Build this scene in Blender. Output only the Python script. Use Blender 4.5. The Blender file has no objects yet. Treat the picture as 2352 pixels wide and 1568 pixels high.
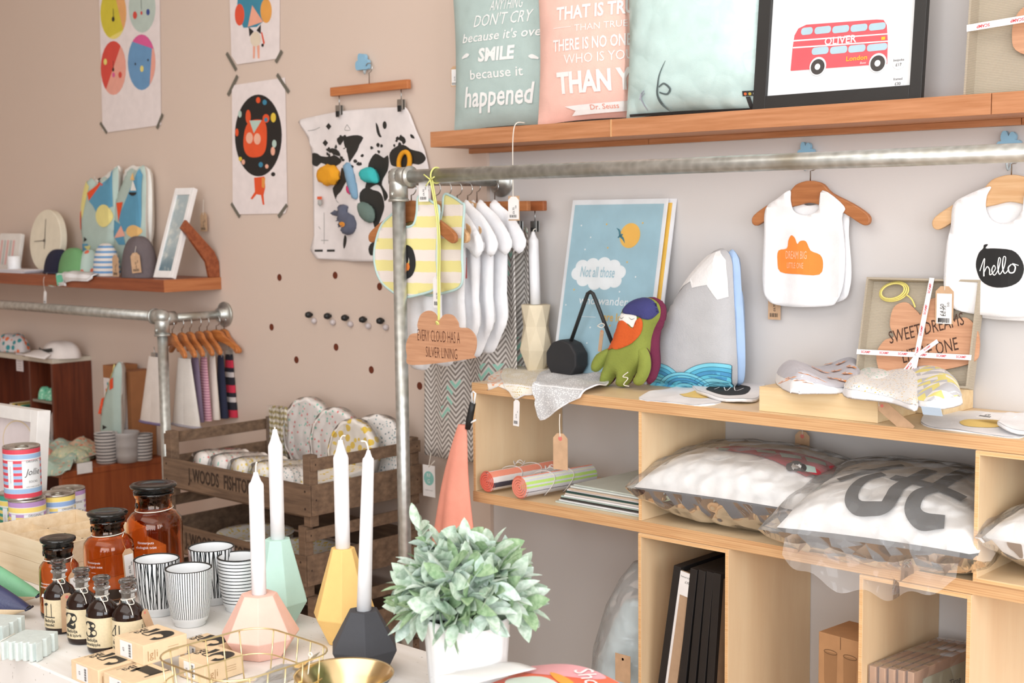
import bpy, bmesh, math, random
from mathutils import Vector, Matrix
S = bpy.context.scene
C = S.collection
PI = math.pi
# ---------------------------------------------------------------- camera
F = 3113.0; YAW, PITCH, ROLL = .7413, .09276, -.00981
CAM = Vector((0, -2.5, 1.45))
_cy, _sy, _cp, _sp, _cr, _sr = math.cos(YAW), math.sin(YAW), math.cos(PITCH), math.sin(PITCH), math.cos(ROLL), math.sin(ROLL)
FWD = Vector((-_sy*_cp, _cy*_cp, -_sp)); _r = Vector((_cy, _sy, 0)); _u = _r.cross(FWD)
RT = _r*_cr + _u*_sr; UP = -_r*_sr + _u*_cr
cd = bpy.data.cameras.new('camera'); cam = bpy.data.objects.new('camera', cd); C.objects.link(cam)
mw = Matrix((RT, UP, -FWD)).transposed().to_4x4(); mw.translation = CAM; cam.matrix_world = mw
cd.sensor_width = 36; cd.lens = F/2352*36; cd.clip_start = .05; cd.clip_end = 60
cd.dof.use_dof = True; cd.dof.focus_distance = 2.5; cd.dof.aperture_fstop = 6.3
S.camera = cam
# ---------------------------------------------------------------- light and exposure
S.view_settings.view_transform = 'Standard'; S.view_settings.look = 'None'
S.view_settings.gamma = 1; S.view_settings.use_curve_mapping = False
S.view_settings.exposure = 0.22
wd = bpy.data.worlds.new('daylight'); S.world = wd; wd.use_nodes = True
wd.node_tree.nodes['Background'].inputs[0].default_value = (.78, .88, 1, 1)
wd.node_tree.nodes['Background'].inputs[1].default_value = 1.0
def area(name, loc, target, sx, sy, power, col):
    d = bpy.data.lights.new(name, 'AREA'); d.shape = 'RECTANGLE'; d.size = sx; d.size_y = sy; d.energy = power; d.color = col
    o = bpy.data.objects.new(name, d); C.objects.link(o); o.location = loc
    o.rotation_euler = (Vector(target)-Vector(loc)).to_track_quat('-Z', 'Y').to_euler(); return o
area('shop_window_light', (.9, -4.5, 1.7), (-1.2, 0, 1.0), 3.4, 2.3, 115, (.93, .965, 1))
area('side_window_light', (2.5, -2.0, 1.9), (-1.5, -.7, 1.0), 1.7, 1.9, 60, (.97, .98, 1))
area('ceiling_fill_light', (-1.7, -2.3, 3.0), (-1.8, -1.8, 0), 3.0, 2.2, 36, (1, .96, .92))  # added soft fill from above to lower the contrast, not a shop lamp

def yp(x, y, Y): # where the sight line of a photo point meets the plane Y
    d = FWD + RT*((x-1176)/F) - UP*((y-784)/F); return CAM + d*((Y-CAM.y)/d.y)
def zp(x, y, Z):
    d = FWD + RT*((x-1176)/F) - UP*((y-784)/F); return CAM + d*((Z-CAM.z)/d.z)
def xp(x, y, X):
    d = FWD + RT*((x-1176)/F) - UP*((y-784)/F); return CAM + d*((X-CAM.x)/d.x)
# ---------------------------------------------------------------- materials
def lin(c):
    if isinstance(c, str): c = tuple(int(c[i:i+2], 16)/255 for i in (0, 2, 4))
    return tuple((v/12.92 if v <= .04045 else ((v+.055)/1.055)**2.4) for v in c[:3]) + (1,)
class G:
    def __init__(s, name):
        s.m = bpy.data.materials.new(name); s.m.use_nodes = True; s.t = s.m.node_tree; s.b = s.t.nodes['Principled BSDF']; s._o = None
    def n(s, typ, **kw):
        x = s.t.nodes.new(typ)
        for k, v in kw.items(): setattr(x, k, v)
        return x
    def put(s, sock, v):
        if isinstance(v, (int, float)): sock.default_value = v
        elif isinstance(v, (str, tuple)): sock.default_value = lin(v) if isinstance(v, str) else v
        else: s.t.links.new(v, sock)
    def co(s):
        if not s._o: s._o = s.n('ShaderNodeTexCoord').outputs['Object']
        return s._o
    def xyz(s):
        q = s.n('ShaderNodeSeparateXYZ'); s.put(q.inputs[0], s.co()); return q.outputs
    def ma(s, op, a, b=0.0, c=0.0):
        q = s.n('ShaderNodeMath', operation=op); s.put(q.inputs[0], a); s.put(q.inputs[1], b); s.put(q.inputs[2], c); return q.outputs[0]
    def mix(s, f, a, b):
        q = s.n('ShaderNodeMix', data_type='RGBA'); s.put(q.inputs[0], f); s.put(q.inputs[6], a); s.put(q.inputs[7], b); return q.outputs[2]
    def noise(s, scale, detail=3, stretch=None, rough=.5):
        q = s.n('ShaderNodeTexNoise'); q.inputs['Scale'].default_value = scale; q.inputs['Detail'].default_value = detail; q.inputs['Roughness'].default_value = rough
        if stretch:
            mp = s.n('ShaderNodeMapping'); mp.inputs['Scale'].default_value = stretch; s.put(mp.inputs[0], s.co()); s.put(q.inputs[0], mp.outputs[0])
        else: s.put(q.inputs[0], s.co())
        return q.outputs[0]
    def voro(s, scale, feat='F1', out=0):
        q = s.n('ShaderNodeTexVoronoi', feature=feat); q.inputs['Scale'].default_value = scale; s.put(q.inputs[0], s.co()); return q.outputs[out]
    def ramp(s, f, lo, hi):
        q = s.n('ShaderNodeMapRange'); s.put(q.inputs[0], f); q.inputs[1].default_value = lo; q.inputs[2].default_value = hi; return q.outputs[0]
    def bump(s, h, st, dist=.002):
        q = s.n('ShaderNodeBump'); q.inputs['Strength'].default_value = st; q.inputs['Distance'].default_value = dist; s.put(q.inputs['Height'], h); s.put(s.b.inputs['Normal'], q.outputs[0])
    def done(s, col, rough=.6, metal=0, sheen=0):
        s.put(s.b.inputs['Base Color'], col); s.b.inputs['Roughness'].default_value = rough; s.b.inputs['Metallic'].default_value = metal
        if sheen: s.b.inputs['Sheen Weight'].default_value = sheen
        return s.m
_mc = {}
def mat(col, rough=.6, metal=0, nz=None, bump=None, name=None):
    k = (col, rough, metal, nz, bump)
    if k in _mc: return _mc[k]
    g = G(name or 'paint_'+str(col)); c = lin(col)
    v = g.noise(nz[0] if nz else 30, 3)
    a = nz[1] if nz else .04
    out = g.mix(g.ramp(v, .3, .7), tuple(x*(1-a) for x in c[:3])+(1,), tuple(min(1, x*(1+a)) for x in c[:3])+(1,))
    if bump: g.bump(g.noise(bump[0], 2), bump[1])
    _mc[k] = g.done(out, rough, metal); return _mc[k]
def fabric(col, scale=900, st=.5, rough=.9): return mat(col, rough, 0, (25, .05), (scale, st), 'fabric_'+str(col))
def wood(c1, c2, axis=0, scale=1.0, rough=.45, name='wood'):
    g = G(name); st = [14*scale]*3; st[axis] = .8*scale
    v = g.noise(6, 5, tuple(st), .6); g.bump(v, .12)
    w = g.noise(3, 2, (1.5, 1.5, 1.5)); f = g.ma('ADD', g.ma('MULTIPLY', g.ramp(v, .35, .65), .8), g.ma('MULTIPLY', w, .2))
    return g.done(g.mix(f, c1, c2), rough)
def plywood(axis=0, name='birch_plywood', c=('E2C096', 'F0D8B2')):
    g = G(name); st = [5.0]*3; st[axis] = .7
    v = g.noise(3, 5, tuple(st), .65); w = g.noise(2.5, 2)
    f = g.ma('ADD', g.ma('MULTIPLY', g.ramp(v, .3, .7), .65), g.ma('MULTIPLY', w, .35)); g.bump(v, .05)
    return g.done(g.mix(f, c[0], c[1]), .42)
def plyedge(name='plywood_edge', c=('C08D5E', 'E2B988')):
    g = G(name); z = g.xyz()[2]
    f = g.ma('PINGPONG', g.ma('MULTIPLY', z, 480), 1); n = g.noise(4, 4, (2, 60, 60))
    return g.done(g.mix(g.ma('ADD', g.ma('MULTIPLY', f, .4), g.ma('MULTIPLY', g.ramp(n, .3, .7), .6)), c[0], c[1]), .6)
# ---------------------------------------------------------------- mesh builder
def sliced(V, Fc, step, axes=(0, 2)):
    bm = bmesh.new(); vs = [bm.verts.new(v) for v in V]
    for f in Fc:
        try: bm.faces.new([vs[i] for i in f])
        except ValueError: pass
    for a in axes:
        lo = min(v[a] for v in V); hi = max(v[a] for v in V); k = int((hi-lo)/step)
        for i in range(1, k+1):
            co = [0, 0, 0]; co[a] = lo+i*step-.37*step; no = [0, 0, 0]; no[a] = 1
            bmesh.ops.bisect_plane(bm, geom=bm.verts[:]+bm.edges[:]+bm.faces[:], dist=1e-6, plane_co=co, plane_no=no)
    bm.verts.index_update()
    out = [v.co.copy() for v in bm.verts], [[v.index for v in f.verts] for f in bm.faces]
    bm.free(); return out
_tc = {}
def text_mesh(s, size=1, shear=0, off=0, align='CENTER', sp=1):
    k = (s, shear, off, align, sp)
    if k not in _tc:
        cu = bpy.data.curves.new('t', 'FONT'); cu.body = s; cu.size = 1; cu.shear = shear; cu.offset = off; cu.align_x = align; cu.align_y = 'CENTER'; cu.space_character = sp; cu.resolution_u = 2
        o = bpy.data.objects.new('t', cu); me = bpy.data.meshes.new_from_object(o)
        _tc[k] = ([v.co.copy() for v in me.vertices], [list(p.vertices) for p in me.polygons])
        bpy.data.objects.remove(o); bpy.data.meshes.remove(me); bpy.data.curves.remove(cu)
    V, Fc = _tc[k]
    return [(v.x*size, 0, v.y*size) for v in V], Fc
class MB:
    def __init__(s, T=None): s.v = []; s.f = []; s.m = []; s.s = []; s.T = T
    def add(s, V, Fc, mat=0, smooth=False, T=None, warp=None):
        b = len(s.v)
        for p in V:
            p = Vector(p)
            if warp: p = Vector(warp(p))
            if T: p = T @ p
            s.v.append(p)
        for f in Fc: s.f.append([i+b for i in f]); s.m.append(mat); s.s.append(smooth)
        return s
    def box(s, x0, x1, y0, y1, z0, z1, mat=0, T=None, warp=None):
        V = [(x, y, z) for z in (z0, z1) for y in (y0, y1) for x in (x0, x1)]
        return s.add(V, [(0, 2, 3, 1), (4, 5, 7, 6), (0, 1, 5, 4), (2, 6, 7, 3), (0, 4, 6, 2), (1, 3, 7, 5)], mat, False, T, warp)
    def lathe(s, prof, n=32, mat=0, smooth=True, T=None, warp=None, cap=True):
        V = []; Fc = []; k = len(prof)
        for r, z in prof:
            for i in range(n): a = 2*PI*i/n; V.append((r*math.cos(a), r*math.sin(a), z))
        for j in range(k-1):
            for i in range(n): a, b = j*n+i, j*n+(i+1) % n; Fc.append((a, b, b+n, a+n))
        if cap:
            if prof[0][0] > 1e-6: Fc.append(tuple(range(n))[::-1])
            if prof[-1][0] > 1e-6: Fc.append(tuple(range((k-1)*n, k*n)))
        return s.add(V, Fc, mat, smooth, T, warp)
    def tube(s, pts, r, n=8, mat=0, closed=False, T=None):
        pts = [Vector(p) for p in pts]; V = []; Fc = []; k = len(pts); prev = None
        for i, p in enumerate(pts):
            d = (pts[(i+1) % k]-pts[i-1]) if closed else (pts[min(i+1, k-1)]-pts[max(i-1, 0)])
            d = d.normalized() if d.length > 1e-9 else Vector((0, 0, 1))
            if prev is None: a = d.orthogonal().normalized()
            else: a = (prev-d*prev.dot(d)); a = a.normalized() if a.length > 1e-6 else d.orthogonal().normalized()
            prev = a; b = d.cross(a); rr = r[i] if isinstance(r, (list, tuple)) else r
            for j in range(n): t = 2*PI*j/n; V.append(p+(a*math.cos(t)+b*math.sin(t))*rr)
        for i in range(k if closed else k-1):
            for j in range(n): q, w = i*n+j, i*n+(j+1) % n; e, z = ((i+1) % k)*n+(j+1) % n, ((i+1) % k)*n+j; Fc.append((q, w, e, z))
        if not closed: Fc += [tuple(range(n))[::-1], tuple(range((k-1)*n, k*n))]
        return s.add(V, Fc, mat, True, T)
    def prism(s, out, y0, y1, mat=0, step=None, T=None, warp=None, smooth=False, axes=(0, 2)):
        # outline in x,z ; thickness in y (y0 = front, towards the viewer)
        k = len(out); V = [(x, y0, z) for x, z in out]+[(x, y1, z) for x, z in out]
        Fc = [tuple(range(k)), tuple(range(k, 2*k))[::-1]]+[(i, i+k, (i+1) % k+k, (i+1) % k) for i in range(k)]
        if step: V, Fc = sliced(V, Fc, step, axes)
        return s.add(V, Fc, mat, smooth, T, warp)
    def flat(s, out, y=0, mat=0, step=None, T=None, warp=None):
        V = [(x, y, z) for x, z in out]; Fc = [tuple(range(len(out)))]
        if step: V, Fc = sliced(V, Fc, step)
        return s.add(V, Fc, mat, False, T, warp)
    def text(s, t, size, x=0, z=0, y=0, mat=0, sx=1, shear=0, off=0, align='CENTER', rot=0, step=None, T=None, warp=None, sp=1):
        V, Fc = text_mesh(t, size, shear, off, align, sp); c, q = math.cos(rot), math.sin(rot)
        V = [(x+(v[0]*sx)*c-v[2]*q, y, z+(v[0]*sx)*q+v[2]*c) for v in V]
        if step: V, Fc = sliced(V, Fc, step)
        return s.add(V, Fc, mat, False, T, warp)
    def stroke(s, pts, y=0, mat=0, T=None, warp=None, n=6, ox=0, oz=0, k=1.0, kx=1.0):
        # pts = (x, z, width) control points, smoothed into a flat ribbon
        P = catmull([Vector((a*k*kx+ox, b*k+oz, w*k)) for a, b, w in pts], n); V = []; Fc = []
        for i, p in enumerate(P):
            d = P[min(i+1, len(P)-1)]-P[max(i-1, 0)]; l = math.hypot(d.x, d.y) or 1
            nx, nz = -d.y/l*p.z/2, d.x/l*p.z/2
            V += [(p.x+nx, y, p.y+nz), (p.x-nx, y, p.y-nz)]
            if i: Fc.append((2*i-2, 2*i-1, 2*i+1, 2*i))
        return s.add(V, Fc, mat, False, T, warp)
    def grid(s, fn, nu, nv, mat=0, smooth=True, T=None, cu=False, cv=False):
        V = [fn(i/(nu if cu else nu-1), j/(nv if cv else nv-1)) for j in range(nv) for i in range(nu)]; Fc = []
        for j in range(nv if cv else nv-1):
            for i in range(nu if cu else nu-1):
                a, b = i, (i+1) % nu; c, d = j, (j+1) % nv; Fc.append((c*nu+a, c*nu+b, d*nu+b, d*nu+a))
        return s.add(V, Fc, mat, smooth, T)
    def build(s, name, mats, parent=None, bevel=0, sub=0, smooth=None, thick=0):
        me = bpy.data.meshes.new(name)
        vv = [s.T @ v for v in s.v] if s.T else s.v
        me.from_pydata([tuple(v) for v in vv], [], s.f)
        if not isinstance(mats, (list, tuple)): mats = [mats]
        for m in mats: me.materials.append(m)
        for p, mi, sm in zip(me.polygons, s.m, s.s): p.material_index = min(mi, len(mats)-1); p.use_smooth = sm if smooth is None else smooth
        me.update(); o = bpy.data.objects.new(name, me); C.objects.link(o)
        if parent: o.parent = parent
        if thick: md = o.modifiers.new('t', 'SOLIDIFY'); md.thickness = thick; md.offset = 0
        if bevel: md = o.modifiers.new('b', 'BEVEL'); md.width = bevel; md.segments = 2; md.limit_method = 'ANGLE'; md.angle_limit = .6; md.harden_normals = False
        if sub: md = o.modifiers.new('s', 'SUBSURF'); md.levels = sub; md.render_levels = sub
        return o
def catmull(P, n=6, closed=False):
    P = [Vector(p) for p in P]; out = []; k = len(P)
    for i in range(k if closed else k-1):
        if closed: a, b, c, d = P[i-1], P[i], P[(i+1) % k], P[(i+2) % k]
        else: a, b, c, d = P[max(i-1, 0)], P[i], P[i+1], P[min(i+2, k-1)]
        for j in range(n):
            t = j/n; out.append(.5*((2*b)+(c-a)*t+(2*a-5*b+4*c-d)*t*t+(3*b-a-3*c+d)*t**3))
    if not closed: out.append(P[-1])
    return out
def cm2(pts, n=6, closed=True): return [(p.x, p.y) for p in catmull([Vector((a, b, 0)) for a, b in pts], n, closed)]
def ell(cx, cz, rx, rz, n=24, a0=0, a1=2*PI): return [(cx+rx*math.cos(a0+(a1-a0)*i/n), cz+rz*math.sin(a0+(a1-a0)*i/n)) for i in range(n+(0 if abs(a1-a0-2*PI) < 1e-6 else 1))]
def rrect(x0, x1, z0, z1, r, n=4):
    o = []
    for cx, cz, a in ((x1-r, z1-r, 0), (x0+r, z1-r, PI/2), (x0+r, z0+r, PI), (x1-r, z0+r, 1.5*PI)):
        o += [(cx+r*math.cos(a+PI/2*i/n), cz+r*math.sin(a+PI/2*i/n)) for i in range(n+1)]
    return o
def rect(x0, x1, z0, z1): return [(x0, z0), (x1, z0), (x1, z1), (x0, z1)]
def cloud(w, h):   # flat-bottomed three-lobe cloud, centred
    return cm2([(-.40, -.5), (-.5, -.32), (-.5, -.08), (-.40, .06), (-.30, .08), (-.31, .25), (-.24, .42), (-.12, .44), (-.03, .30), (0, .24), (.06, .36), (.18, .40), (.28, .26), (.28, .10), (.42, .08), (.5, -.10), (.49, -.34), (.38, -.5)], 5) and \
        [(x*w, z*h) for x, z in cm2([(-.40, -.5), (-.5, -.32), (-.5, -.08), (-.40, .06), (-.30, .08), (-.32, .25), (-.25, .46), (-.12, .48), (-.03, .32), (.0, .27), (.06, .40), (.18, .43), (.28, .28), (.27, .10), (.42, .08), (.5, -.10), (.49, -.34), (.40, -.5), (0, -.5)], 5)]
# ---------------------------------------------------------------- scene objects
def thing(name, label, cat, loc=(0, 0, 0), rotz=0, group=None):
    o = bpy.data.objects.new(name, None); C.objects.link(o); o.empty_display_size = .02
    o.location = loc; o.rotation_euler = (0, 0, rotz); o['label'] = label; o['category'] = cat
    if group: o['group'] = group
    return o
def tag(o, label, cat, group=None, loc=None):
    o['label'] = label; o['category'] = cat
    if group: o['group'] = group
    if loc is not None: o.location = loc
    return o
def struct(o): o['kind'] = 'structure'; return o
def dup(root, loc, label, rotz=None, group=None):
    r = root.copy(); C.objects.link(r); r.location = loc; r['label'] = label
    if rotz is not None: r.rotation_euler = (0, 0, rotz)
    if group: r['group'] = group
    for ch in list(root.children):
        c = ch.copy(); C.objects.link(c); c.parent = r
        for g in list(ch.children): d = g.copy(); C.objects.link(d); d.parent = c
    return r
def TR(x=0, y=0, z=0, rx=0, ry=0, rz=0):
    return Matrix.Translation((x, y, z)) @ Matrix.Rotation(rz, 4, 'Z') @ Matrix.Rotation(ry, 4, 'Y') @ Matrix.Rotation(rx, 4, 'X')
def price_tag(parent, p, w=.022, h=.042, rz=0, ry=0, kraft=False, string=None, name='price_tag', rx=0, sr=.0006):
    # hanging card, p = its top centre in the parent's frame; string = points up to where it is tied
    T = TR(*p, rx=rx, ry=ry, rz=rz); m = MB(T)
    c = min(w*.28, h*.2)
    m.prism([(-w/2, -h), (w/2, -h), (w/2, -c), (w/2-c, 0), (-w/2+c, 0), (-w/2, -c)], -.0005, .0005, 0)
    if kraft == 1: m.flat(ell(0, -c*1.1, w*.14, w*.14, 14), -.0008, 3)
    if kraft != 1:
        if kraft == 2: m.flat(rect(-w*.42, w*.42, -h*.94, -c*1.4), -.0007, 2)
        for i in range(9): m.flat(rect(-w*.34+i*w*.075, -w*.34+i*w*.075+w*(.03 if i % 3 else .05), -h*.92, -h*.80), -.001, 1)
        m.text('£6.95', w*.26, w*.02, -h*.62, -.001, 1, rot=PI/2); m.text('bib', w*.2, w*.22, -h*.45, -.001, 1, rot=PI/2)
    o = m.build(name, [KRAFT if kraft else PAPER, INK, PAPER, TAGRED], parent)
    if string:
        s = MB(); s.tube(catmull([Vector(p)+Vector((0, -.001, -c*.8))]+[Vector(q) for q in string], 5), sr, 5); s.build('string', STRING, o)
    return o
KRAFT = mat('C9A583', .85, 0, (60, .08)); PAPER = mat('EFECEA', .7); INK = mat('2A2926', .6); TAGRED = mat('D8776C', .8); STRING = fabric('EFE8DC', 1500, .3)
WHITE = mat('F2F1EF', .45); TERRY = fabric('F5F4F5', 700, .35); BLACK = mat('1F1F1F', .5); STEEL = mat('C8CBCB', .25, 1); GOLD = mat('E8D6A6', .3, 1)
PLYX = plywood(0); PLYZ = plywood(2); PEDGE = plyedge(); LAMX = wood('AF7247', 'CD9168', 0, 1.0, .5, 'shelf_laminate'); BLOND = wood('CFA071', 'E3BE92', 0, 1.4, .5, 'blond_hanger_wood'); BROWN = wood('A06238', 'BC7C4C', 0, 1.4, .5, 'brown_hanger_wood')
def galv():
    g = G('galvanised_steel'); v = g.voro(60); n = g.noise(8, 4)
    c = g.mix(g.ramp(v, 0, .9), 'A9ABA6', 'D0D2CE'); c = g.mix(g.ramp(n, .55, .75), c, 'A39D8E'); g.bump(n, .08); return g.done(c, .38, .75)
GALV = galv()
# ================================================================ the room
def wallpaint(name, c):
    g = G(name); n = g.noise(1.5, 4); f = g.noise(260, 2); g.bump(f, .12, .001)
    c = lin(c); return g.done(g.mix(n, tuple(x*.97 for x in c[:3])+(1,), tuple(x*1.03 for x in c[:3])+(1,)), .75)
WALL = wallpaint('pale_grey_paint', 'D1CCC9'); PEACH = wallpaint('peach_paint', 'DCC8B9')
XL, XR, YF = -6.2, 3.0, -4.8
o = MB(); o.box(XL, XR, 0, .12, 0, 3.1); struct(o.build('wall_back', WALL))
o = MB(); o.box(XL-.12, XL, YF, .12, 0, 3.1); struct(o.build('wall_left', PEACH))
def planks():
    g = G('floor_boards'); n = g.noise(4, 5, (1, 12, 1)); return g.done(g.mix(n, 'A98C70', 'C0A488'), .5)
o = MB(); o.box(XL-.12, XR+.12, YF-.12, .12, -.05, 0); struct(o.build('floor', planks()))
o = MB(); o.box(XL-.12, XR+.12, YF-.12, .12, 3.1, 3.15); struct(o.build('ceiling', mat('EFEBE4', .8)))
# right wall and shop front, both with tall windows (daylight comes in here)
o = MB(); o.box(XR, XR+.12, YF, -3.1, 0, 3.1); o.box(XR, XR+.12, -.9, .12, 0, 3.1); o.box(XR, XR+.12, -3.1, -.9, 0, .8); o.box(XR, XR+.12, -3.1, -.9, 2.9, 3.1); struct(o.build('wall_right', WALL))
o = MB(); o.box(XL, -1.0, YF-.12, YF, 0, 3.1); o.box(2.8, XR, YF-.12, YF, 0, 3.1); o.box(-1.0, 2.8, YF-.12, YF, 0, .6); o.box(-1.0, 2.8, YF-.12, YF, 3.0, 3.1); struct(o.build('wall_front', WALL))
o = MB()
for x in (-1.0, .9, 2.74): o.box(x, x+.06, YF-.1, YF-.03, .6, 3.0)
for z in (.6, 2.94): o.box(-.94, 2.74, YF-.1, YF-.03, z, z+.06)
struct(o.build('window_1', mat('4B5353', .5)))
o = MB()
for y in (-3.1, -2.03, -.96): o.box(XR+.03, XR+.1, y, y+.06, .8, 2.9)
for z in (.8, 2.84): o.box(XR+.03, XR+.1, -3.04, -.96, z, z+.06)
struct(o.build('window_2', mat('4B5353', .5)))
# thick painted board on the left of the wall, drilled with peg holes
PB = -.012
o = MB(); xe = yp(1117, 350, PB).x
o.box(-6.0, xe, PB, -.0005, .02, 3.05)
HOLE = mat('6B2E16', .7)
for x, y in ((642, 637), (770, 632), (872, 658), (624, 751), (772, 797), (681, 826), (853, 849), (964, 886)):
    p = yp(x, y, PB)
    o.flat(ell(p.x, p.z, .0105, .0105, 20), PB-.0004, 1)
struct(o.build('trim_1', [PEACH, HOLE]))
for i, (x, y) in enumerate(((705, 723), (748, 726), (788, 730), (829, 734), (869, 737))):
    p = yp(x, y, PB-.02)
    t = thing('wall_peg', 'short black peg in the pegboard wall, '+('leftmost of five, under the cloth map', 'second from the left of five', 'middle one of the five pegs in a row', 'second from the right of five', 'rightmost of five, closest to the steel post')[i], 'peg', (p.x, PB, p.z), 0, 'row of black wall pegs')
    m = MB(TR(rx=PI/2)); m.lathe([(.004, .001), (.004, .008), (.0085, .009), (.0095, .014), (.007, .022), (0, .024)], 16); m.build('peg_head', BLACK, t)
    m = MB(); m.lathe([(0, -.009), (.007, -.005), (.009, 0), (.007, .006), (0, .009)], 12, T=TR(.014, -.006, -.018)); m.build('sticker_dot', mat('CDC3C3', .3), t)
# ================================================================ floating shelves on the right
def shelf(x0, x1, label):
    t = thing('floating_shelf', label, 'shelf', ((x0+x1)/2, -.001, 1.618), 0, 'oak effect floating shelves in one line'); w = (x1-x0)/2-.0008
    m = MB(); m.box(-w, w, -.155, 0, 0, .0375); m.build('board', LAMX, t, bevel=.0008)
    m = MB(); m.box(-w, w, -.020, 0, -.012, -.0003); m.build('batten', LAMX, t); return t
shelf(-2.412, -1.847, 'left end section of the wood effect wall shelf, under the grey and coral cushions')
shelf(-1.847, -1.001, 'middle section of the wood effect wall shelf, under the mint cushion and bus picture')
shelf(-1.001, -.35, 'right section of the wood effect wall shelf, under the boxed cloud sign')
m = MB(); m.box(-.0018, .0018, -.0015, 0, 0, .0375); tag(m.build('edging_strip', mat('D9A877', .5)), 'thin pale edging strip in the joint of the shelf under the coral cushion', 'strip', loc=(-1.847, -.1562, 1.618))
# ================================================================ galvanised clothes rails
def rail(x, yf, z, x2, label, r=.0155):
    t = thing('clothes_rail', label, 'clothes rail', (x, yf, 0), 0, 'galvanised pipe clothes rails')
    d = -yf+PB if x < -2.4 else -yf
    m = MB(); m.tube([(0, 0, .004), (0, 0, z-.03)], r, 20); m.build('post', GALV, t)
    m = MB(); m.tube([(.025 if x2 > x else -.025, 0, z), (x2-x, 0, z)], r, 20); m.build('front_rail', GALV, t)
    m = MB(); m.tube([(0, .025, z-.006), (0, d-.012, z-.006)], r*.86, 20); m.build('wall_rail', GALV, t)
    s = 1 if x2 > x else -1
    m = MB(); m.tube([(0, 0, z-.055), (0, 0, z-.02), (0, 0, z-.004)], [r*1.4, r*1.4, r*1.3], 20)
    m.lathe([(0, -.026), (.016, -.02), (.0225, -.008), (.024, 0), (.0225, .008), (.016, .018), (0, .023)], 20, T=TR(0, 0, z))
    m.tube([(0, 0, z), (s*.04, 0, z)], r*1.4, 20); m.tube([(0, 0, z-.006), (0, .042, z-.006)], r*1.35, 20)
    m.tube([(0, 0, z-.057), (0, 0, z-.051)], r*1.55, 20); m.tube([(s*.036, 0, z), (s*.043, 0, z)], r*1.55, 20)
    m.tube([(0, -.024, z-.04), (0, -.02, z-.04)], .006, 8); m.build('corner_fitting', GALV, t)
    m = MB(TR(0, d, z-.006, rx=PI/2)); m.lathe([(.039, 0), (.039, .005), (.036, .007), (.022, .009), (.020, .028), (.0175, .03), (0, .03)], 28); m.build('wall_flange', GALV, t)
    m = MB(); m.lathe([(.04, 0), (.04, .005), (.021, .007), (.02, .026), (0, .026)], 24); m.build('floor_flange', GALV, t)
    return t
rail(-2.317, -.352, 1.541, -.42, 'galvanised pipe clothes rail crossing in front of the plywood shelves')
rail(-3.479, -.239, 1.160, -5.3, 'galvanised pipe clothes rail below the left wall shelf')
# ================================================================ plywood shelving
UW = PLYX
def board(x0, x1, z0, z1, label, y0=-.31):
    t = thing('plywood_shelf_board', label, 'shelf', ((x0+x1)/2, 0, z0)); w = (x1-x0)/2
    m = MB(); m.box(-w, w, y0+.0012, -.001, 0, z1-z0); m.build('panel', PLYX, t)
    m = MB(); m.box(-w, w, y0, y0+.0012, 0, z1-z0); m.build('front_edge', PEDGE, t); return t
board(-2.13, -.45, 1.050, 1.0735, 'top plywood board carrying the toys, bibs and framed pieces')
board(-2.13, -.45, .8005, .8240, 'middle plywood board carrying the bagged cushions and rolled towels')
PEV = plyedge('plywood_box_edge', ('D9A56D', 'EFC795'))
def ply_panel(x0, x1, z0, z1, label, y0=-.308):
    t = thing('plywood_divider', label, 'divider', ((x0+x1)/2, 0, z0)); w = (x1-x0)/2
    m = MB(); m.box(-w, w, y0+.0012, -.001, 0, z1-z0); m.build('panel', PLYZ, t)
    m = MB(); m.box(-w, w, y0, y0+.0012, 0, z1-z0); m.build('front_edge', PEV, t)
ply_panel(-2.13, -2.1235, .8245, 1.0495, 'left end plywood upright beside the rolled towels')
ply_panel(-1.659, -1.652, .8245, 1.0495, 'plywood upright between the stack of prints and the bagged cushions')
def ply_box(x0, x1, z0, z1, label, y0=-.315, th=.0075):
    t = thing('plywood_box', label, 'box shelf', ((x0+x1)/2, 0, z0)); w = (x1-x0)/2; h = z1-z0
    for nm, a in (('side_panel', (-w, -w+th, 0, h)), ('side_panel', (w-th, w, 0, h)), ('top_panel', (-w+th, w-th, h-th, h)), ('bottom_panel', (-w+th, w-th, 0, th))):
        m = MB(); m.box(a[0], a[1], y0, -.001, a[2], a[3]); m.build(nm, PLYZ if nm[0] == 's' else PLYX, t, bevel=.0004)
    m = MB()
    for a in ((-w, -w+th, 0, h), (w-th, w, 0, h), (-w+th, w-th, h-th, h), (-w+th, w-th, 0, th)): m.box(a[0]+.0005, a[1]-.0005, y0-.0006, y0, a[2]+.0005, a[3]-.0005)
    m.build('front_edge', PEV, t)
    return t
ply_box(-.9465, -.60, .8245, 1.0492, 'open plywood box at the right end holding a wrapped white cushion')
ply_box(-1.655, -1.436, .32, .7998, 'tall open plywood box holding black picture frames')
ply_box(-1.157, -.948, .32, .7998, 'tall open plywood box holding kraft backed prints')
ply_box(-1.655, -.45, .02, .3195, 'low plywood plinth box under the tall boxes', -.315)
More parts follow.
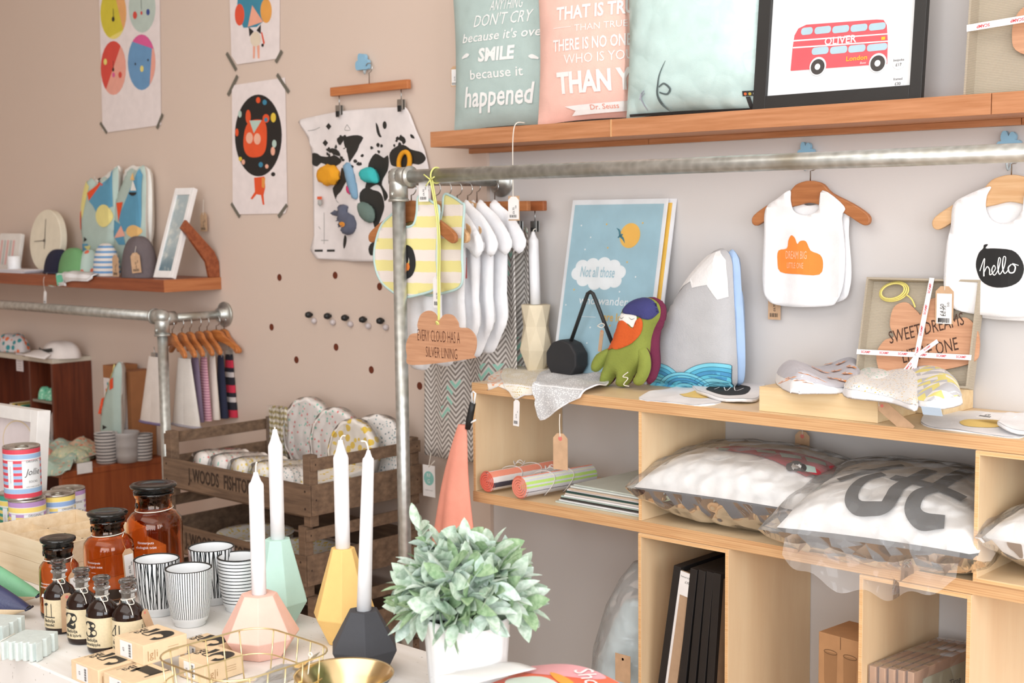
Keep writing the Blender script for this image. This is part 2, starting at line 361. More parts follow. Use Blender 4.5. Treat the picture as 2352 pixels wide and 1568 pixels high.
# ================================================================ white display table
t = thing('display_table', 'white painted display table in front of the shelves, covered with candle holders, mugs and bottles', 'table', (-1.85, -1.245, 0))
g = G('white_tabletop'); n = g.noise(5, 5, (1, 5, 1)); sp = g.noise(140, 1); c = g.mix(g.ramp(n, .35, .7), 'E4E0DA', 'F2F0EE'); c = g.mix(g.ramp(sp, .74, .78), c, 'A9A49C'); g.bump(n, .25, .004); TT = g.done(c, .6)
m = MB(); m.box(-1.25, 1.0, -.227, .225, .69, .75); m.build('tabletop', TT, t, bevel=.003)
for x in (-1.17, .92):
    for y in (-.17, .17): m = MB(); m.box(x-.03, x+.03, y-.03, y+.03, 0, .69); m.build('leg', TT, t, bevel=.003)
# ================================================================ things on the white table
TZ = .7503
def face(p, off=0): # rotation about Z that turns a local -Y front towards the viewer's side of the room
    return math.atan2(CAM.y-p[1], CAM.x-p[0])+PI/2+off
# --- faceted candle holders and candles
def holder(x, y, h, rt, rw, zw, rb, col, label, rz, n=7):
    p = zp(x, y, TZ); t = thing('candle_holder', label, 'candle holder', (p.x, p.y, TZ), rz, 'faceted concrete candle holders on the white table')
    m = MB(); m.lathe([(rb, 0), (rw, zw), (rt, h), (.0125, h), (.0125, h-.016), (0, h-.016)], n, smooth=False); m.build('body', mat(col, .75, 0, (40, .03), (220, .12)), t, bevel=.0012)
    return p, h
def candle(p, z0, h, r0, r1, label, lean=(0, 0), wick=(.004, 0, .012), sh=.022, loop=False):
    t = thing('taper_candle', label, 'candle', (p[0], p[1], z0), 0, 'white taper candles')
    L = Vector((lean[0], lean[1], h)); m = MB(); pts = []; rr = []
    for f, r in ((0, r0), (.3, r0+(r1-r0)*.3), (.7, r0+(r1-r0)*.7), (1-sh/h, r1), (1-sh/h+.012/h*.3, r1*.93), (1-sh/h*.65, r1*.68), (1-sh*.2/h, r1*.38), (1, r1*.3)): pts.append(L*f); rr.append(r)
    m.tube(pts, rr, 24); g = WAX; m.build('wax', g, t)
    m = MB(); a = L*.99; w = Vector(wick); m.tube(catmull([a, a+Vector((w.x*.1, 0, w.z*.5)), a+Vector((w.x*.5, 0, w.z*.95)), a+w], 5), .0013, 6)
    m.build('wick', STRING, t)
WAX = mat('F0F0F2', .4); WAX.node_tree.nodes['Principled BSDF'].inputs['Subsurface Weight'].default_value = .2
WAX.node_tree.nodes['Principled BSDF'].inputs['Subsurface Radius'].default_value = (.01, .01, .01)
p, h = holder(599, 1502, .100, .0285, .064, .034, .040, 'F1C4B4', 'pale pink faceted candle holder behind the gold wire basket', .2)
candle(p, TZ+h-.015, .212, .0118, .0121, 'white taper candle in the pink holder, shortest of the table candles', wick=(.004, 0, .018))
p, h = holder(643, 1432, .150, .0225, .0515, .043, .026, 'BFE3D7', 'tall mint green faceted candle holder behind the pink one', .5)
candle(p, TZ+h-.015, .205, .0120, .0125, 'white taper candle in the mint green holder', wick=(0, 0, .006), sh=.03)
p, h = holder(792, 1472, .158, .0195, .0530, .046, .030, 'EFC77C', 'tall mustard yellow faceted candle holder behind the dark grey one', 1.0)
candle(p, TZ+h-.015, .194, .0121, .0126, 'white taper candle in the mustard yellow holder, its wick bent to the right', wick=(.012, 0, .010), sh=.03)
p, h = holder(838, 1542, .098, .0235, .0565, .040, .036, '45464B', 'low charcoal faceted candle holder with a hexagonal body, right of the basket', .35, 6)
candle(p, TZ+h-.015, .264, .0115, .0088, 'slim leaning white taper candle in the charcoal holder', lean=(.014, .004), wick=(-.012, -.004, .016), sh=.016)
# --- tumblers
def tumbler_mat(kind):
    g = G('glazed_porcelain_'+kind); x, y, z = g.xyz(); ang = g.ma('ARCTAN2', y, x)
    if kind == 'rings': f = g.ma('PINGPONG', g.ma('MULTIPLY', g.ma('ADD', z, g.ma('MULTIPLY', g.noise(12, 2), .0015)), 165), .5); line = g.ma('LESS_THAN', f, .13)
    else:
        nl = 30 if kind == 'lines' else 17
        wob = g.ma('MULTIPLY', g.noise(22, 2, (1, 1, .35)), .05 if kind == 'lines' else .12)
        f = g.ma('PINGPONG', g.ma('MULTIPLY', g.ma('ADD', ang, wob), nl/PI*.9999), .5); line = g.ma('LESS_THAN', f, .16)
        if kind != 'lines':
            f2 = g.ma('PINGPONG', g.ma('ADD', g.ma('MULTIPLY', ang, 13/PI), g.ma('MULTIPLY', z, 10)), .5); f3 = g.ma('PINGPONG', g.ma('ADD', g.ma('MULTIPLY', ang, 11/PI), g.ma('MULTIPLY', z, -9)), .5)
            line = g.ma('MAXIMUM', line, g.ma('MAXIMUM', g.ma('LESS_THAN', f2, .07), g.ma('LESS_THAN', f3, .07)))
    line = g.ma('MULTIPLY', line, g.ma('GREATER_THAN', g.ma('ADD', z, g.ma('MULTIPLY', g.noise(90, 1), .004)), .0175))
    m = g.done(g.mix(line, 'EEF0F1', '23272A'), .18); g.b.inputs['Coat Weight'].default_value = .4; return m
PORC = mat('EEF0F1', .15)
def tumbler(x, y, kind, label, k=1.0, rz=0):
    p = zp(x, y, TZ); t = thing('porcelain_tumbler', label, 'cup', (p.x, p.y, TZ), rz, 'black striped white tumblers on the table')
    m = MB(); H = .099*k; R = .0405*k
    m.lathe([(.026*k, 0), (.0275*k, .002), (.0275*k, .006), (.031*k, .010), (.0325*k, .016), (R*.93, H*.5), (R, H)], 48, 0, cap=False); m.lathe([(0, 0), (.026*k, 0)], 48, 0, cap=False)
    m.lathe([(R, H), (R-.0007, H+.0009), (R-.0028, H+.0008), (R-.0032, H-.001)], 48, 2, cap=False)
    m.lathe([(R-.0032, H-.001), (R*.86, H*.5), (.028*k, .012), (0, .009)], 48, 1, cap=False)
    m.build('cup_body', [tumbler_mat(kind), PORC, INK], t)
tumbler(437, 1432, 'lines', 'white tumbler with fine straight black vertical lines, frontmost of four')
tumbler(364, 1408, 'crossed', 'white tumbler with crossing scratchy black lines, beside the tagged amber jar', 1.0, .4)
tumbler(489, 1382, 'sparse', 'white tumbler with bold crossed black lines, standing at the back by the largest jar', 1.04, 1.2)
tumbler(553, 1398, 'rings', 'white tumbler ringed with black horizontal bands, half behind the pink holder candle', .98)
# --- amber apothecary jars
def glass(name, c, rough=.02, dens=1):
    g = G(name); g.b.inputs['Transmission Weight'].default_value = 1; g.b.inputs['IOR'].default_value = 1.45; return g.done(c, rough)
AMBER = glass('amber_glass', 'EDA970'); DARKGLASS = mat('1C110C', .08); CLEAR = glass('clear_glass', 'E9EEF0'); SMOKE = glass('smoked_glass', '8F8B88')
def jar(x, y, R, H, rl, label, tagged, rz, dz=0):
    p = zp(x, y, TZ); t = thing('apothecary_jar', label, 'jar', (p.x, p.y, TZ), rz, 'amber glass jars with dark stoppers')
    rn = rl*.78; zs = H*.60; zn = H*.74; zl = H*.93
    m = MB(); out = [(R*.9, .0008), (R*.98, .004), (R, .012), (R, zs), (R*.97, zs+(zn-zs)*.45), (R*.80, zn-(zn-zs)*.12), (rn*1.0, zn), (rn*.97, zl-.014), (rn*1.04, zl-.010), (rn*1.10, zl-.005), (rn*1.08, zl)]
    inn = [(max(r-.0035, .002), z) for r, z in out[:-1]]; inn[0] = (R*.86, .005)
    m.lathe(out+[(rn*1.0, zl)]+inn[::-1], 48); m.add([(0, 0, 0)], [])
    m.lathe([(0, .0008), (R*.9, .0008)], 48, cap=False); m.lathe([(0, .005), (R*.86, .005)], 48, cap=False); gbody = m.build('glass_body', AMBER, t)
    m = MB(); m.lathe([(rn*.80, zl-.03), (rn*.92, zl+.001), (rn*1.12, zl+.0015), (rn*.95, zl+.005), (rl*.97, zl+.008), (rl, zl+.0115), (rl*.97, zl+.014), (rl*.80, zl+.0155), (rl*.5, zl+.0135), (0, zl+.014)], 48); m.build('stopper', mat('1B1A18', .12), t)
    m = MB(); pts = [(rn*1.03*math.cos(a), rn*1.03*math.sin(a), zn+.004+.002*math.sin(a+1)) for a in [2*PI*i/32 for i in range(32)]]; m.tube(pts, .0009, 6, closed=True)
    def cy(q): a = -PI/2+q[0]/R; return ((R+.0006)*math.cos(a), (R+.0006)*math.sin(a), q[2])
    m.build('string', STRING, t)
    m = MB(); x0 = -R*.15
    for i, s in enumerate(('fönsterputs', 'ekologisk tvätt')): m.text(s, R*.13, x0, zs*.80-i*R*.17, 0, 0, step=.002, warp=cy)
    m.text('—', R*.2, x0, zs*.80-R*.4, 0, 0, step=.002, warp=cy)
    if R < .04: m.flat(rrect(x0-.006, x0+.003, zs*.12, zs*.58, .002), 0, 0, .002, warp=cy); m.flat([(x0-.012, zs*.5), (x0-.006, zs*.5), (x0-.006, zs*.58), (x0-.008, zs*.57)], 0, 0, .002, warp=cy)
    m.build('printed_lettering', WHITE, t)
    m = MB(TR(0, 0, 0, rz=-.9)); m.lathe([(.0055, 0), (.0055, .002), (.0035, .0025), (0, .0018)], 16, T=TR(0, -rn*1.0, zn+.014, rx=PI/2)); m.build('glass_seal', DARKGLASS, gbody)
    if tagged:
        a = tagged; q = Vector((R*1.06*math.cos(a), R*1.06*math.sin(a), zs+.002))
        price_tag(t, q, .026, .062, rz=a+PI/2, kraft=2, rx=-.08, string=[(rn*1.05*math.cos(a)*1.15, rn*1.05*math.sin(a)*1.15, zn-.008), (rn*1.03*math.cos(a+.4), rn*1.03*math.sin(a+.4), zn+.004)], name='kraft_tag', sr=.0009)
jar(360, 1343, .0525, .197, .044, 'largest amber jar with a black stopper, at the back behind the striped tumblers', None, face((-2.27, -1.07), -.2))
jar(254, 1372, .0455, .160, .037, 'middle sized amber jar with a kraft tag on string, beside the tumblers', -.32, face((-2.22, -1.18), -.5))
jar(140, 1412, .0345, .136, .031, 'smallest of the three stoppered amber jars, printed with a white numeral', -.25, face((-2.18, -1.31), -.6))
# --- small bath oil bottles
LABEL = mat('D8C7A4', .7, 0, (300, .05)); OIL = mat('21110C', .06)
NUM = {'1': [[(-.2, .62, .10), (.0, .68, .14), (.06, .72, .1)], [(.12, .72, .36), (.12, .4, .36), (.12, .02, .36)], [(-.22, .02, .05), (.12, .02, .05), (.46, .02, .05)]],
       '2': [[(-.3, .52, .2), (-.2, .66, .12), (.05, .72, .06), (.26, .62, .26), (.26, .44, .34), (.05, .24, .16), (-.26, .06, .06)], [(-.3, .06, .12), (0, .08, .2), (.28, .04, .16), (.34, .26, .03)]],
       '3': [[(-.28, .56, .16), (-.1, .70, .07), (.12, .66, .2), (.22, .54, .34), (.1, .40, .12), (-.05, .38, .04)], [(-.05, .38, .04), (.14, .36, .14), (.26, .2, .38), (.12, .04, .16), (-.12, 0, .06), (-.3, .14, .18)]],
       '4': [[(.1, .72, .05), (-.16, .44, .05), (-.42, .18, .05), (-.1, .17, .06), (.4, .17, .06)], [(.14, .72, .30), (.14, .36, .30), (.14, .0, .30)], [(-.1, 0, .04), (.1, 0, .04), (.36, 0, .04)]],
       '5': [[(.3, .70, .16), (.06, .66, .14), (-.18, .70, .04), (-.2, .42, .05)], [(-.2, .42, .04), (.0, .46, .12), (.22, .34, .30), (.2, .14, .30), (0, .0, .12), (-.2, .04, .16), (-.26, .16, .2)]]}
def bottle(x, y, num, t1, t2, label, rz):
    p = zp(x, y, TZ); t = thing('oil_bottle', label, 'bottle', (p.x, p.y, TZ), rz, 'small numbered bath oil bottles')
    R = .0262; m = MB()
    m.lathe([(R*.86, 0), (R*.97, .003), (R, .007), (R, .064), (R*.97, .069), (R*.8, .077), (R*.52, .083), (.0112, .085)], 40); m.build('filled_body', OIL, t)
    m = MB(); m.lathe([(.0112, .0846), (.0102, .089), (.0102, .100), (.0135, .1025), (.0138, .105), (.0115, .107)], 28, cap=False); m.lathe([(.0080, .0846), (.0080, .107), (.0115, .107)], 28, cap=False); m.build('glass_neck', CLEAR, t)
    m = MB(); m.lathe([(0, .094), (.0065, .094), (.0078, .108), (.0120, .1095), (.0122, .112), (.0105, .1145), (.0130, .117), (.0142, .1185), (.0142, .1215), (.0125, .123), (.008, .1222), (0, .122)], 28); m.build('stopper', SMOKE, t)
    def cy(q): a = -PI/2+q[0]/R; r = R+.0005-q[1]; return (r*math.cos(a), r*math.sin(a), q[2])
    m = MB(); m.flat(rect(-.058, .044, .011, .060), 0, 0, .003, warp=cy)
    for st in NUM[num]: m.stroke(st, .0003*-1, 1, warp=cy, k=.0335, ox=-.014, oz=.0295)
    m.text(t1, .0078, -.010, .0240, -.0003, 1, off=.018, step=.003, warp=cy, align='CENTER'); m.text(t2, .0068, -.010, .0168, -.0003, 1, off=.018, step=.003, warp=cy)
    m.text('GRAN', .0045, .034, .045, -.0003, 1, off=.03, rot=PI/2, step=.003, warp=cy)
    m.build('paper_label', [LABEL, INK], t)
    m = MB(); m.tube([(.0112*math.cos(a), .0112*math.sin(a), .0915+.0015*math.cos(a*1)) for a in [2*PI*i/24 for i in range(24)]], .0009, 6, closed=True)
    m.tube(catmull([(.002, -.0118, .092), (.012, -.0135, .094), (.016, -.015, .087), (.006, -.014, .086), (.002, -.0118, .092)], 5), .0007, 5)
    m.tube(catmull([(.002, -.0118, .092), (.012, -.018, .080), (.017, -.0225, .070)], 5), .0007, 5); m.build('string', STRING, t)
    return t
for i, (x, y, n_, a, b) in enumerate(((141, 1447, '1', 'Badolja', 'mandel'), (193, 1471, '2', 'Badolja', 'gran & björk'), (239, 1492, '3', 'Badolja', 'granatäpple'), (299, 1500, '4', 'Badolja', 'rabarber'))):
    pp = zp(x, y, TZ)
    t = bottle(x, y, n_, a, b, 'small dark bath oil bottle with a kraft paper label showing the numeral '+n_, face(pp, -.42))
    if n_ == '1': price_tag(t, (.0225, -.024, .072), .020, .066, rz=.65, kraft=1, name='kraft_tag')
    elif n_ == '4': price_tag(t, (.028, -.006, .074), .016, .055, rz=1.3, ry=-.45, kraft=1, name='kraft_tag')
    else: price_tag(t, (.0265, .008, .080), .016, .034, rz=1.9, kraft=1, name='kraft_tag')
# --- soap cartons
SOAP = mat('E8CDA8', .75, 0, (80, .04))
def soap(x, y, z, w, d, h, label, rz=0, n='5'):
    t = thing('soap_carton', label, 'box', (x, y, z), rz, 'kraft soap cartons with large numerals')
    m = MB(); m.box(-w/2, w/2, -d/2, d/2, 0, h); m.build('carton', SOAP, t, bevel=.0008)
    m = MB(TR(0, 0, h+.0004) @ Matrix.Rotation(-PI/2, 4, 'X') @ Matrix.Rotation(PI, 4, 'Z')); m.T = TR(0, 0, h+.0004, rx=-PI/2)
    R_ = TR(0, 0, h+.0004) @ Matrix.Rotation(-PI/2+0, 4, 'X')
    m = MB()
    def top(q): return (q[0], q[2], h+.0004)
    for st in NUM[n]: m.stroke([(-b+.36, a, c) for a, b, c in st], 0, 0, warp=top, k=.062, ox=.006, oz=.006)
    m.text('tvål', .017, -.026, .0, 0, 0, off=.02, rot=PI/2, warp=top)
    m.text('ekologisk olivtvål', .005, -.0335, 0, 0, 0, rot=PI/2, warp=top)
    m.build('printed_top', INK, t)
    m = MB(); m.flat(rect(-w*.30, w*.12, h*.12, h*.92), -d/2-.0004, 0)
    for i in range(10): m.flat(rect(w*.0+0*i, w*.07, h*.2+i*h*.065, h*.2+i*h*.065+h*(.03 if i % 2 else .045)), -d/2-.0008, 1)
    m.text('£5', h*.2, -w*.18, h*.5, -d/2-.0008, 1, rot=PI/2)
    m.build('barcode_sticker', [PAPER, INK], t)
    m = MB()
    def side(q): return (w/2+.0004, q[0], q[2])
    m.text('|g|i', h*.55, -d*.3, h*.45, 0, 0, warp=side)
    for i in range(3): m.flat(rect(d*.05, d*.3, h*(.35+i*.12), h*(.37+i*.12)), 0, 0, warp=side)
    m.build('side_print', mat('B08B62', .8), t); return t
soap(-1.826, -1.433, TZ, .078, .072, .030, 'kraft soap carton with a barcode, leftmost on the tabletop')
soap(-1.736, -1.432, TZ, .078, .070, .030, 'kraft soap carton at the front, its numeral half under the topmost carton', 0, '1')
soap(-1.793, -1.374, TZ+.0302, .078, .078, .031, 'kraft soap carton stacked on top of two others beside the fourth oil bottle', .02)
soap(-1.716, -1.318, TZ+.0008, .066, .072, .030, 'kraft soap carton lying inside the gold wire basket', .03)
soap(-1.790, -1.275, TZ, .066, .055, .028, 'kraft soap carton peeking out behind the wire basket, beside the pink holder', .05)
# --- wire basket with paper bags
t = thing('wire_basket', 'shallow gold wire basket holding a soap carton and clear packets', 'basket', (-1.567, -1.364, TZ))
bw, bd, bz = .095, .098, .078
def rim(k, z, n=6): return [(a, b, z) for a, b in rrect(-bw*k, bw*k, -bd*k, bd*k, .045*k, n)]
m = MB(); m.tube(rim(1.0, bz), .0014, 8, closed=True); m.build('top_rim', GOLD, t)
m = MB(); m.tube(rim(.95, bz*.52), .0011, 6, closed=True); m.tube(rim(.9, .0012), .0012, 6, closed=True)
for sx, sy, ax in ((0, -1, 0), (0, 1, 0), (-1, 0, 1), (1, 0, 1)):
    for i in range(5):
        u = -.62+i*.31; a = (u*bw, sy*bd) if ax == 0 else (sx*bw, u*bd)
        m.tube([(a[0], a[1], bz), (a[0]*(.9 if ax else 1), a[1]*(1 if ax else .9), .0012)], .0011, 6)
m.build('wire_sides', GOLD, t)
def clearfilm(name, a=.16, col='FFFFFF', bs=1.0):
    g = G(name); tr = g.n('ShaderNodeBsdfTransparent'); gl = g.n('ShaderNodeBsdfGlossy'); gl.inputs['Roughness'].default_value = .07
    df = g.n('ShaderNodeBsdfDiffuse'); df.inputs[0].default_value = lin(col); fr = g.n('ShaderNodeFresnel'); fr.inputs[0].default_value = 1.35
    nb = g.n('ShaderNodeBump'); nb.inputs['Strength'].default_value = bs; nb.inputs['Distance'].default_value = .014; g.put(nb.inputs['Height'], g.voro(24))
    for q in (gl, fr): g.put(q.inputs['Normal'], nb.outputs[0])
    m1 = g.n('ShaderNodeMixShader'); g.put(m1.inputs[0], a); g.t.links.new(tr.outputs[0], m1.inputs[1]); g.t.links.new(df.outputs[0], m1.inputs[2])
    m2 = g.n('ShaderNodeMixShader'); g.put(m2.inputs[0], g.ma('MULTIPLY', fr.outputs[0], .85)); g.t.links.new(m1.outputs[0], m2.inputs[1]); g.t.links.new(gl.outputs[0], m2.inputs[2])
    g.t.links.new(m2.outputs[0], g.t.nodes['Material Output'].inputs[0]); return g.m
FILM = clearfilm('clear_film', .14); FILM2 = clearfilm('cloudy_film', .32)
t = thing('clear_packet', 'clear printed plastic packet lying in the wire basket, leaning on its right rim', 'packet', (-1.560, -1.345, TZ+.006))
m = MB(); m.grid(lambda u, v: (-.06+u*.14, -.06+v*.11, .002+.070*u*u+.004*math.sin(9*v+5*u)), 16, 12); m.build('film', FILM2, t)
m = MB(); m.grid(lambda u, v: (-.055+u*.10, -.055+v*.09, .0+.012*u*u), 8, 8)
def ins(q): u = (q[0]+.055)/.10; return (q[0], q[2], .0016+.012*u*u)
m.text('MEDIUM', .011, -.005, -.015, 0, 1, warp=ins, rot=-.5); m.text('& Co', .011, .012, -.028, 0, 1, warp=ins, rot=-.5); m.build('card_insert', [PAPER, mat('9A9A9E', .6)], t)
m = MB(); m.tube(catmull([(.082, .03, .076), (.084, .026, .066), (.088, .02, .052)], 4), .0008, 5); m.tube(ell3 := [(0.082+.004*math.cos(a), .03, .077+.003*math.sin(a)) for a in [2*PI*i/10 for i in range(10)]], .001, 5, closed=True); m.build('string', STRING, t)
# --- brass bowl
p = zp(790, 1546, .812); t = thing('brass_bowl', 'small bowl, dark grey outside and polished brass inside, at the front of the table', 'bowl', (p.x, p.y, TZ))
m = MB(); m.lathe([(.026, 0), (.030, .002), (.0705, .0612)], 48, 0, cap=False); m.lathe([(0, .0), (.026, 0)], 48, 0, cap=False); m.lathe([(.0705, .0612), (.0703, .062), (.0683, .0600), (.0540, .040), (.038, .0165), (.029, .0055), (0, .0045)], 48, 1, cap=False)
m.build('bowl_body', [mat('4A4A4C', .45), mat('EDD6A6', .2, 1)], t)
m = MB(); m.flat(rrect(-.018, .018, -.012, .012, .003), 0, 0, T=TR(.004, 0, .0075, rx=PI/2)); m.build('price_sticker', PAPER, t)
# --- potted artificial plant
POTM = mat('F4F4F4', .35); p = zp(1072, 1412, .885)
t = thing('potted_plant', 'bushy grey green artificial plant in a fluted white pot', 'plant', (p.x, p.y, TZ)); PL = p.copy()
m = MB(); N = 120
def flute(r, z, k=1): return [(r*(1+.012*k*(abs(math.sin(10*2*PI*i/N/1))**.5-1))*math.cos(2*PI*i/N), r*(1+.012*k*(abs(math.sin(10*2*PI*i/N))**.5-1))*math.sin(2*PI*i/N), z) for i in range(N)]
V = []; rings = [flute(.050, 0), flute(.052, .003), flute(.0625, .132), flute(.0635, .137, .3), flute(.061, .137, .3), flute(.056, .115, 0)]
for r_ in rings: V += r_
Fc = [(j*N+i, j*N+(i+1) % N, (j+1)*N+(i+1) % N, (j+1)*N+i) for j in range(5) for i in range(N)]; Fc.append(tuple(range(N))[::-1])
m.add(V, Fc, 0, True); m.build('pot', POTM, t)
m = MB(); m.lathe([(0, .116), (.058, .113)], 24, cap=False); m.build('soil', mat('4A4636', .95, 0, (60, .4), (90, 1)), t)
random.seed(7); fo = MB(); st = MB()
def leaf(base, d, L, W, up):
    d = d.normalized(); s_ = d.cross(up); s_ = s_.normalized() if s_.length > 1e-3 else d.orthogonal().normalized(); n_ = s_.cross(d)
    V = []; prof = ((0, .06), (.12, .42), (.3, .86), (.5, 1.0), (.7, .86), (.88, .48), (1, .04)); cv = random.uniform(.05, .28)
    for f, w in prof:
        c = base+d*(L*f)-n_*(cv*L*f*f)
        for k in (-1, -.5, 0, .5, 1): V.append(c+s_*(W*w*.5*k)+n_*(W*.14*abs(k)**1.5*w))
    Fc = [(j*5+i, j*5+i+1, j*5+i+6, j*5+i+5) for j in range(6) for i in range(4)]
    fo.add(V, Fc, random.choice((0, 0, 1, 2)), True)
for i in range(34):
    a = i*2.39996; f = (i+.5)/34; el = math.asin(1-1.12*f) if 1-1.12*f > -1 else -1.2
    el = max(el, -.22); rr = random.uniform(.78, 1.06)
    tip = Vector((math.cos(a)*math.cos(el)*.082*rr, math.sin(a)*math.cos(el)*.082*rr, .137+math.sin(el)*.085*rr+.012))
    b0 = Vector((math.cos(a)*.022, math.sin(a)*.022, .115)); mid = (b0+tip)/2+Vector((0, 0, .022))
    pts = catmull([b0, mid, tip], 5); st.tube(pts, .0011, 5)
    for k in range(2, len(pts)):
        d = (pts[k]-pts[k-1]).normalized(); sd = d.cross(Vector((0, 0, 1)))
        sd = sd.normalized() if sd.length > .01 else Vector((1, 0, 0)); rot = Matrix.Rotation(random.uniform(0, PI), 3, d)
        if k < 5 and k % 2: continue
        for sg in (-1, 1):
            q = rot @ (sd*sg); leaf(pts[k], d*.75+q*.85, random.uniform(.042, .054), random.uniform(.020, .0255), (q.cross(d))*sg+Vector((0, 0, .9)))
    leaf(pts[-1], (pts[-1]-pts[-2])*1.0+Vector((0, 0, .0)), .042, .018, Vector((0, 0, 1)))
# one long shoot leaning up to the left
b0 = Vector((-.015, .0, .115)); pts = catmull([b0, Vector((-.035, -.02, .185)), Vector((-.055, -.025, .232)), Vector((-.062, -.03, .255))], 5); st.tube(pts, .0013, 5)
for k in range(5, len(pts), 2):
    for sg in (-1, 1): leaf(pts[k], Vector((.8*sg, -.5*sg, .55)), .036, .0145, Vector((.3, -.8, .5)))
leaf(pts[-1], Vector((-.5, 0, .8)), .042, .015, Vector((.5, -.8, 0)))
def leafmat(a, b):
    g = G('sage_leaf'); n = g.noise(140, 3); m_ = g.done(g.mix(g.ramp(n, .35, .65), a, b), .75); return m_
fo.build('foliage', [leafmat('A3BBA3', 'CBD9CA'), leafmat('B2C7B8', 'D8E4DC'), leafmat('7F9E74', 'A5BE98')], t); st.build('stems', mat('9AB59B', .7), t)
# --- magazine on a stack of catalogues
p = zp(1290, 1548, .835)
t = thing('catalogue_stack', 'stack of white catalogues on the table under the open magazine', 'catalogues', (p.x+.02, p.y-.04, TZ))
m = MB()
for i in range(8): m.box(-.085+.002*(i % 3), .085, -.06, .06-.002*(i % 2), i*.008, i*.008+.0075)
m.build('pages', PAPER, t)
t = thing('magazine', 'open colourful magazine with a curled white page, right of the plant pot', 'magazine', (p.x, p.y, .8165))
def mg(u, v): x = -.075+u*.19; return (x, -.10+v*.135, .004+.016*math.sin(PI*min(1, max(0, u*1.05)))*(.4+.6*v))
m = MB(); m.grid(mg, 24, 16)
def onm(q):
    a = mg(min(1, max(0, (q[0]+.075)/.19)), min(1, max(0, (q[2]+.10)/.135))); return (q[0], q[2], a[2]+.0006-q[1])
for o_, c in ((rect(-.074, .114, -.099, .034), 1), (cm2([(-.07, .0), (-.03, -.01), (.02, .0), (.05, .02), (.04, .034), (-.07, .034)], 4), 2), (ell(.075, -.02, .03, .026), 3), (ell(.065, -.012, .004, .004, 10), 0), (ell(.085, -.016, .004, .004, 10), 0), (ell(.10, -.05, .02, .012), 4), (cm2([(-.06, -.04), (-.02, -.02), (.03, -.035), (.04, -.06), (-.03, -.07)], 4), 5), (cm2([(-.02, .0), (.03, -.012), (.045, -.03), (.01, -.022)], 4), 4)):
    m.flat(o_, -.0003*(1+c), c, .012, warp=onm)
m.text('Sho', .036, .035, .012, -.0028, 0, step=.01, warp=onm, shear=.2, rot=-.5)
m.build('cover_page', [PAPER, mat('E8694A', .35), mat('E9A5AC', .35), mat('5B7484', .35), mat('F0A33C', .35), mat('CFE0D3', .35)], t)
m = MB(); m.grid(lambda u, v: (-.065-.085*u+.02*v, -.10+v*.10, .018-.002*v+.006*math.sin(PI*u)-.012*u+(-.0)*v), 14, 10); m.build('curled_page', PAPER, t, thick=.0004)
# --- stacked pine trays
PINE = wood('DCC4A0', 'EEDCBF', 0, .8, .6, 'pale_pine')
c0 = Vector((-2.612, -1.234, 0))
def tray(z, label):
    t = thing('wooden_tray', label, 'tray', (c0.x, c0.y, z), 0, 'pale wooden divided trays'); w, d, h, k = .266, .205, .0425, .006
    m = MB(); m.box(0, w, 0, k, 0, h); m.box(0, w, d-k, d, 0, h); m.box(0, k, k, d-k, 0, h); m.box(w-k, w, k, d-k, 0, h); m.build('sides', PINE, t, bevel=.0008)
    m = MB(); m.box(k, w-k, k, d-k, .0, .004); m.build('base', PINE, t)
    for i in range(3): m = MB(); m.box(w*(i+1)/4-.002, w*(i+1)/4+.002, k, d-k, .004, h-.014); m.build('divider', PINE, t)
    m = MB(); m.box(k, w-k, d/2-.002, d/2+.002, .0041, h-.014); m.build('divider', PINE, t)
tray(TZ, 'pale wooden divided tray, lower of two, behind the small amber jar'); tray(TZ+.0428, 'pale wooden divided tray, upper of two, behind the small amber jar')
# --- leather pouches
def pouch(x, y, z, col, label, rz, L=.17):
    p = zp(x, y, z); t = thing('leather_pouch', label, 'pouch', (p.x, p.y, TZ+.001), rz)
    def fn(sgn):
        def f(u, v):
            a = -PI/2+PI*v; w = .010+.030*u; h = .004+.088*u**.85
            return (-u*L, math.sin(a)*w, .018+.004*u+sgn*math.cos(a)*h*(1 if sgn > 0 else .55)*(1-.0*u))
        return f
    m = MB(); m.grid(fn(1), 12, 13); m.add([fn(1)(1, i/12) for i in range(13)], [tuple(range(13))]); m.build('upper_leather', col, t)
    m = MB(); m.grid(fn(-1), 12, 13); m.add([fn(-1)(1, i/12) for i in range(13)], [tuple(range(13))]); m.build('lower_leather', mat('E2CBA9', .55, 0, (50, .05), (300, .2)), t)
    m = MB(); m.tube([(.001, -.012, .018), (.002, 0, .018), (.001, .012, .018)], .0022, 6); m.build('seam_tip', mat('33364A', .5), t)
pouch(90, 1372, .765, mat('7CB98F', .5, 0, (50, .05), (300, .2)), 'green and cream leather pouch beside the smallest amber jar', .55)
pouch(66, 1402, .765, mat('35395A', .4, 0, (50, .05), (300, .2)), 'navy and cream leather pouch in front of the green one', .55)
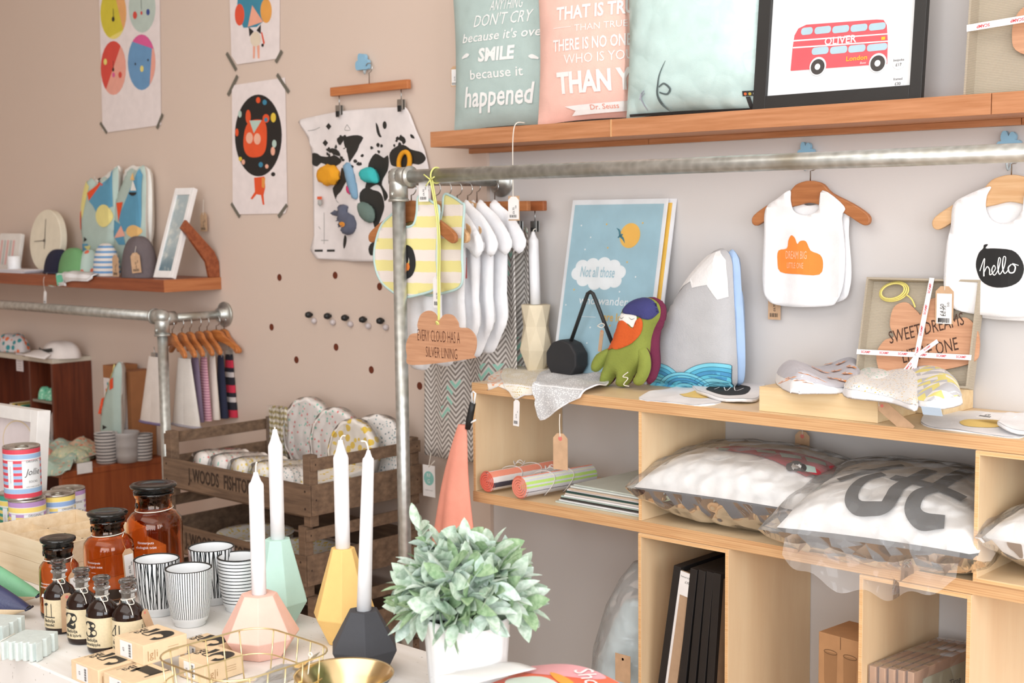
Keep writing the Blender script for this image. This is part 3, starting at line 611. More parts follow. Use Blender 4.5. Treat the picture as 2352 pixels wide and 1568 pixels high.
# --- pale concrete blocks
def comb(x, y, label, rz, n=5):
    p = zp(x, y, TZ); t = thing('ribbed_block', label, 'concrete block', (p.x, p.y, TZ+.0003), rz, 'ribbed pale concrete blocks'); o_ = []
    L, W = .062, .058
    for i in range(n):
        a = -L+i*L/n*1.0; o_ += [(a+.001, -.004-.0*i), (a+.0035, -.0115+.002*(i % 2)), (a+L/n*.72, -.0115+.002*(i % 2)), (a+L/n*.86, -.004)]
    o_ += [(.004, -.0115), (.006, .004), (.0, .014), (.0045, .019), (.004, .034), (-.001, .040), (.004, .044), (.003, W), (-L*.9, W)]
    def lay(q): return (q[0], q[2], -q[1])
    m = MB(); m.prism(o_, -.030, 0, 0, warp=lay); m.build('block', mat('CDD6D2', .85, 0, (60, .05), (200, .3)), t, bevel=.0012)
    m = MB(); m.tube([(-L*.93, -.013, .0), (-L*.95, -.012, .031), (-L*.93, .03, .0312)], .0009, 5); m.build('string', STRING, t)
comb(88, 1516, 'pale grey ribbed concrete block with a zigzag side, nearest the soap cartons', .55)
comb(12, 1476, 'pale grey ribbed concrete block at the left edge, behind another', .55, 4)
# ================================================================ soft goods helpers
def PO(pts, Y, x0=0, z0=0): return [(q.x-x0, q.z-z0) for q in (yp(a, b, Y) for a, b in pts)]
def ptext(m, s, x0, x1, y, hpx, Y, org, mi=0, shear=0, off=0, step=None, warp=None, front=0):
    V, _ = text_mesh(s, 1, shear, off, 'CENTER', 1); xs = [v[0] for v in V]; zs = [v[2] for v in V]
    W_, H_ = max(xs)-min(xs), max(zs)-min(zs); a, b, c = yp(x0, y, Y), yp(x1, y, Y), yp((x0+x1)/2, y, Y)
    size = hpx*(c-CAM).dot(FWD)/F/H_; sx = (b.x-a.x)/(W_*size); zc = (max(zs)+min(zs))/2*size; xc = (max(xs)+min(xs))/2*size*sx
    m.text(s, size, (a.x+b.x)/2-org[0]-xc, c.z-org[2]-zc, front, mi, sx=sx, shear=shear, off=off, step=step, warp=warp)
def pillow(m, w, h, t, mf=0, mb=1, n=18, T=None, pin=.05, k=.55, crease=0, lay=None):
    def H(u, v): return t/2*max(0, (1-abs(u)**2.6)*(1-abs(v)**2.6))**k
    def fn(s):
        def f(a, b):
            u, v = 2*a-1, 2*b-1
            c = crease*t*(math.sin(u*7+v*4+1)*math.sin(v*9-u*3)*.7+math.sin(u*13-v*11)*math.sin(v*6+u*9)*.5)*(max(abs(u), abs(v))**2)*(1-max(abs(u), abs(v))**8)
            return (w/2*u*(1-pin*(1-v*v)), s*(H(u, v)+c*.35), h/2*v*(1-pin*(1-u*u)))
        return f
    m.grid(fn(-1), n, n, mf, True, T); m.grid(fn(1), n, n, mb, True, T)
    return H
class Puff:
    def __init__(s, out, t, dm): s.o = out; s.t = t; s.d = dm
    def h(s, x, z):
        d = 9; k = len(s.o)
        for i in range(k):
            ax, az = s.o[i]; bx, bz = s.o[(i+1) % k]; vx, vz = bx-ax, bz-az; L = vx*vx+vz*vz or 1e-9
            q = max(0, min(1, ((x-ax)*vx+(z-az)*vz)/L)); d = min(d, math.hypot(x-ax-vx*q, z-az-vz*q))
        f = min(1, d/s.d); return s.t*math.sqrt(max(0, 1-(1-f)**2))
    def add(s, m, step, mf=0, mb=1, back=1.0, T=None):
        V, Fc = sliced([(x, 0, z) for x, z in s.o], [tuple(range(len(s.o)))], step)
        m.add([(v.x, -s.h(v.x, v.z), v.z) for v in V], Fc, mf, True, T); m.add([(v.x, s.h(v.x, v.z)*back, v.z) for v in V], [f[::-1] for f in Fc], mb, True, T)
    def w(s, e=.0008): return lambda q: (q[0], -s.h(q[0], q[2])-e+q[1], q[2])
def hanger(x, y, z, w, wood_, label, group='children\'s wooden hangers', rz=0, hook=.05, th=.011, name='coat_hanger'):
    # z = top of the wooden body
    t = thing(name, label, 'hanger', (x, y, z), rz, group); k = w
    o_ = [(-.50, -.30), (-.485, -.245), (-.36, -.165), (-.19, -.085), (-.12, -.02), (-.05, .005), (0, .01), (.05, .005), (.12, -.02), (.19, -.085), (.36, -.165), (.485, -.245), (.50, -.30), (.47, -.325), (.42, -.31), (.30, -.24), (.17, -.19), (.10, -.175), (0, -.155), (-.10, -.175), (-.17, -.19), (-.30, -.24), (-.42, -.31), (-.47, -.325)]
    m = MB(); m.prism([(a*k, b*k) for a, b in cm2(o_, 3)], -th/2, th/2); m.build('wooden_body', wood_, t, bevel=.0025)
    m = MB(); m.tube([(0, 0, -.002), (0, 0, hook*.45)]+[(math.cos(a)*.017-.0, 0, hook*.45+.016+math.sin(a)*.016) for a in [-.5*PI+i*PI/8*1.0+.0 for i in range(1, 11)]], .0014, 6); m.build('wire_hook', STEEL, t)
    return t
# ================================================================ on the long wall shelf
SZ = 1.6558
def cushion(x, w, h, t, y, col, label, rz, lean=-.06, z=SZ):
    r = thing('cushion', label, 'cushion', (x, y, z), rz, 'slogan cushions on the long wall shelf')
    fb = fabric(col, 500, .35); return r, fb
def std(r, w, h, t, mats, deco):
    m = MB(TR(0, 0, h/2+.001)); H = pillow(m, w, h, t, 0, 0, crease=.12)
    m.build('cover', mats[0], r)
    if deco:
        m = MB(); deco(m, lambda q: (q[0], -H(max(-1, min(1, 2*q[0]/w)), max(-1, min(1, 2*(q[2]-h/2)/h)))-.0016+q[1], q[2])); m.build('printed_lettering', mats[1:], r)
INKW = mat('F0F1EF', .85)
r, fb = cushion(-2.233, .345, .36, .085, -.062, 'B4C8C4', 'grey green cushion with a white SMILE because it happened slogan', .10); og = (-2.233, 0, SZ)
def d1(m, w):
    for s, a, b, y, h, sh, of in (('ANYTHING', 1120, 1190, 8, 24, .3, 0), ("DON'T CRY", 1087, 1212, 41, 28, .3, 0), ("because it's over", 1062, 1240, 78, 22, .2, .01), ('SMILE', 1098, 1176, 123, 32, .12, .04), ('because it', 1080, 1192, 167, 22, 0, .008), ('happened', 1062, 1215, 225, 62, .3, .02)):
        ptext(m, s, a, b, y, h, -.105, og, 0, sh, of, .02, w)
    for sg, cx in ((1, 1070), (-1, 1212)):
        q = yp(cx, 130, -.105); m.stroke([(-.014*sg, -.004, .004), (-.004*sg, 0, .008), (.004*sg, .002, .010), (.012*sg, .003, .003)], 0, 0, warp=w, ox=q.x-og[0], oz=q.z-og[2])
std(r, .345, .36, .085, [fb, INKW], d1)
price_tag(r, (-.178, .012, .165), .02, .05, rz=.3, kraft=2, name='kraft_tag')
r, fb = cushion(-1.935, .350, .36, .085, -.078, 'F9CBBD', 'coral pink cushion with a white THAN YOU slogan, between the grey green and mint ones', .13); og2 = (-1.935, 0, SZ)
def d2(m, w):
    for s, a, b, y, h, of in (('THAT IS TRUER', 1278, 1478, 20, 32, .03), ('THAN TRUE', 1318, 1428, 58, 15, 0), ('THERE IS NO ONE ALIVE', 1271, 1496, 94, 28, .02), ('WHO IS YOUER', 1295, 1470, 128, 22, 0), ('THAN YOU', 1278, 1500, 182, 52, .04)):
        ptext(m, s, a, b, y, h, -.121, og2, 0, 0, of, .02, w)
    for a, b in ((1272, 1310), (1434, 1470)):
        p_, q_ = yp(a, 66 if a < 1400 else 52, -.121), yp(b, 62 if a < 1400 else 48, -.121); m.flat(rect(p_.x-og2[0], q_.x-og2[0], q_.z-SZ-.0006, q_.z-SZ+.0006), 0, 0, .02, warp=w)
    m.flat(PO([(1290, 245), (1325, 240), (1460, 226), (1480, 228), (1476, 250), (1440, 251), (1350, 260), (1302, 266), (1312, 254)], -.121, og2[0], SZ), 0, 0, .02, warp=w)
    ptext(m, 'Dr. Seuss', 1344, 1404, 243, 12, -.121, og2, 1, 0, .01, .02, w, front=-.0008)
std(r, .350, .36, .085, [fb, INKW, mat('EBA28E', .8)], d2)
m = MB(); m.tube(catmull([(-.178, -.05, .006), (-.184, -.076, .003), (-.1885, -.082, -.03), (-.189, -.083, -.12), (-.189, -.083, -.165)], 6), .0012, 6); m.build('string', STRING, r)
price_tag(r, (-.187, -.0845, -.163), .028, .052, rz=.1, kraft=0)
m = MB(); m.prism(rect(-.2025, -.1715, -.218, -.1615), -.0832, -.0825); m.build('kraft_tag', KRAFT, r)
# mint cushion in clear bag
r, fb = cushion(-1.676, .345, .38, .085, -.085, 'DCF1EC', 'mint cushion in a shiny clear bag, between the coral cushion and the bus picture', .10); og3 = (-1.676, 0, SZ)
def d3(m, w):
    P_ = lambda a, b: (lambda q: (q.x-og3[0], q.z-SZ))(yp(a, b, -.128))
    def ps(pts, mi): m.stroke([(*P_(a, b), c) for a, b, c in pts], 0, mi, warp=w)
    ps([(1526, 140, .001), (1512, 170, .003), (1506, 195, .004), (1503, 218, .005), (1510, 238, .006), (1525, 256, .001)], 0)
    ps([(1508, 200, .003), (1520, 192, .004), (1532, 204, .005), (1524, 216, .004), (1508, 212, .003)], 0)
    ps([(1474, 208, .002), (1464, 220, .003), (1468, 236, .003), (1476, 254, .001)], 1)
    ps([(1474, 214, .002), (1460, 228, .002)], 1)
    m.flat([P_(1683, 207), P_(1745, 202), P_(1745, 214), P_(1683, 219)], 0, 2, .01, warp=w)
    m.flat([P_(1705, 207), P_(1740, 196), P_(1745, 202)], 0, 3, .01, warp=w)
    for i in range(6):
        a = P_(1689+i*9, 213.5-i*.6); m.flat(ell(a[0], a[1], .0032, .0032, 8), -.0004, 4+i % 4, warp=w)
    for i in range(3): m.flat([P_(1689+i*26, 220), P_(1698+i*26, 219), P_(1703+i*26, 248), P_(1694+i*26, 249)], 0, 2, .01, warp=w)
    m.flat([P_(1432, 262), P_(1560, 253), P_(1740, 243), P_(1740, 249), P_(1560, 259), P_(1432, 268)], 0, 2, .02, warp=w)
std(r, .345, .38, .085, [fb, mat('5F6E6E', .8), mat('B5B6C6', .8), mat('2B2C2C', .8), mat('8B9697', .8), mat('E2703A', .6), mat('E3C545', .6), mat('DDE5E8', .6), mat('4F93B8', .6)], d3)
m = MB(TR(0, 0, .194)); pillow(m, .368, .40, .094, 0, 0, n=30, crease=.25); m.build('clear_bag', clearfilm('cushion_film', .02, bs=.35), r)
# bus picture
t = thing('framed_picture', 'black framed picture of a red double decker bus, leaning on the long shelf', 'picture', (-1.336, -.112, SZ), 0); fw, fh, lean = .364, .285, -.10
T_ = TR(0, 0, 0, rx=lean)
m = MB(T_)
for a in (rect(-fw/2, -fw/2+.029, 0, fh), rect(fw/2-.024, fw/2, 0, fh), rect(-fw/2+.029, fw/2-.024, 0, .029), rect(-fw/2+.029, fw/2-.024, fh-.029, fh)): m.prism(a, 0, .013)
m.build('frame', mat('2B2A29', .45), t, bevel=.0008)
def FP(a, b): q = yp(a, b, -.095); return (q.x+1.336, (q.z-SZ)/math.cos(lean))
m = MB(T_); m.flat(rect(-fw/2+.029, fw/2-.024, .029, fh-.029), .008, 0)
RED = 1
m.flat([FP(1817, 161), FP(1819, 110), FP(1822, 80), FP(1830, 64), FP(1848, 55), FP(2010, 43), FP(2026, 44), FP(2034, 56), FP(2038, 92), FP(2039, 146), FP(1818, 162)], .0072, 1)
for z1, z2 in ((91, 75), (107, 92)): m.flat([FP(1820, z1), FP(2039, z2), FP(2039, z2+3), FP(1820, z1+3.5)], .0066, 0)
for a, b, c, d in ((1837, 1864, 60, 80), (1868, 1906, 57, 78), (1909, 1948, 55, 76), (1951, 1990, 52, 73), (1993, 2032, 49, 70), (1864, 1903, 105, 126), (1906, 1946, 103, 124), (1948, 1988, 100, 121), (1991, 2038, 97, 118)):
    p_, q_ = FP(a, d), FP(b, c); m.flat(rrect(p_[0], q_[0], p_[1], q_[1], (q_[1]-p_[1])*.42, 3), .0066, 2)
ptext(m, 'OLIVER', 1893, 1966, 90, 18, -.095, (-1.336, 0, SZ), 0, 0, .015, front=.0060); ptext(m, 'London', 1945, 1993, 132, 11, -.095, (-1.336, 0, SZ), 4, 0, .015, front=.0060); ptext(m, 'Buses', 1977, 1991, 143, 5, -.095, (-1.336, 0, SZ), 0, .3, 0, front=.0060)
for x_, y_ in ((1880, 153), (2018, 145)):
    a = FP(x_, y_); m.flat(ell(a[0], a[1]+.001, .0185, .0185, 24), .0062, 0); m.flat(ell(a[0], a[1], .0152, .0152, 24), .0056, 3); m.flat(ell(a[0], a[1], .0062, .0062, 16), .005, 0)
a = FP(2028, 87); m.flat(rect(a[0]-.004, a[0]+.004, a[1]-.003, a[1]+.003), .006, 4)
for y_, s1, s2 in ((138, 'bespoke', '£17'), (182, 'framed', '£30')):
    a = FP(2066, y_+4); m.flat(ell(a[0], a[1], .0135, .0135, 20), .007, 5); m.text(s1, .0065, a[0], a[1]+.004, .0062, 3); m.text(s2, .008, a[0], a[1]-.005, .0062, 3)
m.build('bus_print', [mat('EEF1F2', .6), mat('E4626A', .6), mat('B5D3DF', .6), mat('4A4644', .6), mat('F2C33C', .6), mat('E6E8EA', .4)], t)
# ribbon maker for the boxed signs
RIB = [mat('F3F1F2', .5), mat('D8434B', .6)]
def ribbon(m, a, b, w, word='SCAMP', y=-.001, flip=False, n=None, step=.035):
    # flat ribbon from a to b in the local x,z plane
    dx, dz = b[0]-a[0], b[1]-a[1]; L = math.hypot(dx, dz); an = math.atan2(dz, dx); T = Matrix.Translation((a[0], y, a[1])) @ Matrix.Rotation(-an, 4, 'Y')
    m.prism(rect(0, L, -w/2, w/2), -.0006, 0, 0, T=T); k = int(L/step)
    for i in range(k):
        m.text(word, w*.62, (i+.5)*L/k, 0, -.001, 1, off=.02, rot=PI if flip else 0, T=T)
def corr():
    g = G('corrugated_card'); x, y, z = g.xyz(); f = g.ma('SINE', g.ma('MULTIPLY', z, 2100)); g.bump(f, .35, .002)
    return g.done(g.mix(g.ma('ADD', g.ma('MULTIPLY', f, .25), .5), 'A89C8A', 'C4B7A2'), .85)
CORR = corr()
CW = wood('BE8A68', 'D5A27F', 0, 2.2, .6, 'alder_veneer')
def boxed_sign(name, label, loc, w, h, d, lean, rz, sgn):
    t = thing(name, label, 'boxed sign', loc, rz, 'cloud signs in open kraft boxes'); T = TR(0, 0, 0, rx=lean); k = .004
    m = MB(T); m.box(-w/2, w/2, d-.003, d, 0, h)
    for a in (rect(-w/2, -w/2+k, 0, h), rect(w/2-k, w/2, 0, h), rect(-w/2+k, w/2-k, 0, k), rect(-w/2+k, w/2-k, h-k, h)): m.prism(a, 0, d-.003)
    m.build('card_box', CORR, t); sgn(t, T, w, h, d); return t
def cloudsign(m, cx, cz, w, h, rot, lines, y, th=.004, ink=1):
    c, s_ = math.cos(rot), math.sin(rot)
    o_ = [(cx+a*c-b*s_, cz+a*s_+b*c) for a, b in cloud(w, h)]; m.prism(o_, y-th, y, 0)
    for tx, sz, a, b in lines:
        V, _ = text_mesh(tx); W_ = max(v[0] for v in V)-min(v[0] for v in V)
        m.text(tx, sz, cx+a*c-b*s_, cz+a*s_+b*c, y-th-.0006, ink, sx=.60, rot=0, T=None, warp=(lambda q, A=(cx+a*c-b*s_), B=(cz+a*s_+b*c): (A+(q[0]-A)*c-(q[2]-B)*s_, q[1], B+(q[0]-A)*s_+(q[2]-B)*c)), off=.0)
def sg1(t, T, w, h, d):
    m = MB(T); cloudsign(m, .085, .135, .25, .165, -.22, (('EVERY CLOUD HAS A', .036, .01, .012), ('SILVER LINING', .036, .01, -.034)), d-.012, ink=1); m.build('wooden_cloud', [CW, mat('4B3226', .8)], t)
    m = MB(T); ribbon(m, (-w/2-.0008, .125), (w/2+.0008, .14), .0125, flip=True, y=-.0012, step=.06); m.build('ribbon', RIB, t)
boxed_sign('boxed_cloud_sign', 'cloud sign in a kraft box with a ribbon, on the long wall shelf', (-.955, -.100, SZ), .245, .25, .038, -.10, 0, sg1)
# ================================================================ hooks, hangers and bibs on the grey wall
HB = mat('8DBBD6', .4)
def cloudhook(x, y, Y, label, s=1.0, pts=None):
    p = yp(x, y, Y); t = thing('cloud_hook', label, 'wall hook', (p.x, 0 if Y > -.02 else PB, p.z), 0, 'blue cloud shaped wall hooks')
    m = MB(); m.prism([(a*s, b*s) for a, b in cloud(.038, .036)], -.016, -.006); m.build('cloud_knob', HB, t, bevel=.003)
    m = MB(); m.tube([(0, -.006, -.004), (0, 0, -.004)], .006, 10); m.tube(catmull([(.002, -.002, -.010), (.002, -.006, -.03*s), (.002, -.020, -.040*s), (.002, -.026, -.030*s)], 4), .0022, 8); m.build('hook_stem', mat('B8C4C8', .4), t); return t
cloudhook(1859, 346, 0, 'blue cloud hook just showing above the pipe, over the DREAM BIG bib'); cloudhook(2324, 328, 0, 'blue cloud hook above the pipe at the right edge, over the hello bib', 1.25)
def wallbib(px, back, Y, label, deco, mats, cat='bib'):
    p = yp(px[0][0], 600, Y); ox, oz = p.x, p.z
    t = thing('baby_bib', label, cat, (ox, Y, oz), 0, 'white baby bibs on wall hangers')
    def wv(q): return (q[0], q[1]-.004*math.sin((q[0])*55)*min(1, max(0, .12-q[2])*8)-.004, q[2])
    m = MB(); m.prism(cm2(PO(px, Y, ox, oz), 4), -.0045, -.0015, step=.014, warp=wv, smooth=True); m.build('front_panel', TERRY, t)
    m = MB(); m.prism(cm2(PO(back, Y, ox, oz), 4), .010, .0125, step=.014, warp=wv, smooth=True); m.build('back_panel', TERRY, t)
    m = MB(); deco(m, (ox, 0, oz), Y, lambda q: (lambda r_: (r_[0], r_[1]-.0056+q[1]*0, r_[2]))(wv(Vector((q[0], q[1], q[2]))))); m.build('printed_motif', mats, t)
    return t
bibY = -.032
hanger(yp(1860, 420, bibY).x, bibY+.002, yp(1860, 418, bibY).z, .272, BROWN, 'brown wooden hanger on the grey wall, holding the DREAM BIG bib', rz=.0)
def dA(m, o, Y, w):
    q = yp(1842, 585, Y); cx, cz = q.x-o[0], q.z-o[2]
    m.flat(PO(cm2([(1792, 575), (1812, 570), (1816, 552), (1823, 540), (1832, 546), (1838, 560), (1845, 553), (1858, 554), (1868, 575), (1888, 585), (1894, 605), (1886, 630), (1842, 629), (1796, 624), (1789, 598)], 3), Y, o[0], o[2]), 0, 0, .014, warp=w)
    w2 = lambda q_: (lambda r_: (r_[0], r_[1]-.0008, r_[2]))(w(q_))
    ptext(m, 'DREAM BIG', 1810, 1860, 585, 18, Y, o, 1, 0, 0, .02, w2); ptext(m, 'LITTLE ONE', 1813, 1853, 609, 13, Y, o, 1, 0, 0, .02, w2)
wallbib([(1818, 437), (1820, 460), (1826, 482), (1842, 492), (1866, 493), (1884, 478), (1894, 437), (1943, 474), (1938, 500), (1946, 580), (1942, 650), (1926, 690), (1900, 703), (1800, 702), (1766, 686), (1757, 640), (1760, 540), (1763, 480), (1790, 456)],
        [(1822, 462), (1850, 472), (1880, 466), (1905, 450), (1944, 478), (1946, 540), (1953, 610), (1950, 660), (1932, 690), (1860, 700), (1780, 690), (1765, 600), (1768, 490)], bibY, 'white bib printed with an orange DREAM BIG LITTLE ONE cloud, on a brown hanger', dA, [mat('F58F3D', .8), mat('F9C7A0', .8)])
hx = yp(2322, 405, bibY)
hanger(hx.x, bibY+.002, hx.z, .30, BLOND, 'blond wooden hanger at the right edge, holding the hello bib', rz=0)
def dB(m, o, Y, w):
    m.flat(PO(cm2([(2252, 580), (2262, 570), (2264, 562), (2274, 561), (2268, 570), (2290, 570), (2330, 574), (2349, 592), (2356, 618), (2346, 645), (2320, 658), (2285, 658), (2258, 645), (2246, 620), (2245, 600)], 3), Y, o[0], o[2]), 0, 0, .014, warp=w)
    w2 = lambda q_: (lambda r_: (r_[0], r_[1]-.0008, r_[2]))(w(q_))
    P_ = lambda a, b, c: (*[(q.x-o[0], q.z-o[2]) for q in (yp(a, b, Y),)][0], c)
    m.stroke([P_(2254, 622, .002), P_(2262, 600, .002), P_(2266, 594, .0018), P_(2264, 615, .0025), P_(2264, 634, .003)], 0, 1, warp=w2)
    m.stroke([P_(2265, 624, .002), P_(2272, 612, .0022), P_(2278, 618, .0025), P_(2279, 630, .0022), P_(2286, 626, .002), P_(2293, 616, .002), P_(2289, 609, .002), P_(2284, 620, .0025), P_(2290, 631, .002), P_(2300, 618, .002), P_(2305, 596, .0018), P_(2301, 592, .0018), P_(2299, 612, .0025), P_(2303, 629, .002), P_(2313, 614, .002), P_(2317, 592, .0018), P_(2312, 590, .0018), P_(2310, 612, .0025), P_(2315, 627, .002), P_(2324, 618, .002)], 0, 1, warp=w2, n=8)
    m.stroke([P_(2330, 606, .002), P_(2323, 614, .0025), P_(2326, 625, .0025), P_(2335, 624, .0025), P_(2338, 612, .0025), P_(2332, 605, .002), P_(2345, 609, .0015)], 0, 1, warp=w2, n=8)
wallbib([(2278, 428), (2270, 450), (2268, 480), (2282, 505), (2310, 514), (2335, 505), (2352, 480), (2362, 440), (2410, 470), (2425, 520), (2430, 600), (2435, 660), (2420, 705), (2380, 725), (2310, 727), (2250, 722), (2205, 712), (2180, 690), (2174, 640), (2180, 560), (2189, 520), (2194, 470), (2225, 448)],
        [(2290, 450), (2320, 456), (2340, 448), (2380, 450), (2415, 480), (2430, 600), (2440, 690), (2400, 735), (2310, 735), (2250, 730), (2200, 718), (2190, 680), (2200, 500)], bibY, 'white bib with a black hello speech bubble, at the right edge of the wall', dB, [mat('222222', .8), INKW])
# kraft labels hanging below the two bibs
for lb, a, b, Y, w, h, kr in (('plain kraft tag showing below the left side of the DREAM BIG bib', 1779, 660, -.012, .030, .068, 3), ('kraft tag with a barcode label, left of the two under the hello bib', 2170, 657, -.045, .036, .076, 2), ('kraft tag with a barcode label, right of the two under the hello bib', 2214, 670, -.026, .036, .066, 2)):
    q = yp(a, b, Y); t = thing('paper_tag', lb, 'tag', q); price_tag(t, (0, 0, 0), w, h, kraft=kr, name='card', string=[(.002, -.001, .02)] if kr == 2 else None)
    if kr == 2: m = MB(); m.flat(rect(-w*.42, w*.42, -h*.94, -w*.5), -.0009, 0); m.build('white_label', PAPER, t); m = MB(); [m.flat(rect(-w*.3+i*w*.07, -w*.3+i*w*.07+w*.035, -h*.9, -h*.8), -.0013, 0) for i in range(9)]; m.text('£4.50', w*.3, -w*.1, -h*.6, -.0013, 0, rot=PI/2); m.build('barcode', INK, t)
# ================================================================ on the top plywood board
BZ = 1.0738
t = thing('star_print', 'blue night sky print reading Not all those, leaning on the grey wall', 'print', (-1.936, -.098, BZ)); L_ = math.atan2(.082, .405)
# prints
def sky(m, T, ow):
    w, h = .277, .419
    m.prism(rect(-w/2, w/2, 0, h), 0, .0025, 0, T=T)
    def S_(a, b): q = yp(a, b, -.012-(490-0)*0-.09*max(0, (b-455)/415)); return (q.x+1.936, (q.z-BZ)/math.cos(L_))
    m.flat(rect(-w/2+.009, w/2-.009, .012, h-.012), -.0004, 1, T=T)
    a = S_(1448, 541); m.flat(ell(a[0], a[1], .029, .029, 30), -.0008, 2, T=T)
    m.stroke([(*S_(1418, 524), .001), (*S_(1424, 530), .005), (*S_(1426, 541), .006), (*S_(1432, 548), .005), (*S_(1436, 558), .001)], -.0012, 3, T=T); m.stroke([(*S_(1420, 546), .002), (*S_(1427, 541), .006), (*S_(1432, 538), .002)], -.0012, 3, T=T)
    for i in range(11):
        q = [(1338, 612), (1362, 608), (1388, 606), (1410, 612), (1422, 625), (1412, 645), (1390, 650), (1366, 650), (1340, 642), (1328, 628), (1375, 628)][i]
        c = S_(*q); m.flat(ell(c[0], c[1], .020 if i < 10 else .045, .016 if i < 10 else .026, 20), -.0008-.00002*i, 4, T=T)
    for s, a, b, y, hh, mi, sh in (('Not all those', 1334, 1412, 626, 26, 1, .1), ('who wander', 1330, 1442, 692, 20, 4, .05), ('are lost', 1385, 1440, 730, 20, 2, 0)):
        V, _ = text_mesh(s, 1, sh); W_ = max(v[0] for v in V)-min(v[0] for v in V); c0_, c1_ = S_(a, y), S_(b, y-0); sz = hh*.00098/.72
        m.text(s, sz, (c0_[0]+c1_[0])/2, (c0_[1]+c1_[1])/2, -.0014, mi, sx=(c1_[0]-c0_[0])/(W_*sz), shear=sh, off=.008, T=T)
    m.flat(rect(S_(1335, 728)[0], S_(1368, 728)[0], S_(1350, 728)[1], S_(1350, 728)[1]+.0012), -.0014, 4, T=T)
    random.seed(4)
    for i, q in enumerate([(1395, 515), (1337, 518), (1478, 512), (1358, 545), (1397, 569), (1345, 573), (1441, 602), (1460, 636), (1319, 665), (1423, 670), (1325, 750), (1355, 752), (1400, 748), (1347, 788), (1440, 790), (1490, 700), (1470, 740), (1300, 700)]):
        c = S_(*q); m.flat(ell(c[0], c[1], .0022, .0022, 8), -.0012, 2 if i % 2 == 0 else 4, T=T)
SKY = mat('A5C6D2', .5)
T_ = TR(0, 0, 0, rx=-L_); m = MB(); sky(m, T_, 0); m.build('print_sheet', [mat('E9EAEC', .5), SKY, mat('F0BE5A', .5), mat('3F7F8F', .5), mat('EDF0F1', .5)], t)
m = MB(T_); m.grid(lambda u, v: ((u-.5)*.285, -.003-.0008*math.sin(20*u)*math.sin(14*v), v*.427), 24, 30); m.build('clear_sleeve', clearfilm('print_sleeve', .02, bs=.06), t)
t = thing('yellow_print', 'second print in a sleeve behind the blue one, only its yellow edge showing', 'print', (-1.921, -.088, BZ)); m = MB(T_); m.prism(rect(-.139, .139, 0, .4185), 0, .003, 0); m.flat(rect(-.130, .130, .010, .409), -.0005, 1); m.build('print_sheet', [mat('E3E5E9', .4), mat('E5B955', .5)], t)
# faceted vase and candle
q = yp(1231, 760, -.062); t = thing('faceted_vase', 'cream faceted paper vase holding a white candle, behind the draped bandanas', 'vase', (q.x, q.y, BZ)); zt = yp(1231, 699, -.062).z-BZ
m = MB(); n = 7; pr = [(.020, 0, 0), (.036, zt*.42, .5), (.030, zt, 0)]; V = []
for r0, z0, tw in ((.020, 0, 0), (.031, zt*.33, .5), (.024, zt*.68, 0), (.028, zt, .5)):
    for i in range(n): a = 2*PI*(i+tw)/n; V.append((r0*math.cos(a)*(1.35 if z0 else 1), r0*math.sin(a)*1.2, z0))
Fc = []
for j in range(3):
    for i in range(n):
        a, b, c, d = j*n+i, j*n+(i+1) % n, (j+1)*n+(i+1) % n, (j+1)*n+i; Fc += ([(a, b, d), (b, c, d)] if j % 2 == 0 else [(a, b, c), (a, c, d)])
Fc += [tuple(range(n))[::-1], tuple(range(3*n, 4*n))]; m.add(V, Fc); m.build('vase_body', mat('E3D5B9', .8, 0, (30, .05), (200, .1)), t)
candle((yp(1230, 700, -.062).x, -.062), BZ+zt+.0003, yp(1230, 532, -.062).z-BZ-zt, .0125, .0125, 'white taper candle standing in the cream faceted vase at the back', wick=(.009, 0, .008), lean=(-.006, 0))
# black disc holder with bent rod
q = yp(1302, 812, -.125); t = thing('black_ornament', 'black many sided ornament with a bent rod handle, in front of the blue print', 'ornament', (q.x, q.y, BZ)); R_ = .0475; cz = R_*.98
m = MB(); o_ = [(R_*math.cos(a), cz+R_*.97*math.sin(a)) for a in [2*PI*(i+.5)/10 for i in range(10)]]; m.prism(o_, -.022, .022); m.build('faceted_body', mat('28282A', .65), t, bevel=.004)
def OP(a, b, Y=-.125): p_ = yp(a, b, Y); return (p_.x-q.x, 0, p_.z-BZ)
m = MB(); m.tube([OP(1312, 782), OP(1345, 688), OP(1350, 674), OP(1356, 670), OP(1362, 674), OP(1368, 688), OP(1407, 790)], .0045, 10); m.build('bent_rod', mat('2A2B2B', .5), t)
m = MB(); m.tube(catmull([OP(1376, 748), OP(1386, 742), OP(1392, 746), OP(1386, 752), OP(1376, 748)], 4), .0012, 5, T=TR(0, -.006, 0)); m.build('string', STRING, t); price_tag(t, Vector(OP(1387, 757))+Vector((0, -.006, 0)), .010, .05, ry=.15, kraft=1, name='paper_tag')
# bearded felt doll
Yd = -.175; q = yp(1430, 800, Yd); do = (q.x, Yd, BZ); t = thing('felt_doll', 'green felt doll with an orange beard and blue cap, leaning against the mountain cushion', 'soft toy', do)
DP = lambda pts: PO(pts, Yd, do[0], BZ)
dz = .0012-min(z for x, z in DP([(1400, 884), (1428, 889), (1480, 884)]))
mv = lambda o_: [(x, z+dz) for x, z in o_]
body = mv(cm2(DP([(1437, 706), (1455, 690), (1480, 683), (1502, 688), (1516, 704), (1516, 728), (1504, 752), (1496, 778), (1494, 800), (1488, 830), (1462, 855), (1448, 878), (1434, 889), (1420, 884), (1422, 862), (1412, 868), (1398, 886), (1384, 880), (1386, 858), (1396, 830), (1404, 800), (1418, 770), (1428, 735)]), 3))
armL = mv(cm2(DP([(1400, 800), (1378, 812), (1366, 834), (1368, 852), (1380, 852), (1394, 838), (1410, 815), (1412, 800)]), 3))
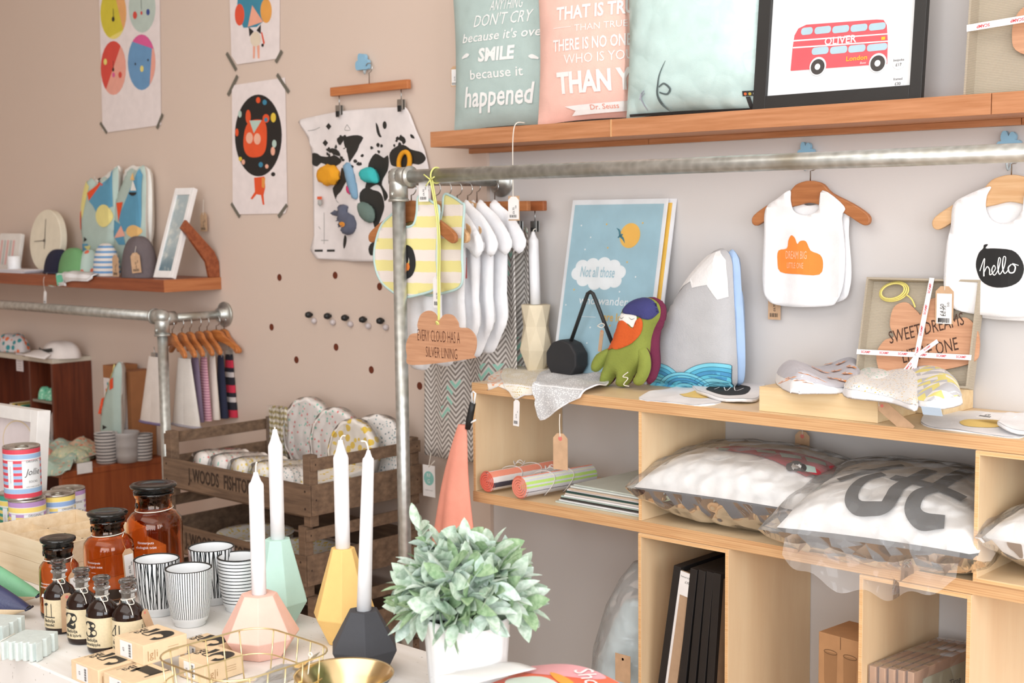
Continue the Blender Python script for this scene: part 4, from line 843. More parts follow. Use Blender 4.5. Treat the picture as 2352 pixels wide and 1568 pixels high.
armR = mv(cm2(DP([(1484, 792), (1497, 805), (1503, 830), (1500, 855), (1486, 880), (1470, 884), (1464, 870), (1474, 850), (1476, 825), (1472, 800)]), 3))
GR = fabric('87913F', 300, .5); PU = fabric('6B2340', 300, .5)
for nm, o_, th, y_ in (('body', body, .028, 0), ('arm', armL, .013, -.008), ('arm', armR, .013, -.012)):
    P_ = Puff(o_, th, .026 if nm == 'body' else .012); m = MB(TR(0, y_, 0)); P_.add(m, .006, 0, 1); m.build(nm, [GR, PU], t)
    if nm == 'body': PB_ = P_
back = mv(cm2(DP([(1452, 700), (1486, 683), (1510, 690), (1521, 706), (1520, 735), (1508, 770), (1506, 800), (1508, 840), (1498, 872), (1482, 884), (1474, 860), (1480, 800), (1470, 760)]), 3))
m = MB(TR(0, .012, 0)); Puff(back, .012, .012).add(m, .008, 0, 0); m.build('back_felt', PU, t)
for nm, pts, col, e in (('cap', [(1448, 716), (1455, 694), (1478, 683), (1502, 687), (1517, 702), (1516, 722), (1504, 733), (1478, 722)], '3B3C72', .0022), ('beard', [(1436, 738), (1448, 734), (1458, 740), (1472, 752), (1480, 735), (1490, 728), (1494, 740), (1488, 765), (1472, 785), (1450, 796), (1435, 800), (1424, 798), (1408, 801), (1415, 775), (1424, 752)], 'CE5A22', .0018)):
    m = MB(); m.prism(mv(cm2(DP(pts), 3)), -.001, 0, 0, step=.006, warp=PB_.w(e), smooth=True); m.build(nm, fabric(col, 300, .5), t)
m = MB(); m.flat(mv(cm2(DP([(1436, 732), (1446, 716), (1462, 715), (1480, 722), (1480, 738), (1472, 750), (1462, 742), (1450, 738)]), 3)), 0, 0, .006, warp=PB_.w(.0014))
for pts in ([(1440, 726, .0006), (1446, 730, .001), (1452, 726, .0006)], [(1464, 727, .0006), (1470, 732, .001), (1477, 729, .0006)], [(1440, 719, .0005), (1446, 717, .0008), (1452, 720, .0005)], [(1466, 719, .0005), (1472, 719, .0008), (1478, 723, .0005)]):
    m.stroke([(*mv(DP([(a, b)]))[0], c) for a, b, c in pts], 0, 1, warp=PB_.w(.0020))
m.build('face', [mat('EFECE6', .9), INK], t)
m = MB(); m.tube(catmull([Vector((x, -.03, z)) for x, z in mv(DP([(1462, 852), (1450, 862), (1462, 866), (1452, 880), (1464, 884)]))], 5), .0011, 5); m.build('string', STRING, t)
# mountain cushion
Ym = -.085; q = yp(1620, 800, Ym); mo = (q.x, Ym, BZ); t = thing('mountain_cushion', 'grey mountain shaped cushion with a white peak and blue waves, behind the doll', 'cushion', mo)
raw = PO([(1496, 800), (1520, 745), (1550, 685), (1590, 622), (1632, 578), (1662, 566), (1680, 590), (1684, 640), (1688, 720), (1692, 800), (1694, 850), (1688, 884), (1640, 888), (1580, 884), (1520, 876), (1492, 868)], Ym, mo[0], BZ)
zmin = min(b for a, b in raw); raw = [(a, b-zmin+.001) for a, b in raw]; mq = cm2(raw, 3); Pm = Puff(mq, .030, .045)
m = MB(); Pm.add(m, .012, 0, 1)
m.build('grey_front', [fabric('BDBDBF', 400, .5), mat('A9C3E4', .85)], t)
mg_ = lambda pts: [(a, b-zmin+.001) for a, b in PO(pts, Ym, mo[0], BZ)]
m = MB(TR(0, .022, 0)); side = mg_([(1664, 570), (1684, 592), (1690, 660), (1696, 740), (1699, 820), (1697, 862), (1690, 880), (1672, 872), (1668, 760), (1662, 650)]); Puff(cm2(side, 3), .016, .012).add(m, .012, 0, 0)
m.build('dotted_back', mat('A9C3E4', .85), t)
m = MB(); m.flat(mg_([(1562, 672), (1590, 628), (1630, 582), (1662, 570), (1676, 592), (1680, 640), (1682, 676), (1664, 682), (1642, 648), (1620, 652), (1608, 655), (1602, 640), (1580, 652)]), 0, 0, .012, warp=Pm.w(.0012)); m.build('snow_cap', fabric('EDEBEA', 400, .4), t)
m = MB(); cols = ['7FD0E4', '5BB4D6', '4C97C4', '66C4DC', '8BD9E8']
for k, (cx, cy, n_) in enumerate(((1520, 880, 7), (1655, 905, 9), (1585, 905, 9), (1672, 930, 7))):
    R0 = [62, 90, 66, 66][k]
    for j in range(n_):
        rr = R0*(1-j/n_); y0 = 884
        pts = [(cx+rr*1.05*math.cos(a), cy-rr*.88*math.sin(a)) for a in [PI*i/28 for i in range(29)]]
        pts = [(min(1690, max(1502, a)), min(y0, b)) for a, b in pts]
        o_ = mg_(pts)
        if len(set(o_)) > 4:
            m.flat(o_, -.0003*j-.003*k*.4, j % 5, .012, warp=Pm.w(.0012)); mid = [(a, b, .0008) for a, b in o_ if b > .006]
            if len(mid) > 3: m.stroke(mid, -.0003*j-.003*k*.4-.0002, 5, warp=Pm.w(.0014), n=2)
m.build('wave_print', [mat(c, .8) for c in cols]+[mat('1F4F63', .8)], t)
# ---- draped and flat cloths
def FO(pts, z0=BZ, Ye=-.31):
    o_ = []
    for a, b, k in pts:
        if k == 't': q = zp(a, b, z0); o_.append((q.x, q.y-Ye))
        else: q = yp(a, b, Ye-.004); o_.append((q.x, q.z-z0))
    return o_
def drape(name, label, cat, pts, mats, grp, lift=.0, Ye=-.31, z0=BZ, th=.003, wav=.004, step=.008, deco=None, seed=0, ph=0, topw=1.0):
    o_ = FO(pts, z0, Ye)
    if all(p_[2] == 't' for p_ in pts): o_ = [(a, max(b, .004)) for a, b in o_]
    cx = sum(a for a, b in o_)/len(o_); cb = sum(b for a, b in o_)/len(o_)
    t = thing(name, label, cat, (cx, Ye+max(cb, 0), z0), 0, grp); R_ = .007+lift
    def w(q):
        x, e, b = q; n_ = wav*(.5+.5*math.sin(x*70+ph+b*20))*(.5+.5*math.sin(b*60+x*25+ph)); e = -e+lift+n_*topw
        if b > R_*.0: y, z, ny, nz = b, 0, 0, 1
        else: y, z, ny, nz = 0, b, -1, 0
        f = max(-1, min(1, b/.008)); a = (1-f)*PI/4 # blend of normals round the edge
        ny, nz = -math.sin(a), math.cos(a)
        return (x-cx, y+Ye-t.location.y+ny*e-.0006*(1 if b < 0 else 0), z+nz*e+.0004)
    m = MB(); m.prism(cm2(o_, 3), 0, th, 1, step=step, warp=w, smooth=True)
    for i, f in enumerate(m.f): pass
    m.build('backing', mats[1], t)
    ins_ = [(cx+(a-cx)*.985, cb+(b-cb)*.985) for a, b in cm2(o_, 3)]
    m = MB(); m.flat(ins_, -.0009, 0, step, warp=w); 
    if deco: deco(m, o_, w, cx)
    m.build('patterned_front', [mats[0]]+mats[2:], t, smooth=True); return t
def spots(name, base, cols, scale, thr, rnd=.9, rough=.9):
    g = G(name); v = g.n('ShaderNodeTexVoronoi'); v.inputs['Scale'].default_value = scale; v.inputs['Randomness'].default_value = rnd; g.put(v.inputs[0], g.co())
    f = g.ma('LESS_THAN', v.outputs['Distance'], thr); s_ = g.n('ShaderNodeSeparateColor'); g.put(s_.inputs[0], v.outputs['Color'])
    c = g.mix(g.ma('GREATER_THAN', s_.outputs[0], .5), cols[0], cols[-1]); g.bump(g.noise(700, 2), .3); return g.done(g.mix(f, base, c), rough)
BND = 'folded cotton bandana bibs'
WB = TERRY
drape('bandana_bib', 'orange and cream patterned bandana tip at the left corner of the plywood top', 'bib', [(1165, 850, 't'), (1138, 856, 't'), (1122, 868, 't'), (1118, 884, 'h'), (1116, 897, 'h'), (1142, 888, 'h'), (1165, 880, 'h')], [spots('orange_leaf_cotton', 'F0E6DA', ['EFA880', 'F3B58F'], 90, .38), WB], BND, ph=1)
drape('bandana_bib', 'cream bandana with tiny mustard marks, draped over the left plywood corner', 'bib', [(1150, 864, 't'), (1170, 846, 't'), (1205, 838, 't'), (1274, 833, 't'), (1300, 848, 't'), (1262, 880, 't'), (1232, 896, 'h'), (1206, 908, 'h'), (1184, 917, 'h'), (1170, 900, 'h'), (1152, 882, 'h')], [spots('mustard_mark_cotton', 'EFE9DC', ['C9B06A', 'D6C187'], 190, .30, .35), WB], BND, lift=.0035, ph=2.2)
gb = drape('bandana_bib', 'grey speckled bandana hanging over the plywood edge with a long kraft tag', 'bib', [(1236, 872, 't'), (1262, 858, 't'), (1310, 845, 't'), (1345, 850, 't'), (1370, 868, 't'), (1400, 884, 't'), (1382, 900, 't'), (1345, 905, 'h'), (1312, 924, 'h'), (1280, 947, 'h'), (1246, 965, 'h'), (1236, 930, 'h'), (1229, 898, 'h')], [spots('grey_speckle_cotton', 'C7C7C8', ['F1F1F1', 'F4F4F4'], 260, .36, .8), WB], BND, lift=.011, ph=.4, wav=.008)
q = yp(1287, 995, -.328); price_tag(gb, q-gb.location, .036, .078, kraft=1, name='kraft_tag', ry=.0, rz=.15, sr=.0011, string=[yp(1285, 968, -.328)-gb.location, yp(1286, 950, -.328)-gb.location])
q = yp(1187, 918, -.322); t = thing('paper_tag', 'narrow white barcode tag hanging below the cream bandana', 'tag', q); price_tag(t, (0, 0, 0), .017, .058, name='card', ry=.05)
def flatbib(label, pts, deco=None, z0=BZ, ph=0, lift=0, grp='white bibs lying on the plywood top', mats=None, wav=.003):
    return drape('folded_bib', label, 'bib', pts, mats or [TERRY, TERRY], grp, lift=lift, th=.006, wav=wav, deco=deco, ph=ph, z0=z0)
def dy(m, o_, w, cx):
    a = FO([(1560, 908, 't'), (1600, 900, 't'), (1640, 903, 't'), (1655, 914, 't'), (1610, 916, 't'), (1570, 914, 't')]); m.flat(a, -.0016, 1, .01, warp=w)
flatbib('white bib with a yellow motif lying flat in front of the mountain cushion', [(1468, 917, 't'), (1490, 902, 't'), (1560, 888, 't'), (1600, 872, 't'), (1660, 880, 't'), (1665, 900, 't'), (1655, 925, 't'), (1600, 934, 't'), (1540, 934, 't'), (1490, 932, 't')], dy, mats=[TERRY, TERRY, mat('F3D27C', .8)])
def dh(m, o_, w, cx):
    a = FO([(1622, 902, 't'), (1640, 893, 't'), (1660, 890, 't'), (1690, 893, 't'), (1722, 898, 't'), (1718, 912, 't'), (1690, 918, 't'), (1650, 916, 't'), (1628, 910, 't')]); m.flat(cm2(a, 3), -.0016, 1, .01, warp=w)
    b = FO([(1640, 905, 't'), (1660, 898, 't'), (1668, 908, 't'), (1684, 898, 't'), (1690, 908, 't'), (1708, 902, 't')]); m.stroke([(x, z, .002) for x, z in b], -.0022, 0, warp=w)
flatbib('white bib with a black hello bubble lying flat beside the wooden box', [(1590, 878, 't'), (1640, 870, 't'), (1700, 872, 't'), (1760, 876, 't'), (1750, 905, 't'), (1738, 924, 't'), (1700, 928, 't'), (1650, 922, 't'), (1600, 905, 't')], dh, mats=[TERRY, TERRY, mat('242424', .8)], lift=.0075, ph=2)
def dr(m, o_, w, cx):
    a = FO([(2205, 972, 't'), (2240, 966, 't'), (2280, 966, 't'), (2320, 970, 't'), (2300, 982, 't'), (2250, 984, 't'), (2215, 980, 't')]); m.flat(cm2(a, 3), -.0016, 1, .01, warp=w)
fb_ = flatbib('white bib with a yellow motif and a paper tag, lying right of the wooden box', [(2114, 968, 't'), (2130, 950, 't'), (2180, 944, 't'), (2260, 948, 't'), (2352, 952, 't'), (2385, 985, 't'), (2340, 1006, 't'), (2250, 996, 't'), (2180, 988, 't'), (2130, 980, 't')], dr, mats=[TERRY, TERRY, mat('F3D27C', .8)], ph=1)
q = zp(2288, 957, BZ+.013); m = MB(TR(*(q-fb_.location), rx=.25, rz=-.25)); m.box(-.032, .032, -.013, .013, 0, .0008); m.text('£9', .010, -.018, 0, 0, 1, warp=lambda v: (v[0], v[2], .0014)); [m.box(-.03+i*.003, -.0286+i*.003, -.009, -.004, .0008, .0012, 1) for i in range(8)]; m.build('price_tag', [PAPER, INK], fb_)
flatbib('rumpled white cloth at the right end of the plywood top', [(2290, 988, 't'), (2310, 970, 't'), (2360, 962, 't'), (2420, 980, 't'), (2420, 1008, 't'), (2352, 1006, 't'), (2310, 1000, 't')], None, lift=.011, ph=3, wav=.006)
# ---- pale wooden boxes under bandanas
LB = wood('E0C08F', 'F0D8AE', 0, .7, .55, 'pale_box_wood')
def lowbox(x0, x1, y0, y1, h, label):
    t = thing('wooden_box', label, 'box', ((x0+x1)/2, (y0+y1)/2, BZ), 0, 'pale upturned wooden boxes'); w, d = (x1-x0)/2, (y1-y0)/2
    m = MB(); m.box(-w, w, -d, -d+.004, 0, h); m.build('front_panel', LB, t, bevel=.0006); m = MB(); m.box(-w, -w+.004, -d+.004, d, 0, h); m.box(w-.004, w, -d+.004, d, 0, h); m.box(-w+.004, w-.004, d-.004, d, 0, h); m.build('side_panels', LB, t, bevel=.0006)
    m = MB(); m.box(-w+.004, w-.004, -d+.004, d-.004, h-.004, h-.0002); m.build('top_panel', LB, t)
lowbox(-1.385, -1.139, -.290, -.140, .047, 'pale upturned wooden box carrying the fox print bandana'); lowbox(-1.345, -1.088, -.132, -.004, .047, 'pale upturned wooden box behind, carrying the boxed SWEET DREAMS sign')
BX = BZ+.0475
def tri():
    g = G('triangle_cotton'); x, y, z = g.xyz(); s = 30
    a = g.ma('FRACT', g.ma('MULTIPLY', x, s)); c_ = g.ma('FRACT', g.ma('MULTIPLY', g.ma('ADD', y, z), s)); up_ = g.ma('LESS_THAN', c_, g.ma('SUBTRACT', 1, g.ma('MULTIPLY', g.ma('ABSOLUTE', g.ma('SUBTRACT', a, .5)), 2)))
    w = g.n('ShaderNodeTexWhiteNoise', noise_dimensions='3D'); cb = g.n('ShaderNodeCombineXYZ'); g.put(cb.inputs[0], g.ma('FLOOR', g.ma('MULTIPLY', x, s))); g.put(cb.inputs[1], g.ma('FLOOR', g.ma('MULTIPLY', g.ma('ADD', y, z), s))); g.put(cb.inputs[2], up_); g.put(w.inputs[0], cb.outputs[0]); v = w.outputs[0]
    c = g.mix(g.ma('GREATER_THAN', v, .33), 'F1F0EE', 'C9CACE'); return g.done(g.mix(g.ma('GREATER_THAN', v, .68), c, 'EFE48B'), .9)
def foxdeco(m, o_, w, cx):
    for a, b in ((1815, 872), (1845, 862), (1875, 850), (1900, 840), (1930, 838), (1955, 846), (1800, 880), (1835, 878), (1865, 868), (1892, 858), (1920, 856), (1945, 862), (1855, 884), (1885, 876), (1912, 872), (1935, 878)):
        for k in range(60):
            q = zp(a, b, BX+.06-k*.001); x, z = q.x, q.y+.31
            if q.z-BX < w((x, 0, z))[2]: break
        m.flat([(x-.010, z-.003), (x, z-.010), (x+.010, z-.003), (x+.009, z+.009), (x, z+.003), (x-.009, z+.009)], -.0034, 1, .006, warp=w)
        m.flat([(x-.007, z-.004), (x, z-.009), (x+.007, z-.004), (x, z-.001)], -.0042, 2, None, warp=w); m.flat(ell(x, z-.006, .0014, .0014, 6), -.0048, 3, None, warp=w)
BTOP = 'cotton bandanas heaped on the wooden boxes'
def heap(label, pts, mats, lift, ph, wav, deco=None):
    z0 = BX; o_ = [(q.x, q.y+.31) for q in (zp(a, b, z0+lift) for a, b in pts)]; cx = sum(a for a, b in o_)/len(o_); cy = sum(b for a, b in o_)/len(o_)-.31
    t = thing('bandana_bib', label, 'bib', (cx, cy, z0), 0, BTOP)
    oc = cm2(o_, 3); PF = Puff(oc, 1.0, .034)
    def w(q):
        x, e, b = q; f = PF.h(x, b); hgt = .002+lift*f+wav*f*(.62+.38*math.sin((x-cx)*32+ph+b*22))-e*1.0
        return (x-cx, b-.31-cy, hgt+.0006)
    m = MB(); m.prism(cm2(o_, 3), 0, .0035, 0, step=.008, warp=w, smooth=True); m.build('backing', mats[1], t)
    cb = cy+.31; m = MB(); m.flat([(cx+(a-cx)*.975, cb+(b-cb)*.965) for a, b in cm2(o_, 3)], -.0008, 0, .008, warp=w)
    if deco: deco(m, o_, w, cx)
    m.build('patterned_front', [mats[0]]+mats[2:], t, smooth=True); return t
heap('grey bandana printed with orange foxes, on the wooden box', [(1780, 868), (1830, 862), (1870, 850), (1905, 845), (1950, 845), (1978, 852), (1972, 874), (1940, 894), (1880, 896), (1815, 894)], [fabric('C9C8CF', 600, .3), TERRY, mat('F29A45', .85), TERRY, INK], .006, .6, .034, foxdeco)
heap('white bandana with small green triangles, behind the fox print one', [(1960, 846), (2000, 844), (2035, 852), (2060, 864), (2020, 874), (1975, 870)], [spots('green_triangle_cotton', 'ECEBE8', ['84CDB4', '9BD8C2'], 110, .25, .5), TERRY], .014, 1.5, .008)
tb = heap('grey white and yellow triangle bandana at the right of the heap', [(2035, 862), (2080, 845), (2140, 845), (2190, 862), (2208, 905), (2206, 922), (2150, 932), (2110, 925), (2070, 900)], [tri(), TERRY], .006, 3.4, .026)
m = MB(); m.prism(rect(-.017, .017, -.016, 0), -.0006, .0006, T=TR(*(zp(2138, 935, BX+.006)-tb.location), rx=.5)); m.build('woven_label', mat('BFD2E4', .6), tb)
wb = heap('white bandana with tiny yellow and grey flecks, in the middle of the heap', [(1936, 888), (1960, 868), (2010, 858), (2060, 862), (2110, 868), (2130, 885), (2112, 918), (2100, 932), (2050, 915), (1990, 908), (1945, 902)], [spots('fleck_cotton', 'F1F0ED', ['F0C66A', 'A9B3C2'], 170, .26, .9), TERRY], .008, 2.9, .020)
q = zp(2046, 920, BX-.01); price_tag(wb, Vector((q.x, -.30, q.z))-wb.location, .022, .075, kraft=1, name='kraft_tag', ry=-.95, string=[Vector((q.x-.006, -.296, q.z+.022))-wb.location])
def sg2(t, T, w, h, d):
    m = MB(T); cloudsign(m, .012, .098, .205, .15, .30, (('SWEET DREAMS', .036, .005, .010), ('LITTLE ONE', .036, .005, -.034)), d-.010); m.build('wooden_cloud', [CW, mat('4B3226', .8)], t)
    m = MB(T)
    for i in range(3): m.tube([(-.062+(.030-.003*i)*math.cos(a), d-.012-.003*i, .180+(.019-.002*i)*math.sin(a)+.004*math.cos(a)) for a in [2*PI*j/24 for j in range(24)]], .0017, 6, closed=True)
    m.tube(catmull([(-.035, d-.015, .175), (-.02, d-.018, .165), (-.012, d-.016, .150)], 4), .0017, 6); m.build('yellow_cord', mat('E6D77C', .8), t)
    m = MB(T); ribbon(m, (-w/2-.001, .055), (w/2+.001, .058), .010, y=-.0012); ribbon(m, (.005, -.0), (.022, h+.001), .010, y=-.0022)
    m.build('ribbon', RIB, t); m = MB(T); ribbon(m, (.012, .055), (-.018, .01), .009, y=-.005, step=.03); ribbon(m, (.012, .055), (.050, .085), .008, y=-.006, step=.03); m.lathe([(0, -.004), (.006, 0), (0, .004)], 10, T=TR(.012, -.004, .056)); m.build('ribbon_bow', RIB, t)
a = yp(1990, 840, -.10); b = yp(2255, 884, -.10)
boxed_sign('boxed_cloud_sign', 'SWEET DREAMS cloud sign in a kraft box tied with white ribbon, on the wooden boxes', (-1.180, -.085, BX), .232, .205, .028, -.22, 0, sg2)
# ================================================================ inside the plywood shelving
LZ = .8243
t = thing('bus_cushion', 'white cushion printed with a red bus, lying in a clear bag on the middle board', 'cushion', (-1.466, -.172, LZ+.080), .04)
def lying(t, w, h, th, top, bot, deco, dm, tilt=0, kk=.42, bagw=.03, film=None, bagdrop=.0, seedp=0):
    T = TR(0, 0, 0, rx=-PI/2+tilt); m = MB(T); H = pillow(m, w, h, th, 0, 1, n=26, k=kk, pin=.07, crease=.06); m.build('cover', [top, bot], t)
    if deco: m = MB(T); deco(m, lambda q: (q[0], -H(max(-1, min(1, 2*q[0]/w)), max(-1, min(1, 2*q[2]/h)))-.0022+q[1], q[2])); m.build('printed_motif', dm, t)
    m = MB(T); pillow(m, w+bagw, h+bagw*.8, th+.008, 0, 0, n=44, k=kk, pin=.05, crease=.16)
    m.build('clear_bag', film or BAGF, t)
BAGF = clearfilm('bag_film', .14)
WC = fabric('F4F3F2', 500, .35); GB = fabric('434349', 400, .4)
def onsurf(a, b, MI, w, hi=1.04):
    for k in range(110):
        q = MI @ zp(a, b, hi-k*.002)
        if abs(q.x) < .19 and abs(q.z) < .15 and q.y > w((q.x, 0, q.z))[1]: break
    return q
MB_ = (Matrix.Translation((-1.466, -.172, LZ+.080)) @ Matrix.Rotation(.04, 4, 'Z') @ TR(0, 0, 0, rx=-PI/2+.06)).inverted()
def bus(m, w):
    def K(pts): return [(q.x, q.z) for q in (onsurf(a, b, MB_, w) for a, b in pts)]
    m.flat(K([(1640, 1030), (1690, 1026), (1740, 1029), (1800, 1036), (1860, 1048), (1905, 1062), (1922, 1078), (1915, 1092), (1885, 1095), (1852, 1099), (1820, 1083), (1775, 1062), (1725, 1046), (1680, 1038)]), 0, 0, .010, warp=w)
    for o_ in ([(1790, 1042), (1838, 1050), (1842, 1058), (1796, 1050)], [(1848, 1052), (1896, 1064), (1898, 1074), (1854, 1062)], [(1840, 1070), (1872, 1078), (1876, 1090), (1848, 1084)], [(1735, 1034), (1780, 1040), (1784, 1046), (1740, 1040)], [(1650, 1031), (1676, 1032), (1672, 1036), (1652, 1035)]): m.flat(K(o_), -.0006, 1, .010, warp=w)
    m.flat(K([(1800, 1058), (1830, 1064), (1832, 1068), (1803, 1063)]), -.0006, 2, .010, warp=w)
    for rx_, c, y_ in ((24, 3, -.0009), (12, 4, -.0014)): m.flat(K([(1829+rx_*math.cos(a), 1076-rx_*.55*math.sin(a)) for a in [2*PI*i/20 for i in range(20)]]), y_, c, .01, warp=w)
lying(t, .400, .285, .150, WC, GB, bus, [mat('C8414F', .8), mat('BCD3CC', .8), mat('D98F3C', .8), mat('4A4748', .8), WC], .06)
t = thing('typographic_cushion', 'white cushion with bold black looping lines, in a crinkled clear bag on the middle board', 'cushion', (-1.131, -.192, LZ+.073), .10)
MI = (Matrix.Translation((-1.131, -.192, LZ+.073)) @ Matrix.Rotation(.10, 4, 'Z') @ TR(0, 0, 0, rx=-PI/2+.15)).inverted()
def loops(m, w):
    def K(pts, y=0):
        o_ = []
        for a, b, c in pts: q = onsurf(a, b, MI, w); (abs(q.x) < .178 and abs(q.z) < .150) and o_.append((q.x, q.z, c))
        m.stroke(o_, y, 0, warp=w, n=10)
    K([(2030, 1090, .020), (1990, 1100, .022), (1964, 1122, .023), (1956, 1152, .024), (1970, 1170, .025), (2004, 1174, .026), (2034, 1166, .026), (2050, 1146, .026), (2062, 1120, .026), (2096, 1100, .026), (2140, 1080, .026), (2185, 1066, .026)])
    K([(1925, 1104, .016), (1975, 1090, .016), (2030, 1078, .016), (2075, 1069, .016)], -.0004)
    K([(2050, 1098, .022), (2110, 1112, .022), (2165, 1128, .022), (2215, 1146, .022)], -.0004)
    K([(2222, 1084, .026), (2186, 1100, .026), (2150, 1118, .026), (2112, 1138, .026), (2096, 1164, .027), (2104, 1190, .027), (2128, 1202, .026), (2170, 1208, .024)], -.0002)
lying(t, .368, .315, .150, WC, fabric('1F1E24', 400, .4), loops, [mat('1E1D1D', .6)], .15, bagw=.055, film=FILM)
m = MB(); m.grid(lambda u, v: (-.165+.32*u, -.150-.022*v-.012*math.sin(9*u)*v, -.005-.115*v*(.55+.45*math.sin(PI*u))-.008*math.sin(23*u)), 40, 16); m.build('bag_flap', BAGF, t)
q = yp(1843, 990, -.03); t = thing('paper_tag', 'kraft tag hanging under the top board, behind the two bagged cushions', 'tag', q); price_tag(t, (0, 0, 0), .034, .06, kraft=1, name='card', string=[(.001, -.001, .02)])
t = thing('white_cushion', 'white cushion in clear film inside the open box at the right edge', 'cushion', (-.775, -.170, LZ+.078), -.05)
lying(t, .30, .30, .13, WC, WC, None, None, bagw=.02, film=FILM)
# rolled towels
def towel(x, y0, L, r, label, rz, c1, pat):
    t = thing('rolled_towel', label, 'towel', (x, y0, LZ+.001), rz, 'rolled striped cotton towels')
    pts = []
    for i in range(60):
        a = i/59*2*PI*4.2; rr = r*(.10+.88*i/59)*(1+.04*math.sin(a*1.0+1)); pts.append((rr*math.cos(a), rr*math.sin(a)*.93))
    V = []; n = len(pts); o_ = [(a, b) for a, b in pts]; inn = [(a*(1-.0045/max(.006, math.hypot(a, b))), b*(1-.0045/max(.006, math.hypot(a, b)))) for a, b in pts]
    m = MB(TR(0, 0, r*.95)); m.grid(lambda u, v: (lambda p_: (p_[0], v*L, p_[1]))(o_[int(round(u*(n-1)))]), n, 24, 0); m.grid(lambda u, v: (lambda p_: (p_[0], v*L, p_[1]))(inn[int(round(u*(n-1)))]), n, 2, 1)
    V = [(a, 0, b) for a, b in o_]+[(a, 0, b) for a, b in inn]; m.add(V, [(i, i+1, n+i+1, n+i) for i in range(n-1)], 1)
    m.add([(r*.97*math.cos(2*PI*i/30), .004, r*.9*math.sin(2*PI*i/30)) for i in range(30)], [tuple(range(30))], 2); m.build('rolled_cloth', [pat, c1, mat('D97862', .9)], t)
    m = MB(TR(0, 0, r*.95))
    for yy in (L*.35, L*.62): m.tube([((r*1.02)*math.cos(a), yy+.012*math.sin(a*2), r*.96*math.sin(a)) for a in [2*PI*i/28 for i in range(28)]], .0012, 5, closed=True)
    m.tube([(.012*math.cos(a), L*.45+.014*math.sin(a), r*.99+.008*abs(math.sin(a*2))) for a in [2*PI*i/16 for i in range(16)]], .0012, 5, closed=True); m.build('tie_ribbon', mat('D9D2CC', .6), t)
def striped(name, bands, base):
    g = G(name); x, y, z = g.xyz(); a = g.ma('ARCTAN2', g.ma('SUBTRACT', z, .027), x); a = g.ma('ADD', a, g.ma('MULTIPLY', g.noise(140, 1), .06)); c = lin(base)
    for lo, hi, col in bands: c = g.mix(g.ma('MULTIPLY', g.ma('GREATER_THAN', a, lo), g.ma('LESS_THAN', a, hi)), c, lin(col) if isinstance(col, str) else col)
    g.bump(g.noise(500, 2), .5); return g.done(c, .95)
B1 = [(.05, .22, 'C3E87C'), (.35, .60, 'C3E87C'), (.80, 1.0, 'E9EBD8'), (1.15, 1.9, 'F19A80'), (-.32, -.26, '4B4652')]
towel(yp(1172, 1115, -.315).x+.028, -.318, .215, .0285, 'rolled towel with coral end and lime stripes, in front on the middle board', -.12, mat('F0907A', .9), striped('lime_stripe_towel', [(-PI, -2.6, '4B4652')]+B1, 'DADBE2'))
towel(yp(1100, 1110, -.315).x+.020, -.312, .225, .027, 'rolled towel with coral and dark stripes, behind the lime one at the left end', -.10, mat('E8705C', .9), striped('dark_stripe_towel', [(-.5, .0, '4B4652'), (.5, 1.2, 'F19A80'), (1.5, 2, '4B4652')], 'E9E4E2'))
# flat prints
random.seed(3); cols = ['C7CFC6', 'E2E4E6', '3E3C3B', 'B9CFC8', 'ECEDF0', 'D6CFC6', '2F4F4A', 'E6E8EB', 'CDB9A5', 'DCE3DF', 'C5CCC2']
names = ['bottom print of the flat stack left of the upright', 'second print from the bottom of the flat stack', 'third print from the bottom of the flat stack', 'fourth print from the bottom of the flat stack', 'fifth print from the bottom of the flat stack', 'middle print of the flat stack', 'fifth print from the top of the flat stack', 'fourth print from the top of the flat stack', 'third print from the top of the flat stack', 'second print from the top of the flat stack', 'topmost pale green print of the flat stack beside the rolled towels']
for i, c in enumerate(cols):
    w, d = .235-.006*(i % 3)-.004*i, .255
    t = thing('flat_print', names[i], 'print', (-1.784+.004*random.uniform(-1, 1)+.0025*i, -.158+.004*random.uniform(-1, 1), LZ+.0002+i*.0042), .0+random.uniform(-.02, .02)-.004*i, 'sleeved prints stacked flat')
    m = MB(); m.box(-w/2, w/2, -d/2, d/2, 0, .0034); m.build('card', mat(c, .35), t)
# coral cloth with hook handle
t = thing('folded_umbrella', 'coral cloth tied at the top, hanging from a black loop at the left plywood end', 'cloth', (-2.165, -.362, .60)); TZc = .985-.60
def cone(u, v):
    a = 2*PI*u; r = .012+.062*(1-v)**.85; f = 1+.16*math.sin(a*4+1)*(1-v)+.08*math.sin(a*7)*(1-v); x = r*f*math.cos(a)*1.0+.052*v; return (x+.004*math.sin(v*7), r*f*math.sin(a)*.45, TZc*v)
m = MB(); m.grid(cone, 64, 30, 0, True, cu=True); m.build('folded_cloth', fabric('F2A08B', 500, .3), t)
def P5(a, b): q = yp(a, b, -.362); return (q.x+2.165, 0, q.z-.60)
m = MB(); m.tube([P5(1074, 985), P5(1078, 965), P5(1082, 945), P5(1086, 925)], [.006, .008, .0075, .007], 10); m.build('black_handle', BLACK, t)
m = MB(); m.tube([P5(1085, 927), P5(1084, 902), P5(1087, 899), P5(1092, 903), P5(1089, 927)], .0022, 8); m.tube([P5(1067, 970), P5(1075, 973), P5(1084, 969), P5(1093, 964)], .0022, 6); m.build('white_loop', WHITE, t)
t = thing('striped_cloth', 'green and grey striped cloth hanging low between the steel post and the plant pot', 'cloth', (-2.20, -.30, .30))
